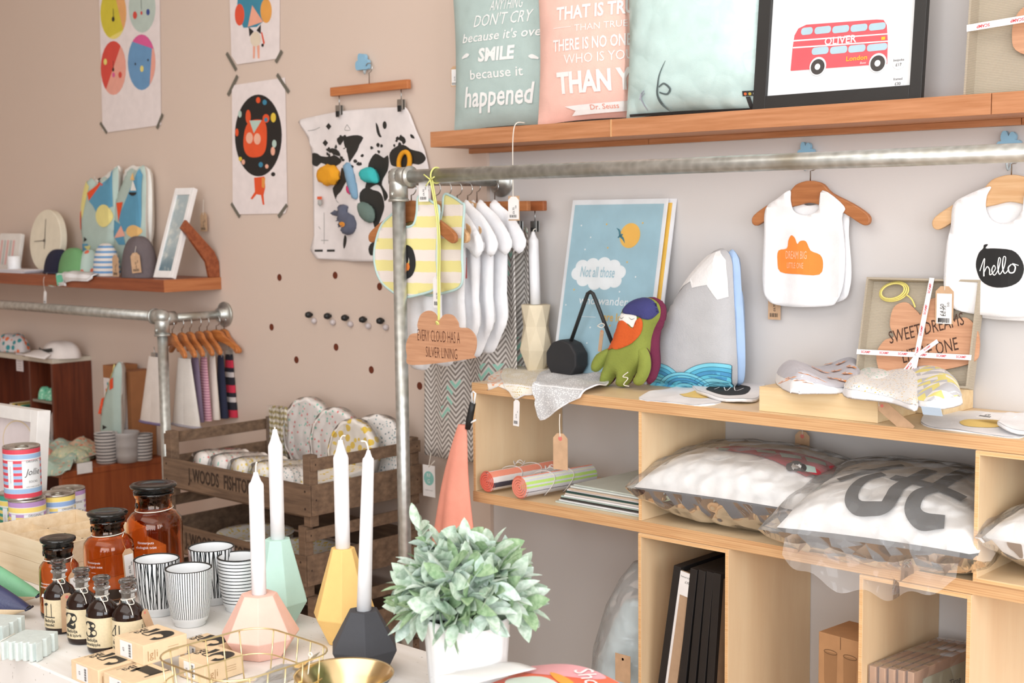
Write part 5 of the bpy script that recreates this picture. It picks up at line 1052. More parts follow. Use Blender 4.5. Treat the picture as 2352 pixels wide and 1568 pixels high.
g = G('green_stripe_cloth'); x, y, z = g.xyz(); f = g.ma('FRACT', g.ma('MULTIPLY', g.ma('ADD', z, g.ma('MULTIPLY', x, .7)), 22)); c = g.mix(g.ma('LESS_THAN', f, .33), 'E0DDE4', 'C8E08A'); c = g.mix(g.ma('GREATER_THAN', f, .85), c, '5B5560')
m = MB(); m.grid(lambda u, v: (-.03+.10*u-.0*v+.03*v, .012*math.sin(u*9)+.008*math.sin(v*5), .285*v), 20, 14); m.build('cloth', g.done(c, .9), t, thick=.003)
# black frames in the tall box
BF = mat('262424', .4); KB = mat('B5977A', .85, 0, (50, .06))
lab = ['black framed picture with a white label on its kraft back, leftmost and leaning most', 'second black picture frame from the left in the tall plywood box', 'middle black picture frame in the tall plywood box', 'fourth black picture frame from the left in the tall plywood box', 'rightmost black picture frame, nearest the box side']
for i in range(5):
    h = .415; an = [.155, .120, .105, .090, .07][i]; x = [-1.632, -1.577, -1.551, -1.526, -1.501][i]
    t = thing('picture_frame', lab[i], 'picture frame', (x, -.30, .3282+.022*math.sin(an)), 0, 'black picture frames standing in the tall plywood box'); T = TR(0, 0, 0, ry=an)
    m = MB(T); m.box(-.0085, .0085, 0, .012, 0, h); m.box(-.0085, .0085, .27, .282, 0, h); m.box(-.0085, .0085, .012, .27, 0, .012); m.box(-.0085, .0085, .012, .27, h-.012, h); m.build('frame', BF, t, bevel=.0008)
    m = MB(T); m.box(-.004, .004, .012, .27, .012, h-.012); m.build('backing_board', KB, t)
    if i == 0:
        m = MB(T); m.box(.0086, .036, .002, .006, .0, h-.006); m.build('kraft_backing', KB, t)
        m = MB(T); m.box(.009, .036, .0005, .0018, h-.055, h-.006, 0); m.text('framed A3', .005, .022, h-.016, .0003, 1); m.text('£30', .007, .028, h-.026, .0003, 1); m.build('white_label', [PAPER, INK], t)
        m = MB(T); m.box(.0088, .014, .0008, .0018, 0, h-.055); m.build('white_edge', PAPER, t)
# kraft cartons with drinking glasses printed
def gl(t, w, h, d, k, name='carton'):
    m = MB(); m.box(-w/2, w/2, -d/2, d/2, 0, h); m.build(name, mat('B88A60', .85, 0, (40, .05)), t, bevel=.001)
    m = MB()
    for cx in (-w*.22, w*.22):
        m.flat([(cx-w*.15, h*.72), (cx+w*.15, h*.72), (cx+w*.14, h*.25), (cx+w*.10, h*.16), (cx-w*.10, h*.16), (cx-w*.14, h*.25)], -d/2-.0005, 0); m.stroke([(a, b, .0012) for a, b in ell(cx, h*.72, w*.15, h*.035, 16)+[(cx+w*.15, h*.72)]], -d/2-.0008, 1, n=1)
    m.flat(rect(-.0006, .0006, h*.80, h), -d/2-.0006, 1); m.build('printed_glasses', [mat('A07650', .85), mat('6E4E33', .85)], t)
q = yp(1885, 1458, -.25); x0 = q.x; t = thing('glass_carton', 'brown carton printed with two drinking glasses, between the tall plywood boxes', 'box', (-1.218, -.21, .535), -.10, 'brown cartons between the tall plywood boxes'); gl(t, .098, .122, .10, 1)
t = thing('glass_carton', 'lower brown carton under the one printed with two glasses', 'box', (-1.222, -.20, .3202), -.05, 'brown cartons between the tall plywood boxes'); gl(t, .115, .214, .115, 1)
# kraft backed prints
for i in range(5):
    t = thing('wrapped_print', ('leftmost of five kraft edged prints in film, in the right tall box', 'second from the left of five kraft edged prints in film', 'middle one of five kraft edged prints in film', 'fourth from the left of five kraft edged prints in film', 'rightmost kraft edged print, its pale cover reading in Time')[i], 'print', (-1.139+.0165*i, -.295+.004*i, .3282), -.10, 'kraft edged prints wrapped in film')
    h = .300; d = .235; m = MB(); m.box(-.006, .006, 0, d, 0, h); m.build('card_backing', mat('D3A57F', .6, 0, (30, .05)), t, bevel=.0008)
    if i == 4:
        m = MB()
        def sd(q_): return (.0066-q_[1]*0+(-q_[1]), q_[0], q_[2])
        m.flat(rect(.03, d-.01, .03, h-.018), 0, 0, warp=sd); m.text('...ts in Time', .020, .115, h-.05, -.0006, 1, off=.01, warp=sd); m.text('mk', .016, .20, h-.05, -.0006, 1, warp=sd); m.build('printed_cover', [mat('D5DBC3', .5), INK], t)
    m = MB(); m.box(-.0072, .0085, -.0016, d+.002, -.0, h+.0018); m.build('clear_film', FILM, t)
# bag of blue cloth left of the tall box
t = thing('bagged_cloth', 'pale blue cloth in a clear bag, left of the tall plywood box', 'bag', (-1.765, -.19, .0))
m = MB(); m.lathe([(0, .0), (.085, .003), (.10, .15), (.095, .35), (.082, .48), (.055, .57), (.035, .61), (0, .615)], 30, warp=lambda q_: (q_[0]*(1+.08*math.sin(q_[2]*40))+.05*(q_[2])**2, q_[1], q_[2])); m.build('blue_cloth', fabric('C3DEE6', 300, .4), t)
m = MB(); m.lathe([(0, .001), (.092, .001), (.1075, .15), (.106, .35), (.098, .50), (.072, .60), (.048, .66), (.02, .70)], 48, warp=lambda q_: (q_[0]*(1+.04*math.sin(q_[2]*60+q_[1]*90))+.055*(q_[2])**2, q_[1]*(1+.04*math.sin(q_[2]*45)), q_[2])); m.build('clear_bag', FILM2, t)
m = MB(); m.box(-.02, .02, -.001, 0, 0, .06, T=TR(.06, -.112, .47)); m.lathe([(0, -.0003), (.006, 0), (.003, .0005)], 10, 1, T=TR(.06, -.1125, .52, rx=PI/2)); m.build('kraft_tag', [KRAFT, TAGRED], t)
# ================================================================ clothes on the right rail's wall bar
HZ = 1.535-.013; XB = -2.317
def ctop(Y, dx=0, w=.27, wood_=None, label='', rz=0): return hanger(XB+dx, Y, HZ-.038, w, wood_ or BLOND, label, 'wooden hangers on the galvanised wall bar', rz, hook=.034)
hl = ['brown wooden hanger holding the yellow striped bib behind the steel post', 'blond hanger behind the yellow striped bib', 'blond hanger of the second white bodysuit', 'blond hanger of the third white bodysuit', 'blond hanger of the fourth white bodysuit', 'blond hanger of the fifth white bodysuit, nearest the wall']
YS = [-.312, -.272, -.232, -.196, -.160, -.124]
for i, Y_ in enumerate(YS): ctop(Y_, 0, .295 if i < 2 else .24, BROWN if i == 0 else BLOND, hl[i], 0)
def sbib():
    g = G('yellow_stripe_terry'); z = g.xyz()[2]; f = g.ma('FRACT', g.ma('ADD', g.ma('MULTIPLY', z, 19.5), g.ma('MULTIPLY', g.noise(60, 1), .05))); g.bump(g.noise(700, 2), .4); return g.done(g.mix(g.ma('GREATER_THAN', f, .5), 'EFE4DC', 'EEE39A'), .95)
SB = sbib(); TRIM = mat('BFD9D6', .9)
ob = [(928, 470), (921, 500), (932, 520), (951, 516), (958, 490), (961, 452), (976, 455), (998, 470), (1006, 478), (1003, 520), (1000, 590), (1002, 640), (994, 664), (965, 676), (925, 682), (890, 664), (870, 640), (860, 600), (862, 560), (875, 515), (900, 490), (915, 472)]
t = thing('striped_bib', 'yellow and white striped bib with a toucan and pale blue trim, behind the steel post', 'bib', (XB, -.332, 1.40))
m = MB(); o_ = cm2(PO(ob, -.332, XB, 1.40), 4); wv2 = lambda q_: (q_[0], q_[1]-.004*math.sin(q_[0]*40+1), q_[2]); m.prism(o_, 0, .004, 0, step=.012, warp=wv2, smooth=True); m.build('front_panel', SB, t)
m = MB(); m.tube([wv2((a, .001, b)) for a, b in o_], .0032, 6, closed=True); m.build('trim', TRIM, t)
m = MB(); w3 = lambda q_: (q_[0], wv2(q_)[1]-.0012+q_[1]*0, q_[2]); X_ = lambda pts: PO(pts, -.332, XB, 1.40)
m.flat(cm2(X_([(938, 562), (950, 570), (956, 590), (957, 612), (950, 632), (938, 640), (930, 634), (940, 620), (944, 600), (940, 585), (934, 572)]), 3), 0, 0, .01, warp=w3); m.flat(cm2(X_([(928, 590), (934, 566), (941, 580), (941, 600), (936, 606)]), 3), 0, 0, .01, warp=w3); m.flat(ell(*X_([(941, 612)])[0], .0065, .009, 16), -.0006, 1, .01, warp=lambda q_: (q_[0], wv2(q_)[1]-.0018, q_[2])); m.build('toucan_print', [mat('262626', .9), mat('F0883A', .9)], t)
price_tag(t, Vector(yp(1003, 634, -.345))-t.location, .024, .072, name='hang_tag', string=[Vector(yp(1003, 560, -.345))-t.location, Vector(yp(1002, 500, -.340))-t.location])
t = thing('striped_bib', 'second yellow striped bib, mostly hidden behind the front striped one', 'bib', (XB+.03, -.292, 1.40))
m = MB(); o_ = [(a+.012, b+.004) for a, b in cm2(PO(ob, -.332, XB, 1.40), 4)]; m.prism(o_, 0, .004, 0, step=.014, warp=wv2, smooth=True); m.build('front_panel', SB, t); m = MB(); m.tube([wv2((a, .001, b)) for a, b in o_], .0032, 6, closed=True); m.build('trim', TRIM, t)
price_tag(t, (.045, -.052, .138), .026, .055, name='price_tag', rz=.2)
bo = [(-.035, -.004), (-.06, -.02), (-.10, -.048), (-.142, -.105), (-.118, -.138), (-.082, -.112), (-.078, -.15), (-.076, -.24), (-.078, -.30), (-.055, -.345), (-.030, -.385), (0, -.392), (.030, -.385), (.055, -.345), (.078, -.30), (.076, -.24), (.078, -.15), (.082, -.112), (.118, -.138), (.142, -.105), (.10, -.048), (.06, -.02), (.035, -.004), (.018, -.03), (0, -.036), (-.018, -.03)]
bl = ['white bodysuit behind the wooden cloud sign, its bottom showing below it', 'second white bodysuit from the front on the wall bar', 'third white bodysuit from the front on the wall bar', 'fourth white bodysuit from the front on the wall bar', 'rearmost white bodysuit on the wall bar, beside the chevron blanket']
BW = fabric('F3F2F4', 600, .4)
for i, Y_ in enumerate(YS[1:]):
    Y_ += .001 if i else -.003; t = thing('white_bodysuit', bl[i], 'bodysuit', (XB+(-.02 if i == 0 else .012*i+.005), Y_, HZ-.030), 0, 'white baby bodysuits on the wall bar'); zz = [(a*(1.02 if i == 0 else .96), b*(1.04-.02*i)) for a, b in cm2(bo, 3)]
    P_ = Puff(zz, .0085, .008); P_h = P_.h; P_.h = (lambda x, z, f=P_h, k=i: f(x, z)*(1+.55*math.sin(x*110+k+z*9)*(.5+.5*math.sin(z*14+k*2)))); m = MB(); P_.add(m, .0085, 0, 0); m.build('cotton_body', BW, t)
    if i in (2, 3):
        m = MB(); m.flat(rect(.035, .040, -.19, -.14), 0, 0, .01, warp=P_.w(.0015)); m.build('red_mark', mat('D9625A', .8), t)
# clip hangers and chevron blankets
CLIPC = mat('B9BDBD', .3, 1)
def cliphanger(x, Y, z, w, label, col, zb=0, rz=0, g_='wooden clip hangers', clipz=-.045, hk=True, th=.014):
    t = thing('clip_hanger', label, 'hanger', (x, Y, z), rz, g_)
    m = MB(); m.box(-w/2, w/2, -th/2, th/2, -.012, .012); m.build('wooden_bar', col, t, bevel=.002)
    m = MB(); m.tube([(0, 0, .011)]+[(math.sin(a)*.013, 0, .032+zb-math.cos(a)*.013) for a in [i*PI/6 for i in range(0, 9)]], .0013, 6); m.build('wire_hook', STEEL, t)
    for sx in (-1, 1):
        m = MB(); m.tube([(sx*w*.40, 0, -.012), (sx*w*.40, 0, clipz+.012)], .0014, 6); m.box(sx*w*.40-.009, sx*w*.40+.009, -.007, -.003, clipz-.012, clipz+.014); m.box(sx*w*.40-.009, sx*w*.40+.009, .003, .007, clipz-.012, clipz+.014); mc_ = m.build('metal_clip', [CLIPC], t)
        m = MB(); m.box(sx*w*.40-.006, sx*w*.40+.006, -.009, -.0071, clipz-.018, clipz-.002); m.build('black_grip', BLACK, mc_)
    return t
def chevron():
    g = G('chevron_muslin'); x, y, z = g.xyz(); p_ = g.ma('PINGPONG', x, .024); v = g.ma('ADD', g.ma('SUBTRACT', z, g.ma('MULTIPLY', p_, 1.1)), g.ma('MULTIPLY', g.noise(90, 2), .0012))
    f = g.ma('FRACT', g.ma('MULTIPLY', v, 72)); c = g.mix(g.ma('GREATER_THAN', f, .52), 'E4DED8', '8F8781')
    bn = g.ma('GREATER_THAN', g.noise(11, 1, (1, 1, 1)), .60); c = g.mix(g.ma('MULTIPLY', bn, g.ma('GREATER_THAN', g.ma('FRACT', g.ma('MULTIPLY', v, 36)), .6)), c, 'A3DCCB'); return g.done(c, .95)
CHV = chevron()
cliphanger(-2.330, -.078, 1.472, .345, 'brown clip hanger bar in front, holding the chevron blanket at the wall', BROWN, zb=.0175, clipz=-.05)
cliphanger(-2.305, -.040, 1.472, .330, 'brown clip hanger bar nearest the wall, sticking out to the right', wood('8F4F2B', 'A9643A', 0, 1.4, .5, 'red_brown_wood'), zb=.0175, clipz=-.05)
def blanket(x0, x1, Y, z0, z1, label, amp):
    t = thing('chevron_blanket', label, 'blanket', ((x0+x1)/2, Y, z0), 0, 'grey and mint chevron blankets'); w = x1-x0
    m = MB(); m.grid(lambda u, v: ((u-.5)*w*(1-.05*v), amp*math.sin(u*2*PI*2.5+.6)*(.4+.6*v)-.0, v*(z1-z0)-.012*math.sin(u*PI)*v), 50, 20); m.build('cloth', CHV, t, thick=.0025); return t
bt = blanket(-2.532, -2.195, -.078, .830, 1.424, 'large grey and mint chevron blanket hanging from the clip hanger to the crate', .010)
blanket(-2.38, -2.19, -.040, .905, 1.424, 'second chevron blanket close to the wall, behind the large one', .007)
m = MB(TR(*(yp(985, 1068, -.105)-bt.location))); m.prism(rect(-.022, .022, -.082, 0), -.0006, .0006); m.flat(ell(0, -.034, .0185, .0185, 24), -.001, 1); m.text('RF', .014, 0, -.027, -.0014, 0); m.text('G', .014, 0, -.042, -.0014, 0); m.text('organic cotton', .005, 0, -.065, -.001, 2); m.build('hang_tag', [PAPER, mat('8CC6BD', .7), mat('A8A3A2', .7)], bt)
m = MB(); a_ = yp(985, 1068, -.105)-bt.location; m.tube([a_+Vector((0, -.001, -.006)), a_+Vector((-.002, .01, .03))], .0012, 5); m.tube([a_+Vector((.001, 0, -.004)), a_+Vector((.022, 0, .014))], .0014, 5); m.build('string', STRING, bt)
# wooden cloud sign on yellow cord
t = thing('wooden_cloud_sign', 'wooden EVERY CLOUD HAS A SILVER LINING sign hung on yellow cord from the pipe', 'sign', yp(1013, 780, -.382)); L0 = t.location.copy()
Yc = -.382; m = MB(); o_ = [(q_[0], q_[1]) for q_ in PO([(948, 838), (936, 815), (934, 790), (944, 768), (962, 763), (960, 745), (968, 722), (985, 713), (1000, 720), (1008, 736), (1022, 722), (1040, 724), (1052, 740), (1055, 752), (1076, 754), (1092, 772), (1094, 795), (1088, 815), (1080, 824), (1015, 832)], Yc, L0.x, L0.z)]
m.prism(cm2(o_[:-1], 4)+[], -.002, .002, 0); 
for s_, a, b, y_, hp in (('EVERY CLOUD HAS A', 961, 1058, 772, 26), ('SILVER LINING', 980, 1052, 810, 24)): ptext(m, s_, a, b, y_, hp, Yc, L0, 1, 0, -.012, None, None, -.0026)
m.build('cloud_panel', [CW, mat('5B3022', .9)], t)
tp = Vector((yp(1002, 402, -.352).x, -.352, 1.541)); P6 = lambda a, b: yp(a, b, Yc)-L0
m = MB(); rl_ = tp-L0; r2_ = .0175
m.tube([rl_+Vector((.001*math.sin(a), math.cos(a)*r2_, math.sin(a)*r2_)) for a in [2*PI*i/20 for i in range(20)]], .0020, 6, closed=True)
k0 = rl_+Vector((0, -r2_-.001, -.010)); m.tube(catmull([k0, P6(1005, 520), P6(1006, 640), P6(1007, 742)], 5), .0019, 6); m.tube(catmull([k0+Vector((.004, .002, 0)), P6(1009, 520), P6(1010, 640), P6(1009, 745)], 5), .0016, 6)
for d_ in ((-.018, .012), (.016, .006), (-.012, -.014)): m.tube([k0, k0+Vector((d_[0], -.003, d_[1]))], .0016, 5)
m.tube([P6(1007, 742)+Vector((.003*math.cos(a), -.003-.003*math.sin(a), .004*math.sin(a))) for a in [2*PI*i/10 for i in range(10)]], .002, 5, closed=True); m.build('yellow_cord', mat('E3E388', .8), t)
# ================================================================ pegboard wall: prints and cloth map
PT = mat('6F6A5E', .7); PP = fabric('EEE3E1', 900, .05)
def poster(label, quad, art, mats, tapes):
    q = yp(*quad[0], PB-.003); t = thing('taped_print', label, 'poster', q, 0, 'art prints taped to the pegboard wall')
    m = MB(); m.prism(PO(quad, PB-.003, q.x, q.z), -.0008, 0, 0); P_ = lambda pts: PO(pts, PB-.003, q.x, q.z)
    art(m, P_); m.build('paper_sheet', [mat('EFE4E2', .7)]+mats, t)
    for a, b in tapes:
        (x0, z0), (x1, z1) = P_([a, b]); d = Vector((x1-x0, z1-z0)).normalized()*.0; n_ = Vector((z1-z0, x0-x1)).normalized()*.0055
        m = MB(); m.prism([(x0+n_.x, z0+n_.y), (x0-n_.x, z0-n_.y), (x1-n_.x, z1-n_.y), (x1+n_.x, z1+n_.y)], -.0018, -.001); m.build('tape', PT, t)
def pe(cx, cy, rx, ry, n=24, a0=0, a1=2*PI): return [(cx+rx*math.cos(a0+(a1-a0)*i/n), cy-ry*math.sin(a0+(a1-a0)*i/n)) for i in range(n+1)]
def art1(m, P):
    for cx, cy, rx, ry, c0_, segs in ((261, 30, 30, 60, 1, ((2, -1.9, -.7), (3, -.7, 1.6))), (327, 18, 31, 57, 4, ()), (261, 156, 29, 62, 5, ((6, -2.2, .95),)), (326, 143, 32, 64, 7, ((6, -.95, .7), (8, .5, 2.3)))):
        m.flat(P(pe(cx, cy, rx, ry)[:-1]), -.0010, c0_)
        for k, (c, a0, a1) in enumerate(segs): m.flat(P(pe(cx, cy, rx*.995, ry*.995, 16, a0, a1)), -.0012-.0002*k, c)
    for cx, cy, r_, c in ((311, 35, 6, 5), (341, 28, 5, 9), (326, 30, 3, 5), (243, 142, 5, 2), (277, 172, 5, 5), (261, 44, 4, 10), (261, 160, 3, 10), (262, 172, 4, 8), (327, 158, 5, 2), (312, 147, 2, 10), (341, 138, 2, 10)): m.flat(P(pe(cx, cy, r_*.8, r_*1.5, 10)[:-1]), -.0019, c)
    for pts in ([(261, 20, .003), (262, 40, .003)], [(325, 0, .002), (326, 22, .002)], [(261, 140, .002), (262, 160, .003)]): m.stroke([(*P([(a, b)])[0], c) for a, b, c in pts], -.0019, 10, n=1)
poster('taped print of four colourful split circles with faces, upper left on the wall', [(226, -90), (366, -98), (370, 287), (246, 304), (236, 300)], art1, [mat(c, .7) for c in ('D9C93F', 'F0DE7E', 'E9AC6E', 'C0CFC6', 'DC4F43', 'F0AA98', '6E9CC6', 'E0609A', '3B4F95', '2F2A2A')], [((231, 282), (246, 305)), ((374, 262), (361, 295))])
def art2(m, P):
    for o_, c in (([(548, -60), (615, -60), (617, 40), (590, 62), (560, 64), (545, 30)], 1), (pe(551, 34, 11, 25)[:-1], 2), (pe(612, 25, 13, 28)[:-1], 3), ([(580, 12), (570, 62), (605, 50)], 4), ([(576, -20), (560, -60), (600, -60)], 5), ([(572, 62), (584, 72), (574, 84)], 6), ([(600, 56), (590, 70), (600, 78)], 6), (pe(588, 90, 12, 17)[:-1], 7), ([(582, 104), (587, 104), (586, 134), (582, 134)], 4), ([(591, 104), (597, 104), (597, 134), (593, 134)], 4), ([(600, 74), (603, 74), (609, 98), (606, 104)], 2), (pe(604, 104, 3, 4, 8)[:-1], 6)): m.flat(P(o_), -.0010-.0001*c, c)
poster('taped print of an abstract blue and orange standing figure, at the top of the wall', [(523, -160), (644, -175), (642, 134), (545, 148), (532, 128)], art2, [mat(c, .7) for c in ('3F8CA6', 'E5573A', 'EBA752', 'F3AD93', 'BFD8D2', '262323', 'E9D9C2')], [((521, 122), (543, 161)), ((648, 117), (634, 143))])
def art3(m, P):
    m.flat(P(pe(594, 311, 54, 94, 40)[:-1]), -.001, 1)
    m.flat(P(cm2([(566, 290), (580, 276), (604, 276), (613, 292), (613, 330), (608, 350), (596, 360), (574, 360), (562, 345), (560, 320)], 3)), -.0013, 2)
    for o_, c in ((pe(571, 268, 6, 16)[:-1], 2), (pe(612, 272, 8, 10)[:-1], 2), ([(574, 277), (602, 276), (584, 306)], 3), (pe(574, 317, 8, 13)[:-1], 4), (pe(592, 319, 8, 13)[:-1], 4), (pe(612, 275, 4, 5)[:-1], 5), (pe(629, 270, 6, 11)[:-1], 6), (pe(594, 230, 5, 7)[:-1], 2), (pe(545, 304, 4, 9)[:-1], 2), (pe(609, 235, 5, 6)[:-1], 5), (pe(552, 262, 4, 8)[:-1], 3), (pe(631, 330, 5, 9)[:-1], 3), (pe(628, 347, 5, 10)[:-1], 7), (pe(600, 378, 5, 6)[:-1], 5), (pe(553, 365, 4, 5)[:-1], 6), (pe(560, 372, 4, 6)[:-1], 7), (pe(614, 382, 4, 5)[:-1], 7)): m.flat(P(o_), -.0014-.00008*c, c)
    for o_, c in (([(584, 408), (608, 405), (610, 430), (606, 448), (608, 470), (604, 470), (600, 448), (590, 446), (580, 458), (576, 456), (586, 440)], 2), ([(602, 408), (610, 408), (608, 432), (602, 430)], 8), (pe(628, 400, 5, 5)[:-1], 1)): m.flat(P(o_), -.001-.0001*(c == 8), c)
poster('taped print of an orange bear face on a black oval, below the standing figure print', [(533, 196), (655, 178), (660, 476), (655, 490), (548, 492), (535, 480)], art3, [mat(c, .7) for c in ('24201E', 'E8582C', 'B9CFC4', 'F3B89E', '4088A6', 'E8C748', 'F0B39A', 'E79A4A')], [((546, 174), (524, 219)), ((637, 171), (664, 212)), ((532, 467), (551, 498)), ((660, 470), (640, 498))])
# hook, clip hanger and cloth map
q = yp(842, 142, PB); t = thing('cloud_hook', 'blue cloud hook on the pegboard wall above the cloth map', 'wall hook', (q.x, PB, q.z), 0, 'blue cloud shaped wall hooks')
m = MB(); m.prism(cloud(.052, .044), -.018, -.008); m.build('cloud_knob', HB, t, bevel=.003); m = MB(); m.tube([(0, -.008, -.004), (0, 0, -.004)], .006, 10); m.tube(catmull([(.004, -.002, -.010), (.008, -.012, -.026), (.014, -.020, -.034), (.018, -.026, -.026)], 4), .0025, 8); m.build('hook_stem', mat('B8C4C8', .4), t)
Y7 = PB-.020; a, b = yp(762, 211, Y7), yp(940, 197, Y7)
cliphanger((a.x+b.x)/2, Y7, (a.z+b.z)/2+.002, b.x-a.x, 'orange brown clip hanger bar on the pegboard wall, holding the cloth map', wood('B4683A', 'CC8350', 0, 1.4, .45, 'orange_wood'), zb=.022, clipz=-.052)
mo_ = yp(840, 430, Y7); t = thing('cloth_map', 'white cloth world map with black continents and felt pieces, clipped to the wall hanger', 'wall hanging', mo_)
MP = lambda pts: PO(pts, Y7, mo_.x, mo_.z); out = cm2(MP([(681, 280), (700, 270), (770, 257), (790, 254), (850, 248), (905, 246), (925, 244), (938, 262), (952, 300), (970, 345), (984, 420), (986, 520), (984, 600), (900, 600), (725, 594), (719, 540), (714, 430), (708, 340), (696, 305)]), 2)
def mw_(e): return lambda q_: (q_[0], .006+.006*math.sin(q_[0]*26+q_[2]*7)*(1 if q_[2] < .1 else .5)-e+q_[1], q_[2])
m = MB(); m.prism(out, 0, .0025, 0, step=.018, warp=mw_(0), smooth=True)
blobs = [[(712, 352), (722, 352), (730, 358), (752, 360), (765, 356), (778, 362), (785, 370), (776, 378), (764, 382), (752, 380), (742, 378), (730, 374), (722, 382), (712, 378), (711, 366)], [(788, 318), (800, 312), (818, 310), (830, 316), (822, 332), (818, 346), (806, 368), (802, 372), (798, 352), (790, 336)], [(745, 345), (760, 340), (776, 345), (782, 358), (768, 356), (756, 350)], [(784, 385), (794, 392), (798, 410), (790, 425), (780, 440), (770, 448), (766, 460), (776, 468), (768, 462), (762, 450), (758, 432), (770, 420), (780, 404)], [(772, 318), (784, 312), (790, 318), (780, 332), (774, 328)], [(845, 365), (855, 352), (868, 358), (876, 362), (886, 356), (888, 372), (884, 392), (874, 408), (870, 424), (880, 440), (884, 452), (876, 462), (872, 444), (866, 428), (858, 424), (848, 430), (838, 440), (836, 428), (842, 410), (852, 400), (850, 388), (840, 384)], [(826, 442), (838, 430), (852, 436), (864, 440), (872, 452), (876, 474), (872, 492), (866, 512), (862, 528), (856, 520), (852, 500), (846, 484), (834, 476), (826, 462)], [(892, 350), (905, 338), (920, 332), (932, 334), (942, 342), (954, 346), (966, 350), (974, 362), (970, 372), (960, 378), (948, 376), (940, 384), (936, 398), (926, 392), (914, 384), (904, 382), (894, 378), (890, 362)], [(850, 560), (858, 556), (862, 570), (858, 584), (850, 586), (846, 572)], [(886, 395), (894, 392), (898, 410), (892, 430), (886, 420)], [(786, 540), (792, 545), (790, 560), (784, 572), (782, 560)], [(858, 281), (864, 290), (868, 306), (872, 314), (866, 314), (860, 302)], [(940, 308), (946, 310), (950, 318), (942, 316)], [(912, 318), (922, 312), (930, 320), (924, 326)]]
mats_ = [fabric('E9E1DF', 500, .2), INK, mat('9A9793', .8)]
for i, o_ in enumerate(blobs): m.flat(MP(cm2(o_, 2)), -.0007, 1, .018, warp=mw_(0))
random.seed(11)
for a, b, n_ in ((766, 350, 14), (792, 332, 8), (820, 368, 6), (910, 330, 8), (862, 350, 6)):
    for i in range(n_): x_, y_ = a+random.uniform(-22, 22), b+random.uniform(-18, 18); m.flat(MP(cm2([(x_+random.uniform(2, 5)*math.cos(k), y_+random.uniform(2, 6)*math.sin(k)) for k in (0, 1.3, 2.5, 3.8, 5)], 2)), -.0009, 1, None, warp=mw_(0))
m.flat(MP(pe(880, 287, 5, 9)[:-1]), -.0008, 1, None, warp=mw_(0))
for pts in ([(738, 488), (739, 520), (740, 560)], [(734, 552), (748, 552)], [(702, 300), (716, 298), (730, 292)], [(795, 286), (790, 298), (802, 298), (795, 286)], [(728, 520), (732, 526)]): m.stroke([(*MP([p_])[0], .0018) for p_ in pts], -.0008, 2, warp=mw_(0), n=4)
for x_ in (722, 746): m.flat(MP([(x_, 573), (x_+16, 573), (x_+16, 578), (x_, 578)]), -.0009, 1, None, warp=mw_(0))
for x_, y_ in ((752, 290), (743, 328)): m.flat(MP([(x_, y_-8), (x_+7, y_), (x_, y_+8), (x_-7, y_)]), -.0009, 1, None, warp=mw_(0))
m.build('printed_cloth', mats_, t)
def felt(name, pts, col, th, dm, y=-.004, extra=None, rim=None):
    o_ = MP(cm2(pts, 2) if len(pts) < 20 else pts); P_ = Puff(o_, th, dm); m = MB(TR(0, y, 0)); P_.add(m, .008, 0, 0)
    if extra: extra(m, P_)
    return m.build(name, [fabric(col, 300, .8), mat('E99A3B', .8), mat('E0407F', .8)], t)
felt('orange_felt_flower', [(758+(22+3*(k % 2))*math.cos(2*PI*k/18), 402-(22+3*(k % 2))*1.05*math.sin(2*PI*k/18)) for k in range(18)], 'E8A020', .018, .012)
felt('blue_felt_strip', [(793, 378), (806, 374), (816, 405), (824, 452), (814, 456), (804, 430), (798, 405)], '7FA3BD', .012, .012)
felt('pink_felt_eye', [(803, 420), (809, 432), (808, 446), (802, 444), (799, 432)], 'D93F74', .008, .006)
felt('teal_felt_shell', [(832, 392), (844, 384), (860, 386), (868, 402), (870, 420), (856, 420), (840, 418), (833, 408)], '3BB8B8', .016, .012)
felt('grey_felt_pod', [(828, 466), (840, 464), (856, 474), (863, 492), (860, 508), (850, 512), (836, 502), (828, 486)], '6C8078', .015, .014)
felt('slate_felt_creature', [(782, 470), (800, 472), (798, 486), (812, 494), (820, 514), (814, 534), (800, 540), (788, 532), (792, 520), (778, 522), (786, 508), (772, 508), (784, 498), (766, 494), (770, 482), (784, 486)], '5F6273', .016, .012, extra=lambda m, P_: m.flat(MP(pe(799, 515, 7, 6)[:-1]), -.001, 1, None, warp=P_.w(.001)))
m = MB(TR(0, -.004, 0)); c_ = MP([(933, 372)])[0]; m.tube([(c_[0]+.021*math.cos(a)+.004*math.sin(a), -.003, c_[1]+.026*math.sin(a)) for a in [2*PI*i/24 for i in range(24)]], .0065, 8, closed=True); m.build('yellow_felt_ring', fabric('E8A020', 300, .8), t)
m = MB(TR(0, -.005, 0)); c_ = MP([(738, 466)])[0]; m.lathe([(0, -.010), (.006, -.004), (.006, .008), (0, .012)], 10, 0, T=TR(c_[0], 0, c_[1])); m.box(c_[0]-.007, c_[0]+.007, -.004, .002, c_[1]+.010, c_[1]+.018, 1); m.build('felt_bobbin', [mat('A9A7A3', .8), mat('E2633B', .8)], t)
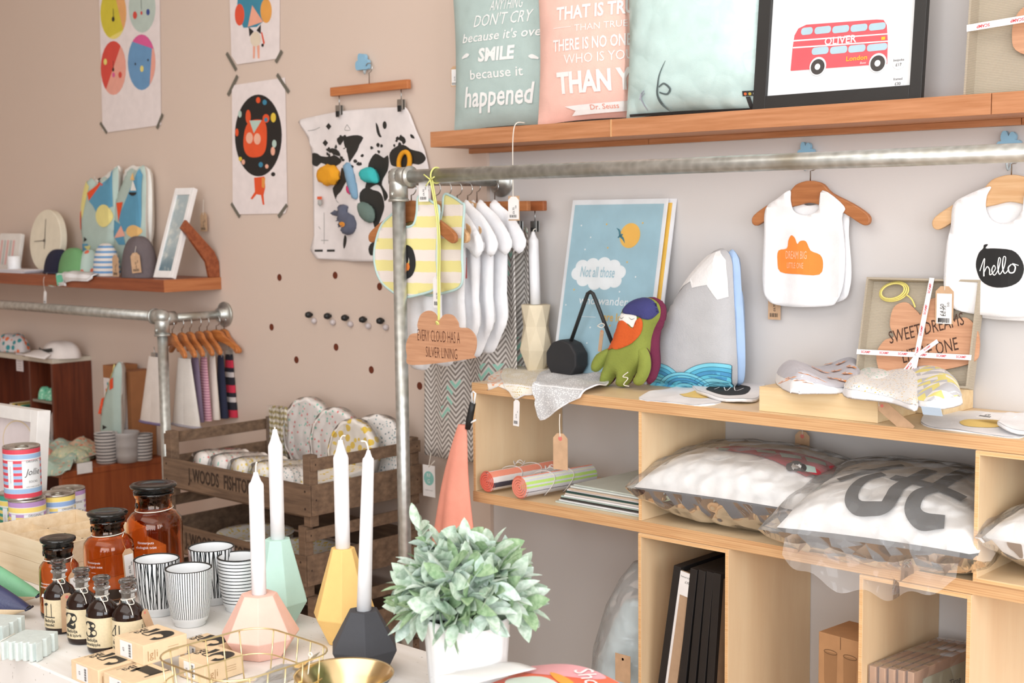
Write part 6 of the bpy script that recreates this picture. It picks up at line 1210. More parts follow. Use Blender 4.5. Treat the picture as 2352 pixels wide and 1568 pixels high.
# ================================================================ left wall shelf with hats and toys
XS, ZS = -3.497, 1.2685
def darkwood(): return wood('7E3D22', 'A35A35', 0, 1.0, .4, 'red_brown_veneer')
DW = darkwood(); AX = wood('A05A32', 'BE7A4C', 1, 1.0, .45, 'shelf_end_grain')
t = thing('wall_shelf', 'thick brown wall shelf with a bracket, holding hats and soft toys on the left', 'shelf', (XS-.9, PB, 1.231))
m = MB(); m.box(-.9, .9, -.205, -.0008, 0, .0375); m.build('board', DW, t, bevel=.001)
m = MB(); m.box(.9002, .9025, -.205, -.0008, 0, .0375); m.build('end_strip', AX, t)
m = MB(); V = [(-.02, 0.0375), (-.165, .0375), (-.185, .065), (-.075, .20), (-.004, .235)]
m.prism([(y_, z_) for y_, z_ in [(-.040, .0378), (-.002, .0378), (-.004, .085), (-.020, .118), (-.118, .215), (-.136, .190), (-.115, .168), (-.050, .085)]], -.006, .006, 0, T=Matrix.Translation((.893, 0, 0)) @ Matrix.Rotation(PI/2, 4, 'Z')); m.build('bracket', DW, t, bevel=.001)
def onshelf(x, y, Y): q = yp(x, y, Y); return q.x
q = yp(470, 458, -.02); t = thing('paper_tag', 'small kraft tag hanging by the shelf bracket', 'tag', yp(467, 488, -.03)); price_tag(t, (0, 0, 0), .034, .058, kraft=3, name='card', string=[(.0, .002, .04)])
# leaning white frame
t = thing('picture_frame', 'white framed sea picture leaning back on the left shelf end', 'picture frame', (-3.560, -.180, ZS), .10); T = TR(0, 0, .004, rx=-.34); w, h = .088, .288
m = MB(T)
for a in (rect(-w/2, -w/2+.013, 0, h), rect(w/2-.013, w/2, 0, h), rect(-w/2+.013, w/2-.013, 0, .022), rect(-w/2+.013, w/2-.013, h-.022, h)): m.prism(a, 0, .016)
m.build('frame', mat('F1EEEC', .4), t, bevel=.001)
g = G('sea_picture'); z = g.xyz()[2]; n_ = g.noise(30, 3); c = g.mix(g.ramp(g.ma('ADD', z, g.ma('MULTIPLY', n_, .05)), .03, .12), '3F6475', 'A9B7BA'); sea = g.done(g.mix(g.ramp(n_, .5, .75), c, 'D9DAD2'), .4)
m = MB(T); m.flat(rect(-w/2+.013, w/2-.013, .022, h-.022), .005); m.build('picture', sea, t)
# felt bird cushions
PAL = [mat(c, .85) for c in ('5E9CBB', 'E8562F', 'E9DC8F', 'B5C7BE', 'EDC07C', '2C2926', 'F0B09C', 'F0EEE8')]
def birdtoy(label, outline, back, Y, patches):
    q = yp(outline[0][0], 600, Y); t = thing('bird_cushion', label, 'cushion', (q.x, Y, ZS+.001), 0, 'patchwork bird cushions on the left shelf')
    P = lambda pts: PO(pts, Y, q.x, ZS+.001); o_ = cm2(P(outline), 3); mn = min(b for a, b in o_); o_ = [(a, b-mn) for a, b in o_]; P_ = Puff(o_, .018, .022)
    m = MB(); P_.add(m, .014, 3, 7)
    for k, (pts, c) in enumerate(patches): m.flat([(a, b-mn) for a, b in P(pts)], -.0002*k, c, .014, warp=P_.w(.0012))
    m.build('patchwork_front', PAL, t); m = MB(TR(.0, .026, 0)); bb = [(a, max(.0, b-mn)) for a, b in cm2(P(back), 3)]; Puff(bb, .018, .016).add(m, .016, 0, 0); m.build('white_back', PAL[7], t)
birdtoy('left patchwork bird cushion with a yellow patch and red beak, behind the caps', [(196, 440), (208, 405), (225, 420), (240, 402), (252, 410), (268, 378), (272, 400), (270, 480), (268, 520), (262, 560), (250, 618), (205, 618), (196, 560), (190, 500)], [(200, 404), (210, 410), (246, 384), (256, 376), (260, 392), (258, 480), (252, 530), (246, 610), (226, 612), (216, 500)], -.085,
        [([(196, 470), (206, 410), (216, 425), (206, 470), (200, 500)], 2), ([(192, 485), (198, 480), (198, 525), (192, 520)], 1), ([(212, 440), (240, 415), (248, 420), (216, 458)], 1), ([(216, 458), (252, 408), (268, 385), (268, 470), (236, 490), (226, 470)], 0), (pe(250, 492, 18, 26)[:-1], 2), (pe(236, 411, 4, 6)[:-1], 5), ([(205, 540), (212, 546), (205, 552)], 5), ([(200, 556), (214, 556), (216, 575), (200, 578)], 0), ([(205, 562), (220, 560), (218, 575)], 2)])
birdtoy('right patchwork bird cushion, blue with an orange beak, behind the grey beanie', [(268, 470), (285, 420), (300, 385), (312, 390), (322, 382), (332, 380), (336, 420), (334, 500), (332, 618), (272, 618), (268, 540)], [(272, 400), (286, 378), (298, 380), (310, 380), (324, 384), (332, 420), (333, 500), (330, 560), (328, 612), (286, 612), (276, 500)], -.075,
        [([(283, 500), (330, 385), (334, 400), (332, 520), (296, 530), (288, 512)], 0), ([(279, 464), (294, 462), (284, 508)], 1), ([(268, 500), (290, 514), (300, 560), (285, 560), (272, 540)], 0), (pe(318, 529, 16, 14)[:-1], 4), ([(290, 516), (300, 540), (274, 545)], 6), (pe(317, 440, 9, 8, 10, PI, 2*PI), 5), ([(316, 395), (322, 412), (312, 412)], 4), ([(318, 412), (326, 436), (312, 436)], 7), ([(268, 514), (273, 514), (270, 545), (267, 545)], 1)])
# round clock
q = yp(118, 535, -.075); t = thing('round_clock', 'round cream clock with thin dark hands, leaning at the back of the left shelf', 'clock', (q.x, -.10, ZS)); R_ = .108
T = TR(0, 0, R_+.002, rx=-.10); m = MB(T @ Matrix.Rotation(PI/2, 4, 'X')); m.lathe([(0, -.022), (R_, -.022), (R_, -.002), (R_-.003, 0), (0, 0)], 48, smooth=False); m.build('clock_face', mat('E9DFC9', .8), t)
m = MB(T); m.stroke([(0, -.03, .003), (0, .0, .004), (.0, .075, .0025)], -.002, 0, n=1); m.stroke([(.006, 0, .003), (-.07, -.004, .002)], -.003, 0, n=1); m.flat(ell(0, 0, .006, .006, 10), -.0035); m.build('hands', mat('5A5149', .6), t)
# small white things at the far left
q = yp(22, 600, -.10); t = thing('picture_frame', 'small white framed pink patterned picture at the left edge of the shelf', 'picture frame', (q.x-.02, -.10, ZS), 0); T = TR(0, 0, .001, rx=-.18)
m = MB(T); m.prism(rrect(-.09, .07, 0, .135, .008), 0, .014); m.build('frame', mat('EFEBE4', .5), t, bevel=.001); m = MB(T)
for i in range(5): m.flat(rect(-.07+i*.022, -.058+i*.022, .02, .11), -.001, i % 2)
m.build('picture', [mat('EDB9B4', .7), mat('C9CDC8', .7)], t)
q = yp(33, 617, -.165); t = thing('pillar_candle', 'small white pillar candle beside the round clock', 'candle', (q.x, -.165, ZS)); m = MB(); m.lathe([(.021, 0), (.0225, .002), (.0225, .054), (.020, .057), (0, .056)], 24); m.build('wax', WAX, t)
q = yp(60, 636, -.16); t = thing('folded_leaflets', 'white leaflets lying on the left shelf with a tag hanging down', 'papers', (q.x, -.160, ZS+.0004)); m = MB(); m.box(-.15, .065, -.05, .05, 0, .004); m.box(-.13, .075, -.045, .048, .0042, .008); m.box(-.10, .085, -.05, .03, .0083, .011); m.build('pages', mat('E6E2E6', .6), t)
ql = yp(100, 642, -.222)-t.location; price_tag(t, yp(104, 668, -.2215)-t.location, .016, .042, kraft=0, name='hanging_tag', string=[ql, (ql.x-.004, -.045, .005)], ry=.15)
# caps and hats
def dome(name, label, x, y, Y, rx, ry, h, mats, cat='hat', sq=1.0, band=None, tags=None, lx=0, rz=0):
    q = yp(x, y, Y); t = thing(name, label, cat, (q.x, Y, ZS+.0005), rz, 'baby hats on the left shelf')
    def fn(u, v):
        a = 2*PI*u; e = v*PI/2; k = math.cos(e)**.75; return (rx*k*math.cos(a)+lx*v, ry*k*math.sin(a), h*math.sin(e)**.9*(1+.03*math.sin(a*5)*k)+.0002)
    m = MB(); m.grid(fn, 40, 16, 0, True, cu=True); m.build('crown', mats, t); return t
def hstripe(name, a, b, s, th=.5, axis=2):
    g = G(name); z = g.xyz()[axis]; f = g.ma('FRACT', g.ma('MULTIPLY', z, s)); g.bump(g.noise(300, 2), .4); return g.done(g.mix(g.ma('GREATER_THAN', f, th), a, b), .9)
q = yp(125, 605, -.17)
for nm, lab_, x, y, col, rr in (('peaked_hat', 'navy baby cap leaning behind the green one on the left shelf', 130, 608, '23243A', (.064, .05, .082)), ('peaked_hat', 'green baby cap in front of the navy one on the left shelf', 166, 612, '6FA06B', (.070, .05, .088))):
    t = dome(nm, lab_, x, y, -.145 if col[0] == '2' else -.165, rr[0], rr[1]*.7, rr[2], fabric(col, 400, .4), 'cap', lx=.02)
    m = MB(); m.tube([(rr[0]*math.cos(a)*1.0, rr[1]*.7*math.sin(a), .003) for a in [2*PI*i/30 for i in range(30)]], .0028, 6, closed=True); m.build('piping', mat('D8C7A0' if col[0] != '2' else '3A3B50', .8), t)
dome('striped_hat', 'blue and white striped baby hat between the green cap and grey beanie', 246, 630, -.155, .050, .04, .104, hstripe('blue_stripe_knit', 'E5DDD6', '6E9CC8', 62, .55))
t = dome('grey_beanie', 'dark grey knitted beanie with kraft tags, on the left shelf', 322, 638, -.160, .070, .050, .128, fabric('6A6062', 160, 1.0))
price_tag(t, (.044, -.044, .078), .036, .062, kraft=3, name='kraft_tag', rz=.3, ry=-.10, string=[(.040, -.036, .098)]); price_tag(t, (-.064, -.046, .070), .034, .068, kraft=3, name='kraft_tag', rz=.0)
t = dome('patterned_hat', 'pale hat with red and yellow motifs, beside the striped one', 207, 628, -.140, .036, .036, .082, spots('motif_knit', 'B9CBC2', ['D9694F', 'E6CE6A'], 30, .25))
def drape2(name, label, pts, mats, lift=.004, ph=0, wav=.005, Ye=-.217, z0=ZS, th=.003, cat='bib', grp='bandanas on the left shelf'): return drape(name, label, cat, pts, mats, grp, lift=lift, Ye=Ye, z0=z0, th=th, wav=wav, step=.012, ph=ph)
drape2('bandana_bib', 'green triangular bandana tip hanging over the left shelf', [(175, 612, 't'), (165, 624, 't'), (150, 640, 'h'), (112, 656, 'h'), (132, 632, 't'), (152, 618, 't')], [fabric('6FC7A4', 500, .3), TERRY], lift=.005)
drape2('bandana_bib', 'pale grey bandana draped over the left shelf, in front of the green tip', [(205, 605, 't'), (190, 612, 't'), (168, 622, 't'), (150, 640, 'h'), (138, 652, 'h'), (170, 645, 'h'), (215, 640, 'h'), (232, 632, 't'), (228, 618, 't')], [fabric('D5D0CD', 500, .3), TERRY], lift=.010, ph=1)
# ================================================================ left rail: hangers with trousers
HB2 = wood('A9602F', 'C98147', 0, 1.4, .4, 'glossy_orange_wood'); ZH = 1.154-.013
tc = [('E6DCD4', 'white trousers with a purple cuff, front pair on the left rail'), ('DDD5CD', 'white trousers with a grey cuff, second pair on the left rail'), ('7B6A80', 'purple trousers, third on the left rail'), ('C98F9E', 'pink striped trousers, fourth on the left rail'), ('DED2C7', 'cream trousers between the pink striped and navy ones'), ('26293F', 'navy trousers between the cream and the red striped ones'), ('2B2530', 'red white and black striped trousers nearest the wall on the left rail')]
hlab = ['frontmost orange wooden hanger on the left rail', 'second orange wooden hanger from the front on the left rail', 'third orange wooden hanger from the front on the left rail', 'fourth orange wooden hanger from the front on the left rail', 'fifth orange wooden hanger from the front on the left rail', 'sixth orange wooden hanger from the front on the left rail', 'orange wooden hanger nearest the wall on the left rail']
g = G('mixed_stripe_knit'); z = g.xyz()[2]; f = g.ma('FRACT', g.ma('MULTIPLY', z, 13)); c = g.mix(g.ma('GREATER_THAN', f, .30), 'C93048', '26222A'); c = g.mix(g.ma('GREATER_THAN', f, .62), c, 'C9BDB9'); c = g.mix(g.ma('GREATER_THAN', f, .82), c, '26222A'); MS = g.done(c, .9)
PS = hstripe('pink_stripe_knit', 'D9A9B2', 'B5788C', 120, .5)
for i in range(7):
    Y_ = -.205+.031*i; hanger(-3.479+.004*(i % 2), Y_, ZH-.034, .205, HB2, hlab[i], 'orange wooden hangers on the left rail', -.22 if i != 5 else .15, hook=.032)
    col, lb = tc[i]; L = .205 if i < 2 else .195; zc = ZH-.034-.075; w = [.105, .11, .06, .052, .05, .048, .060][i]
    t = thing('baby_trousers', lb, 'trousers', (-3.479+(-.100 if i == 0 else (.012 if i == 1 else .022)), Y_+.0, zc-L), 0, 'baby trousers hung on the left rail'); mt = MS if i == 6 else PS if i == 3 else fabric(col, 300, .5)
    for s in (-1, 1):
        def leg(u, v, s=s): a = 2*PI*u; wd = w*(.30+.16*(1-v)*(1 if i < 2 else .3)); return (s*w*.20*(1-v)+wd*math.cos(a)+(-.02*(1-v) if i == 0 else 0), .010*math.sin(a)*(1.2-.7*v), L*v)
        m = MB(); m.grid(leg, 16, 10, 0, True, cu=True); lg_ = m.build('leg', mt, t)
        if i < 2: m = MB(); m.tube([leg(k/16, 0) for k in range(16)], .0045, 6, closed=True); m.build('cuff', mat('7C6F92' if i == 0 else 'A9A3AA', .9), lg_)
    m = MB(); m.tube([(0, 0, L-.002), (0, 0, L+.03)], .0012, 5); m.box(-.012, .012, -.004, .004, L-.006, L+.012); m.build('clip', CLIPC, t)
# ================================================================ cabinets on the left
CZ = .669; CXR = -3.835
CABW = wood('8C4423', 'A85A30', 2, .8, .4, 'orange_brown_cabinet')
t = thing('low_cabinet', 'orange brown low cabinet under the pile of pastel cloths at the left', 'cabinet', (CXR-.62, 0, 0))
m = MB(); m.box(-.62, .62, -.385, -.013, CZ-.02, CZ); m.build('top_panel', CABW, t, bevel=.002); m = MB(); m.box(.60, .62, -.385, -.013, 0, CZ-.02); m.build('side_panel', CABW, t)
m = MB(); m.box(-.62, -.60, -.385, -.013, 0, CZ-.02); m.build('side_panel', CABW, t); m = MB(); m.box(-.60, .60, -.385, -.013, .28, .30); m.build('shelf', CABW, t); m = MB(); m.box(-.6, .6, -.04, -.013, 0, CZ-.02); m.build('back_panel', mat('4A2114', .7), t)
m = MB(TR(.34, -.30, .301)); m.lathe([(0, 0), (.08, 0), (.10, .12), (.07, .22), (0, .25)], 20); m.build('dark_contents', mat('4E1F1C', .8), t)
t = thing('bookcase', 'dark wooden open bookcase standing on the low cabinet, with a white cap on top', 'bookcase', (-4.276, 0, CZ+.0005)); w, H = .58, .305; DK = wood('4F2214', '74371F', 2, .8, .4, 'dark_veneer')
m = MB(); m.box(-.014, 0, -.16, -.013, 0, H-.015); m.build('side_panel', DK, t); m = MB(); m.box(-w, -w+.014, -.16, -.013, 0, H-.015); m.build('side_panel', DK, t); m = MB(); m.box(-.17, -.158, -.158, -.03, 0, H-.015); m.build('upright', DK, t)
m = MB(); m.box(-w, 0, -.16, -.013, H-.015, H); m.build('top_panel', mat('C9BFAE', .6), t); m = MB(); m.box(-.156, -.014, -.155, -.03, .148, .156); m.build('shelf', mat('8B8577', .6), t); m = MB(); m.box(-w+.014, -.014, -.03, -.013, 0, H-.015); m.build('back_panel', DK, t)
BT = CZ+.306
def lump(name, label, cat, x, y, Y, z0, rx, ry, h, mt, grp=None, n=40, amp=.12, seed=0, absX=None):
    X_ = absX if absX is not None else yp(x, y, Y).x; t = thing(name, label, cat, (X_, Y, z0), 0, grp)
    def fn(u, v): a = 2*PI*u; e = v*PI/2; k = (math.cos(e)**.6)*(1+amp*math.sin(a*3+seed)+amp*.5*math.sin(a*7+seed*2)); return (rx*k*math.cos(a), ry*k*math.sin(a), h*math.sin(e)*(1+amp*math.sin(a*4+seed)*k)+.0004)
    m = MB(); m.grid(fn, n, 12, 0, True, cu=True); m.build('cloth', mt, t); return t
t = lump('peaked_hat', 'white peaked baby cap with dark lettering, on top of the bookcase', 'cap', 140, 815, -.10, BT, .088, .058, .056, fabric('E6DCD6', 300, .4), amp=.05)
m = MB(); m.grid(lambda u, v: (-.10+.14*u, -.050-.062*v*math.sin(PI*(.12+.76*u))-.010, .016-.014*v+.012*math.sin(PI*u)), 14, 8); m.build('peak', fabric('EAE0DA', 300, .4), t, thick=.003)
m = MB(); m.stroke([(-.045, .030, .014), (-.015, .026, .012), (.018, .028, .013), (.045, .032, .012)], 0, 0, warp=lambda q_: (q_[0], -.064+.35*abs(q_[0])**1.25, q_[2])); m.build('lettering', INK, t)
lump('folded_cloths', 'heap of orange and teal patterned cloths on top of the bookcase', 'cloth', 30, 812, -.09, BT, .095, .05, .062, spots('orange_teal_print', 'D3CCCB', ['E2754A', '3E8E94'], 45, .42), amp=.10, seed=2)
# inside the bookcase
t = thing('printed_card', 'small white card hanging in the bookcase above the books', 'card', yp(45, 815, -.150)); m = MB(); m.prism(rect(-.026, .022, -.058, .006), -.0006, .0006, 0)
for i in range(5): m.flat(rect(-.016, .012, -.014-i*.009, -.0125-i*.009), -.001, 1)
m.build('card', [mat('D9CFD0', .8), mat('8E8684', .8)], t)
for i, (x, c) in enumerate(((32, 'E6D6BE'), (38, 'D3B548'), (44, '3A3A38'), (50, 'CFA24A'), (57, '4C9C7C'), (63, '2F5E4E'))):
    q = yp(x, 960, -.14); t = thing('book', ('leftmost cream book in the dark bookcase', 'yellow book second from the left in the dark bookcase', 'black book between two yellow ones in the bookcase', 'ochre book fourth from the left in the bookcase', 'green book next to the ochre one in the bookcase', 'rightmost dark green book in the bookcase')[i], 'book', (q.x, -.152, CZ+.001), 0, 'books in the dark bookcase'); m = MB(); m.box(-.0045, .0045, 0, .10, 0, .125); m.build('cover', mat(c, .7), t, bevel=.0006)
for i, (x, y) in enumerate(((88, 884), (124, 884))): lump('baby_bootie', ('left mint green dotted baby bootie on the bookcase shelf', 'right mint green dotted baby bootie on the bookcase shelf')[i], 'shoe', x, y, -.125, CZ+.157, .026, .024, .042, spots('mint_dot_knit', '7CC4A0', ['4AA98A', 'B9E0C9'], 130, .4), 'mint baby booties', amp=.05, seed=i, absX=-4.276-.122+.055*i)
lump('stuffed_toy', 'red and black soft toys heaped in the lower bookcase compartment', 'soft toy', 90, 960, -.11, CZ+.001, .05, .035, .10, spots('toy_patch', 'B9302E', ['2A2626', '3A4A5C'], 22, .45), amp=.12, seed=1, absX=-4.276-.10)
lump('stuffed_toy', 'grey mottled soft toy in the lower bookcase compartment', 'soft toy', 125, 960, -.13, CZ+.001, .034, .022, .115, spots('grey_toy', 'B4AAA6', ['6E6665', '8F8583'], 60, .4), amp=.10, seed=4, absX=-4.276-.048)
t = thing('orange_ring', 'small orange and black ring toy at the foot of the bookcase', 'toy', (-4.335, -.190, CZ+.0005)); m = MB(TR(0, 0, .030, rx=-.5)); m.tube([(.026*math.cos(a), 0, .026*math.sin(a)) for a in [2*PI*i/24 for i in range(24)]], .0055, 8, closed=True, T=TR(rx=0)); m.build('ring', mat('D98A3A', .6), t); m = MB(TR(0, 0, .030, rx=-.5)); m.lathe([(0, -.004), (.021, -.003), (.021, .003), (0, .004)], 16, T=TR(rx=PI/2)); m.build('centre', mat('2A2522', .7), t)
# pastel cloths on the cabinet
pc = 'pastel cloths heaped on the low cabinet'; DZ = CZ+.001
lump('folded_cloth', 'coral pink cloth on the low cabinet in front of the bookcase', 'cloth', 115, 1005, -.29, DZ, .075, .06, .030, spots('coral_cloth', 'E9A28F', ['F0BBAA', 'E08C77'], 90, .4), pc, absX=-4.17, seed=1)
lump('folded_cloth', 'pale green and yellow cloth rising behind the patterned cloths', 'cloth', 190, 1000, -.24, DZ, .08, .06, .040, spots('pale_green_cloth', 'CFD2B4', ['A9C8A4', 'E9DDB4'], 80, .4), pc, absX=-4.02, seed=3)
drape('draped_cloth', 'mint patterned cloth draped over the front of the low cabinet', 'cloth', [(85, 1020, 't'), (140, 1010, 't'), (190, 1015, 't'), (200, 1040, 't'), (178, 1062, 't'), (150, 1080, 'h'), (120, 1092, 'h'), (95, 1090, 'h'), (60, 1080, 'h'), (55, 1040, 't')], [spots('mint_print', 'B9D2C2', ['E6A88E', 'E9E2C6'], 60, .36), fabric('C6D9CC', 400, .3)], pc, lift=.012, Ye=-.385, z0=CZ, wav=.022, step=.014)
drape('draped_cloth', 'peach and mint patterned cloth lying on the right half of the low cabinet', 'cloth', [(150, 1035, 't'), (195, 1018, 't'), (225, 1030, 't'), (262, 1038, 't'), (284, 1046, 't'), (262, 1054, 't'), (215, 1058, 't'), (180, 1062, 't')], [spots('peach_print', 'EBCDB0', ['E99778', 'B5D3BD'], 60, .40), fabric('E6D6C4', 400, .3)], pc, lift=.016, Ye=-.385, z0=CZ, wav=.020, step=.014, ph=2)
t = thing('paper_tag', 'white square tag hanging on the right side of the low cabinet', 'tag', xp(194, 1062, CXR+.006)); m = MB(); m.prism(rect(-.026, .026, -.034, .0), -.0006, .0006, T=Matrix.Rotation(PI/2, 4, 'Z')); m.build('card', PAPER, t)
# stacked striped cups
def cupstack(x, y, Y, R, H, mt, label, nr=14):
    q = yp(x, y, Y); t = thing('cup_stack', label, 'cups', (q.x, Y, CZ+.0008), 0, 'stacked grey cups on the low cabinet'); pr = [(R*.80, 0)]
    for i in range(nr): z = H*(i+1)/nr; pr += [(R*(.82+.17*i/nr), z-H/nr*.55), (R*(.88+.15*i/nr), z-H/nr*.45), (R*(.88+.15*i/nr), z-H/nr*.2)]
    pr += [(R*1.02, H), (R*.95, H), (R*.82, H*.72), (0, H*.7)]; m = MB(); m.lathe(pr, 32); m.build('cups', mt, t)
CG = hstripe('grey_line_cup', 'D4CECA', '6F6C6C', 95, .55)
cupstack(245, 1058, -.205, .036, .098, CG, 'tall stack of thin lined grey cups on the low cabinet'); cupstack(292, 1066, -.150, .042, .098, mat('B5B0AE', .4), 'stack of plain grey cups on the low cabinet, in the middle', 3); cupstack(328, 1058, -.10, .034, .085, CG, 'smaller stack of lined grey cups, rightmost on the low cabinet')
# kraft boxed toys and a second bird cushion
for i, (xx, Y_, w, lab2) in enumerate(((-3.988, -.075, .066, 'tall kraft box with a white strip of coloured dots, left of two'), (-3.912, -.060, .066, 'tall kraft box with a yellow spot on its white strip'))):
    t = thing('kraft_toy_box', lab2, 'box', (xx, Y_, CZ+.0008), 0, 'tall kraft toy boxes'); h = .30 if i == 0 else .285
    m = MB(); m.box(-w/2, w/2, -.045, .045, 0, h); m.build('carton', mat('A26B42', .8, 0, (30, .05)), t, bevel=.001); m = MB(); m.flat(rect(-w*.46, w*.12, .01, h*.86), -.0456, 0); random.seed(i+2)
    for k in range(16): m.flat(ell(random.uniform(-w*.38, w*.05), random.uniform(.03, h*.8), .005, .006, 8), -.046, 1+k % 3) if i == 0 else None
    if i == 1: m.flat(ell(-w*.15, h*.62, .016, .018, 14), -.046, 3)
    m.build('printed_strip', [mat('E6DEDC', .7), mat('D9604A', .7), mat('4E9CA8', .7), mat('E6C145', .7)], t)
ZS_ = ZS; ZS = CZ
birdtoy('grey green bird cushion with a yellow edge, beside the tall kraft boxes', [(236, 905), (244, 860), (262, 800), (272, 780), (278, 800), (276, 870), (274, 980), (240, 1000), (234, 940)], [(246, 820), (258, 785), (266, 795), (266, 880), (262, 980), (246, 985), (242, 880)], -.150,
        [([(240, 880), (266, 785), (270, 800), (250, 860)], 2), ([(233, 900), (240, 865), (245, 862), (240, 905)], 1), ([(262, 822), (270, 815), (270, 840), (262, 845)], 1), ([(246, 925), (256, 930), (246, 936)], 5), ([(236, 945), (246, 940), (246, 950)], 1), ([(238, 955), (268, 950), (268, 975), (238, 975)], 0), ([(246, 962), (262, 955), (258, 972)], 2)])
ZS = ZS_
# ================================================================ side table with sock tins and white frame
t = thing('side_table', 'small white side table behind the display table, holding the sock tins', 'table', (-3.03, -.84, 0)); m = MB(); m.box(-.28, .25, -.155, .155, .645, .668); m.build('tabletop', TT, t, bevel=.002)
for x in (-.25, .22):
    for y in (-.125, .125): m = MB(); m.box(x-.015, x+.015, y-.015, y+.015, 0, .645); m.build('leg', TT, t)
def tin(x, y, z, R, H, c1, c2, label, rz, full=True):
    q = (x, y); t = thing('sock_tin', label, 'tin', (q[0], q[1], z), face(q, rz), 'striped sock tins'); Y1 = lambda q_: ((R+.0004-q_[1])*math.cos(-PI/2+q_[0]/R), (R+.0004-q_[1])*math.sin(-PI/2+q_[0]/R), q_[2])
    m = MB(); m.lathe([(0, .0), (R, 0), (R+.001, .002), (R, .004), (R, H-.004), (R+.001, H-.002), (R, H), (R-.002, H), (R-.003, H-.004), (R*.6, H-.003), (0, H-.003)], 40); can_ = m.build('metal_can', mat('C9C6BF', .25, .9), t)
    m = MB(); m.tube([(R*.35*math.cos(a), R*.5*math.sin(a)*.6-R*.2, H-.0015) for a in [2*PI*i/16 for i in range(16)]], .0012, 5, closed=True); m.build('ring_pull', mat('B9B5AA', .3, 1), can_)
    W_ = R*PI; m = MB(); m.flat(rect(-W_, W_-.0001, .005, H-.005), 0, 0, .004, warp=Y1); b = H*.085
    for z0, c in ((H-.005-b, 1), (H-.005-2.1*b, 2), (.005, 1), (.005+b*1.05, 2)): m.flat(rect(-W_, W_-.0001, z0, z0+b), -.0003, c, .006, warp=Y1)
    n_ = 9; z_ = .005+2.3*b; dz_ = (H-.01-4.7*b)/n_
    for i in range(n_): m.flat(rect(-W_, W_-.0001, z_+i*dz_, z_+(i+.96)*dz_), -.0002, 1 if i % 2 == 0 else 2, .006, warp=Y1)
    L0_ = -.002; m.flat(rect(L0_-.002, L0_+R*1.15, z_-.001, H-.005-2.5*b), -.0006, 0, .004, warp=Y1); m.flat(rect(L0_-R*.86, L0_-R*.52, z_-.001, H-.005-2.5*b), -.0006, 0, .004, warp=Y1)
    cx = L0_+R*.56; zc = (z_+H-.005-2.5*b)/2; m.text('ORIGINAL', R*.17, cx, zc+H*.235, -.0009, 3, step=.003, warp=Y1); m.text('Jollie', R*.52, cx, zc+H*.03, -.0009, 3, shear=.35, sx=.85, step=.003, warp=Y1); m.text('SOCKS', R*.17, cx, zc-H*.15, -.0009, 3, step=.003, warp=Y1); m.text('WITH A FREE SOCK PAIR', R*.075, cx, zc-H*.245, -.0009, 3, step=.003, warp=Y1); m.text('made with care · made with care', R*.07, L0_-R*.69, zc, -.0009, 3, rot=PI/2, step=.003, warp=Y1)
    m.build('paper_wrap', [mat('E9ECEE', .5), mat(c1, .5), mat(c2, .5), INK], t); return t
tz = .6685; tin(-2.974, -.960, tz+.1325, .0415, .124, 'D9485A', '9DBDE0', 'red and light blue striped sock tin on top of the others', .08)
tin(-2.967, -.955, tz, .0415, .132, 'B590C4', 'F0D878', 'purple and yellow striped sock tin under the red and blue one', -.10); tin(-2.985, -.868, tz, .0405, .128, 'F0D878', '8FAEDC', 'yellow and blue striped sock tin right of the purple one', .1)
tin(-3.055, -.935, tz, .0405, .132, '3FA08A', 'F0D878', 'green striped sock tin at the left edge', .0); tin(-3.065, -.795, tz, .0405, .118, 'B590C4', 'E9E4E2', 'purple edged sock tin behind the yellow and blue one', .0)
fr_ = yp(98, 952, -.845); t = thing('white_box_frame', 'deep white box frame standing behind the sock tins at the left edge', 'frame', (fr_.x, -.845, tz), .05)
w, h, d = .30, (fr_.z-tz)/math.cos(.1), .036; T = TR(-.15-.072, 0, .0, rx=-.10)
m = MB(T)
for a in (rect(-w/2, -w/2+.032, 0, h), rect(w/2-.032, w/2, 0, h), rect(-w/2+.032, w/2-.032, 0, .032), rect(-w/2+.032, w/2-.032, h-.032, h)): m.prism(a, 0, d)
m.build('frame', mat('EFEDEA', .5), t, bevel=.001); m = MB(T); m.flat(rect(-w/2+.032, w/2-.032, .032, h-.032), .02); m.stroke([(a, b, .003) for a, b in ell(.03, .22, .07, .05, 30)], .0195, 1, n=1); m.build('picture', [mat('E3D9DA', .6), mat('E6D2A8', .6)], t)
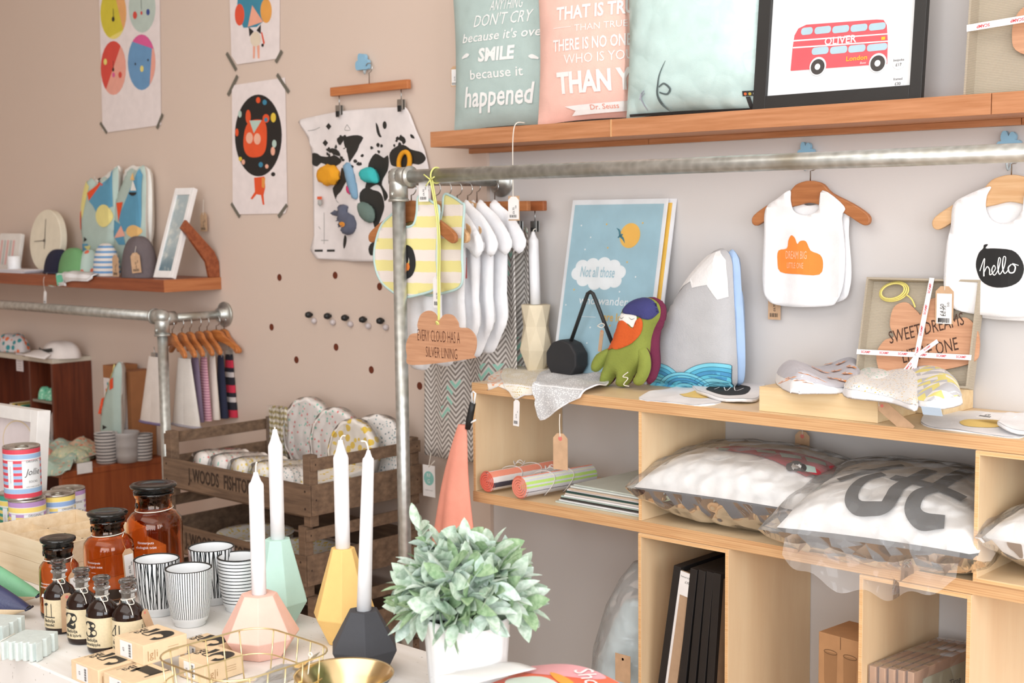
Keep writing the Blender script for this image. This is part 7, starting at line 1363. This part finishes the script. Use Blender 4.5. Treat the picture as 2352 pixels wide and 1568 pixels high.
# ================================================================ fruit crates with party ware
g = G('weathered_crate'); n1 = g.noise(5, 5, (1.2, 9, 14), .65); n2 = g.noise(3, 3); g.bump(n1, .5, .003)
CR = g.done(g.mix(g.ma('ADD', g.ma('MULTIPLY', g.ramp(n1, .3, .7), .7), g.ma('MULTIPLY', n2, .3)), '4F3D30', '8C7058'), .85)
cx0, cy0, cw, cdp, ch = -2.846, -.272, .615, .365, .1775
lb = ['top wooden crate with black stamped lettering, filled with party plates', 'second wooden crate from the top, holding yellow rimmed plates', 'third wooden crate from the top of the stack', 'bottom wooden crate of the stack on the floor']
STMP = mat('3A2A1E', .9)
for i in range(4):
    zb = .5330+.0 if False else (.7025-i*.1775 if i < 3 else .7025-3*.1775); zb = max(zb, .001 if i == 3 else 0)
    t = thing('wooden_crate', lb[i], 'crate', (cx0+(0, -.018, .006, -.010)[i], cy0-(0, .004, .0, .006)[i], max(.7025-i*.1760, .0005) if i < 3 else .1745), 0, 'stacked wooden fruit crates'); W, D, Hh = cw/2, cdp/2, .1755
    for sx in (-1, 1):
        for sy in (-1, 1): m = MB(); m.box(sx*(W-.014)-.013, sx*(W-.014)+.013, sy*(D-.014)-.013, sy*(D-.014)+.013, .0, Hh); m.build('corner_post', CR, t, bevel=.0015)
    for sy in (-1, 1):
        y0 = sy*D-(.0 if sy < 0 else .0); m = MB(); m.box(-W-.004, W+.004, y0-.0055-.0, y0-.0005 if sy < 0 else y0+.0055, .028, .104) if sy < 0 else m.box(-W-.004, W+.004, y0+.0005, y0+.0055, .028, .104)
        if sy < 0:
            for s, x_, sz in (('J.', -W*.60, .050), ('WOODS', -W*.37, .050), ('FISHTOFT', W*.10, .050)): m.text(s, sz, x_, .068, y0-.0062, 1, sx=.60, off=.025)
            for x_ in (-W+.012, W-.012):
                for z_ in (.045, .088): m.flat(ell(x_, z_, .0032, .0032, 8), y0-.0062, 1)
        m.build('long_board', [CR, STMP], t, bevel=.001)
    for sx in (-1, 1):
        for z0, z1 in ((.028, .104), (.138, .168)):
            x0 = sx*W; m = MB(); m.box(min(x0+sx*.0005, x0+sx*.0065), max(x0+sx*.0005, x0+sx*.0065), -D+.001, D-.001, z0, z1)
            for y_ in (-D+.014, D-.014): m.lathe([(.0032, .0), (0, .0008)], 8, 1, T=Matrix.Translation((x0+sx*.0066, y_, (z0+z1)/2)) @ Matrix.Rotation(sx*PI/2, 4, 'Y'))
            m.build('end_board', [CR, STMP], t, bevel=.001)
    m = MB()
    for k in range(5): y_ = -D+.035+k*(2*D-.07)/4; m.box(-W+.028, W-.028, y_-.028, y_+.028, .020, .026)
    m.build('base_slats', CR, t)
t = thing('floor_block', 'dark wooden block on the floor under the crate stack', 'block', (cx0, cy0, 0)); m = MB(); m.box(-.29, .29, -.17, .17, 0, .174); m.build('block', CR, t, bevel=.002)
DOT = spots('pastel_dot_paper', 'F0E8E2', ['E88A84', '8FCDBB'], 75, .26); YT = spots('yellow_triangle_paper', 'EDE5DC', ['E6C24A', 'EBCB5C'], 42, .40, .6); GD = spots('grey_fleck_paper', 'EFE8E2', ['7C8A8C', '9FB4B4'], 110, .28); YS_ = spots('small_yellow_paper', 'F1EADF', ['E9CC5A', 'F0D77E'], 75, .34)
GW = clearfilm('pack_film', .04, bs=.5)
def pack(label, x, y, Y, z0, R, mt, rx=-.12, rz=0, n=12, th=.030, absx=None, name='plate_pack'):
    q = yp(x, y, Y); X_ = absx if absx is not None else q.x; t = thing(name, label, 'paper plates', (X_, Y, z0), rz, 'packs of patterned paper plates'); T = TR(0, 0, R, rx=rx)
    def rr(a): return R*(1+.025*math.cos(a*n))
    for nm, y0, y1, k, mm in (('plates', 0, th, 1, mt),):
        m = MB(T); N = 96; V = []
        for yy, kk in ((y0+.007, .0), (y0+.007, .78), (y0, .92), (y0+.003, 1.0), (y1, 1.0), (y1, 0)):
            for j in range(N): a = 2*PI*j/N; r_ = (rr(a) if kk > .85 else R)*kk; V.append((r_*math.cos(a), yy, r_*math.sin(a)))
        m.add(V, [(c_*N+j, c_*N+(j+1) % N, (c_+1)*N+(j+1) % N, (c_+1)*N+j) for c_ in range(5) for j in range(N)], 0, True); m.build(nm, mm, t)
    m = MB(T); m.lathe([(0, -.003), (R*.8, -.002), (R*1.03, .004), (R*1.04, th), (R*.7, th+.004)], 60, T=TR(rx=-PI/2)); m.build('clear_wrap', GW, t)
zc = .7025+.0265
def pk(*a, **k):
    a = list(a); a[4] += .022; return pack(*a, **k)
pk('pack of pastel dotted scalloped plates, leftmost at the back of the top crate', 697, 960, -.125, zc, .098, DOT, -.08, 0)
pk('pack of pastel dotted scalloped plates, second at the back of the top crate', 760, 970, -.172, zc, .094, DOT, -.10, 0)
pk('pack of plates with bold yellow triangles, in the middle of the top crate', 800, 980, -.222, zc, .088, YT, -.14, 0)
pk('pack of grey flecked scalloped plates behind the steel post', 915, 985, -.165, zc, .092, GD, -.20, .2, absx=-2.635)
t = thing('paper_straw_bag', 'bag of gold zigzag paper straws standing at the back of the top crate', 'straws', (yp(640, 980, -.12).x, -.12, zc+.012))
g = G('zigzag_paper'); x, y, z = g.xyz(); f = g.ma('FRACT', g.ma('MULTIPLY', g.ma('ADD', z, g.ma('PINGPONG', x, .006)), 62)); ZZ = g.done(g.mix(g.ma('GREATER_THAN', f, .5), 'EFE6D6', 'B7A56C'), .7)
m = MB()
for k in range(9): m.tube([(-.036+k*.009, .004*(k % 2), .002), (-.036+k*.009, .004*(k % 2), .165+.004*(k % 3))], .0044, 8)
m.build('straws', ZZ, t); m = MB(); m.box(-.044, .044, -.008, .012, 0, .172); m.build('clear_bag', GW, t)
pn = ['leftmost roll of dotted paper cups lying at the front of the top crate', 'second roll of dotted paper cups at the front left of the top crate', 'third roll of paper cups, yellow speckled, in the top crate', 'fourth roll of paper cups, yellow speckled, in the top crate', 'fifth roll of paper cups with grey flecks, front right of the top crate']
for i, (x, mt) in enumerate(((-3.075, DOT), (-2.992, DOT), (-2.905, YS_), (-2.815, YS_), (-2.715, GD))):
    t = thing('cup_roll', pn[i], 'paper cups', (x, -.405, zc+.058), -.10, 'rolls of paper cups in the top crate'); m = MB(TR(0, 0, 0, rx=-PI/2-.10)); k = 9; pr = [(0, 0)]
    for j in range(k): pr += [(.033+.004*j/k, .004+j*.016), (.0365+.003*j/k, .015+j*.016), (.0365+.003*j/k, .018+j*.016)]
    pr += [(.036, k*.016+.006), (0, k*.016+.004)]; m.lathe(pr, 28, T=Matrix.Identity(4)); m.build('cups', mt, t)
    m = MB(TR(0, -.004, 0, rx=-PI/2-.10)); m.lathe([(0, -.004), (.036, -.002), (.0425, .03), (.0425, .13), (.03, .155), (0, .160)], 28); m.build('clear_wrap', GW, t)
t = thing('napkin_pack', 'flat yellow patterned napkin pack lying in the middle of the top crate', 'napkins', (-2.70, -.285, zc+.062)); m = MB(TR(rx=.10)); m.box(-.09, .12, -.09, .06, 0, .016); m.build('napkins', YS_, t, bevel=.004)
t = thing('napkin_pack', 'grey flecked napkin pack at the right end of the top crate', 'napkins', (-2.615, -.31, zc+.001)); m = MB(TR(rx=.0)); m.box(-.06, .055, -.10, .12, 0, .055); m.build('napkins', GD, t, bevel=.006)
for i, (x, y, z_) in enumerate(((-2.98, -.30, 0), (-2.76, -.33, -.0))):
    for k in range(3):
        t = thing('paper_plate', ('paper plate in the second crate, '+('left', 'right')[i]+' pile, '+('lowest', 'middle', 'uppermost')[k]+' of three'), 'plate', (x+.006*k, y, .7025-.176+.0275+k*.016), 0, 'yellow rimmed paper plates in the second crate'); m = MB(); R = .105
        m.lathe([(0, 0), (R*.72, 0), (R*.84, .010), (R, .0125), (R, .0138), (R*.83, .012), (R*.71, .002), (0, .002)], 48); m.build('plate', [YS_], t)
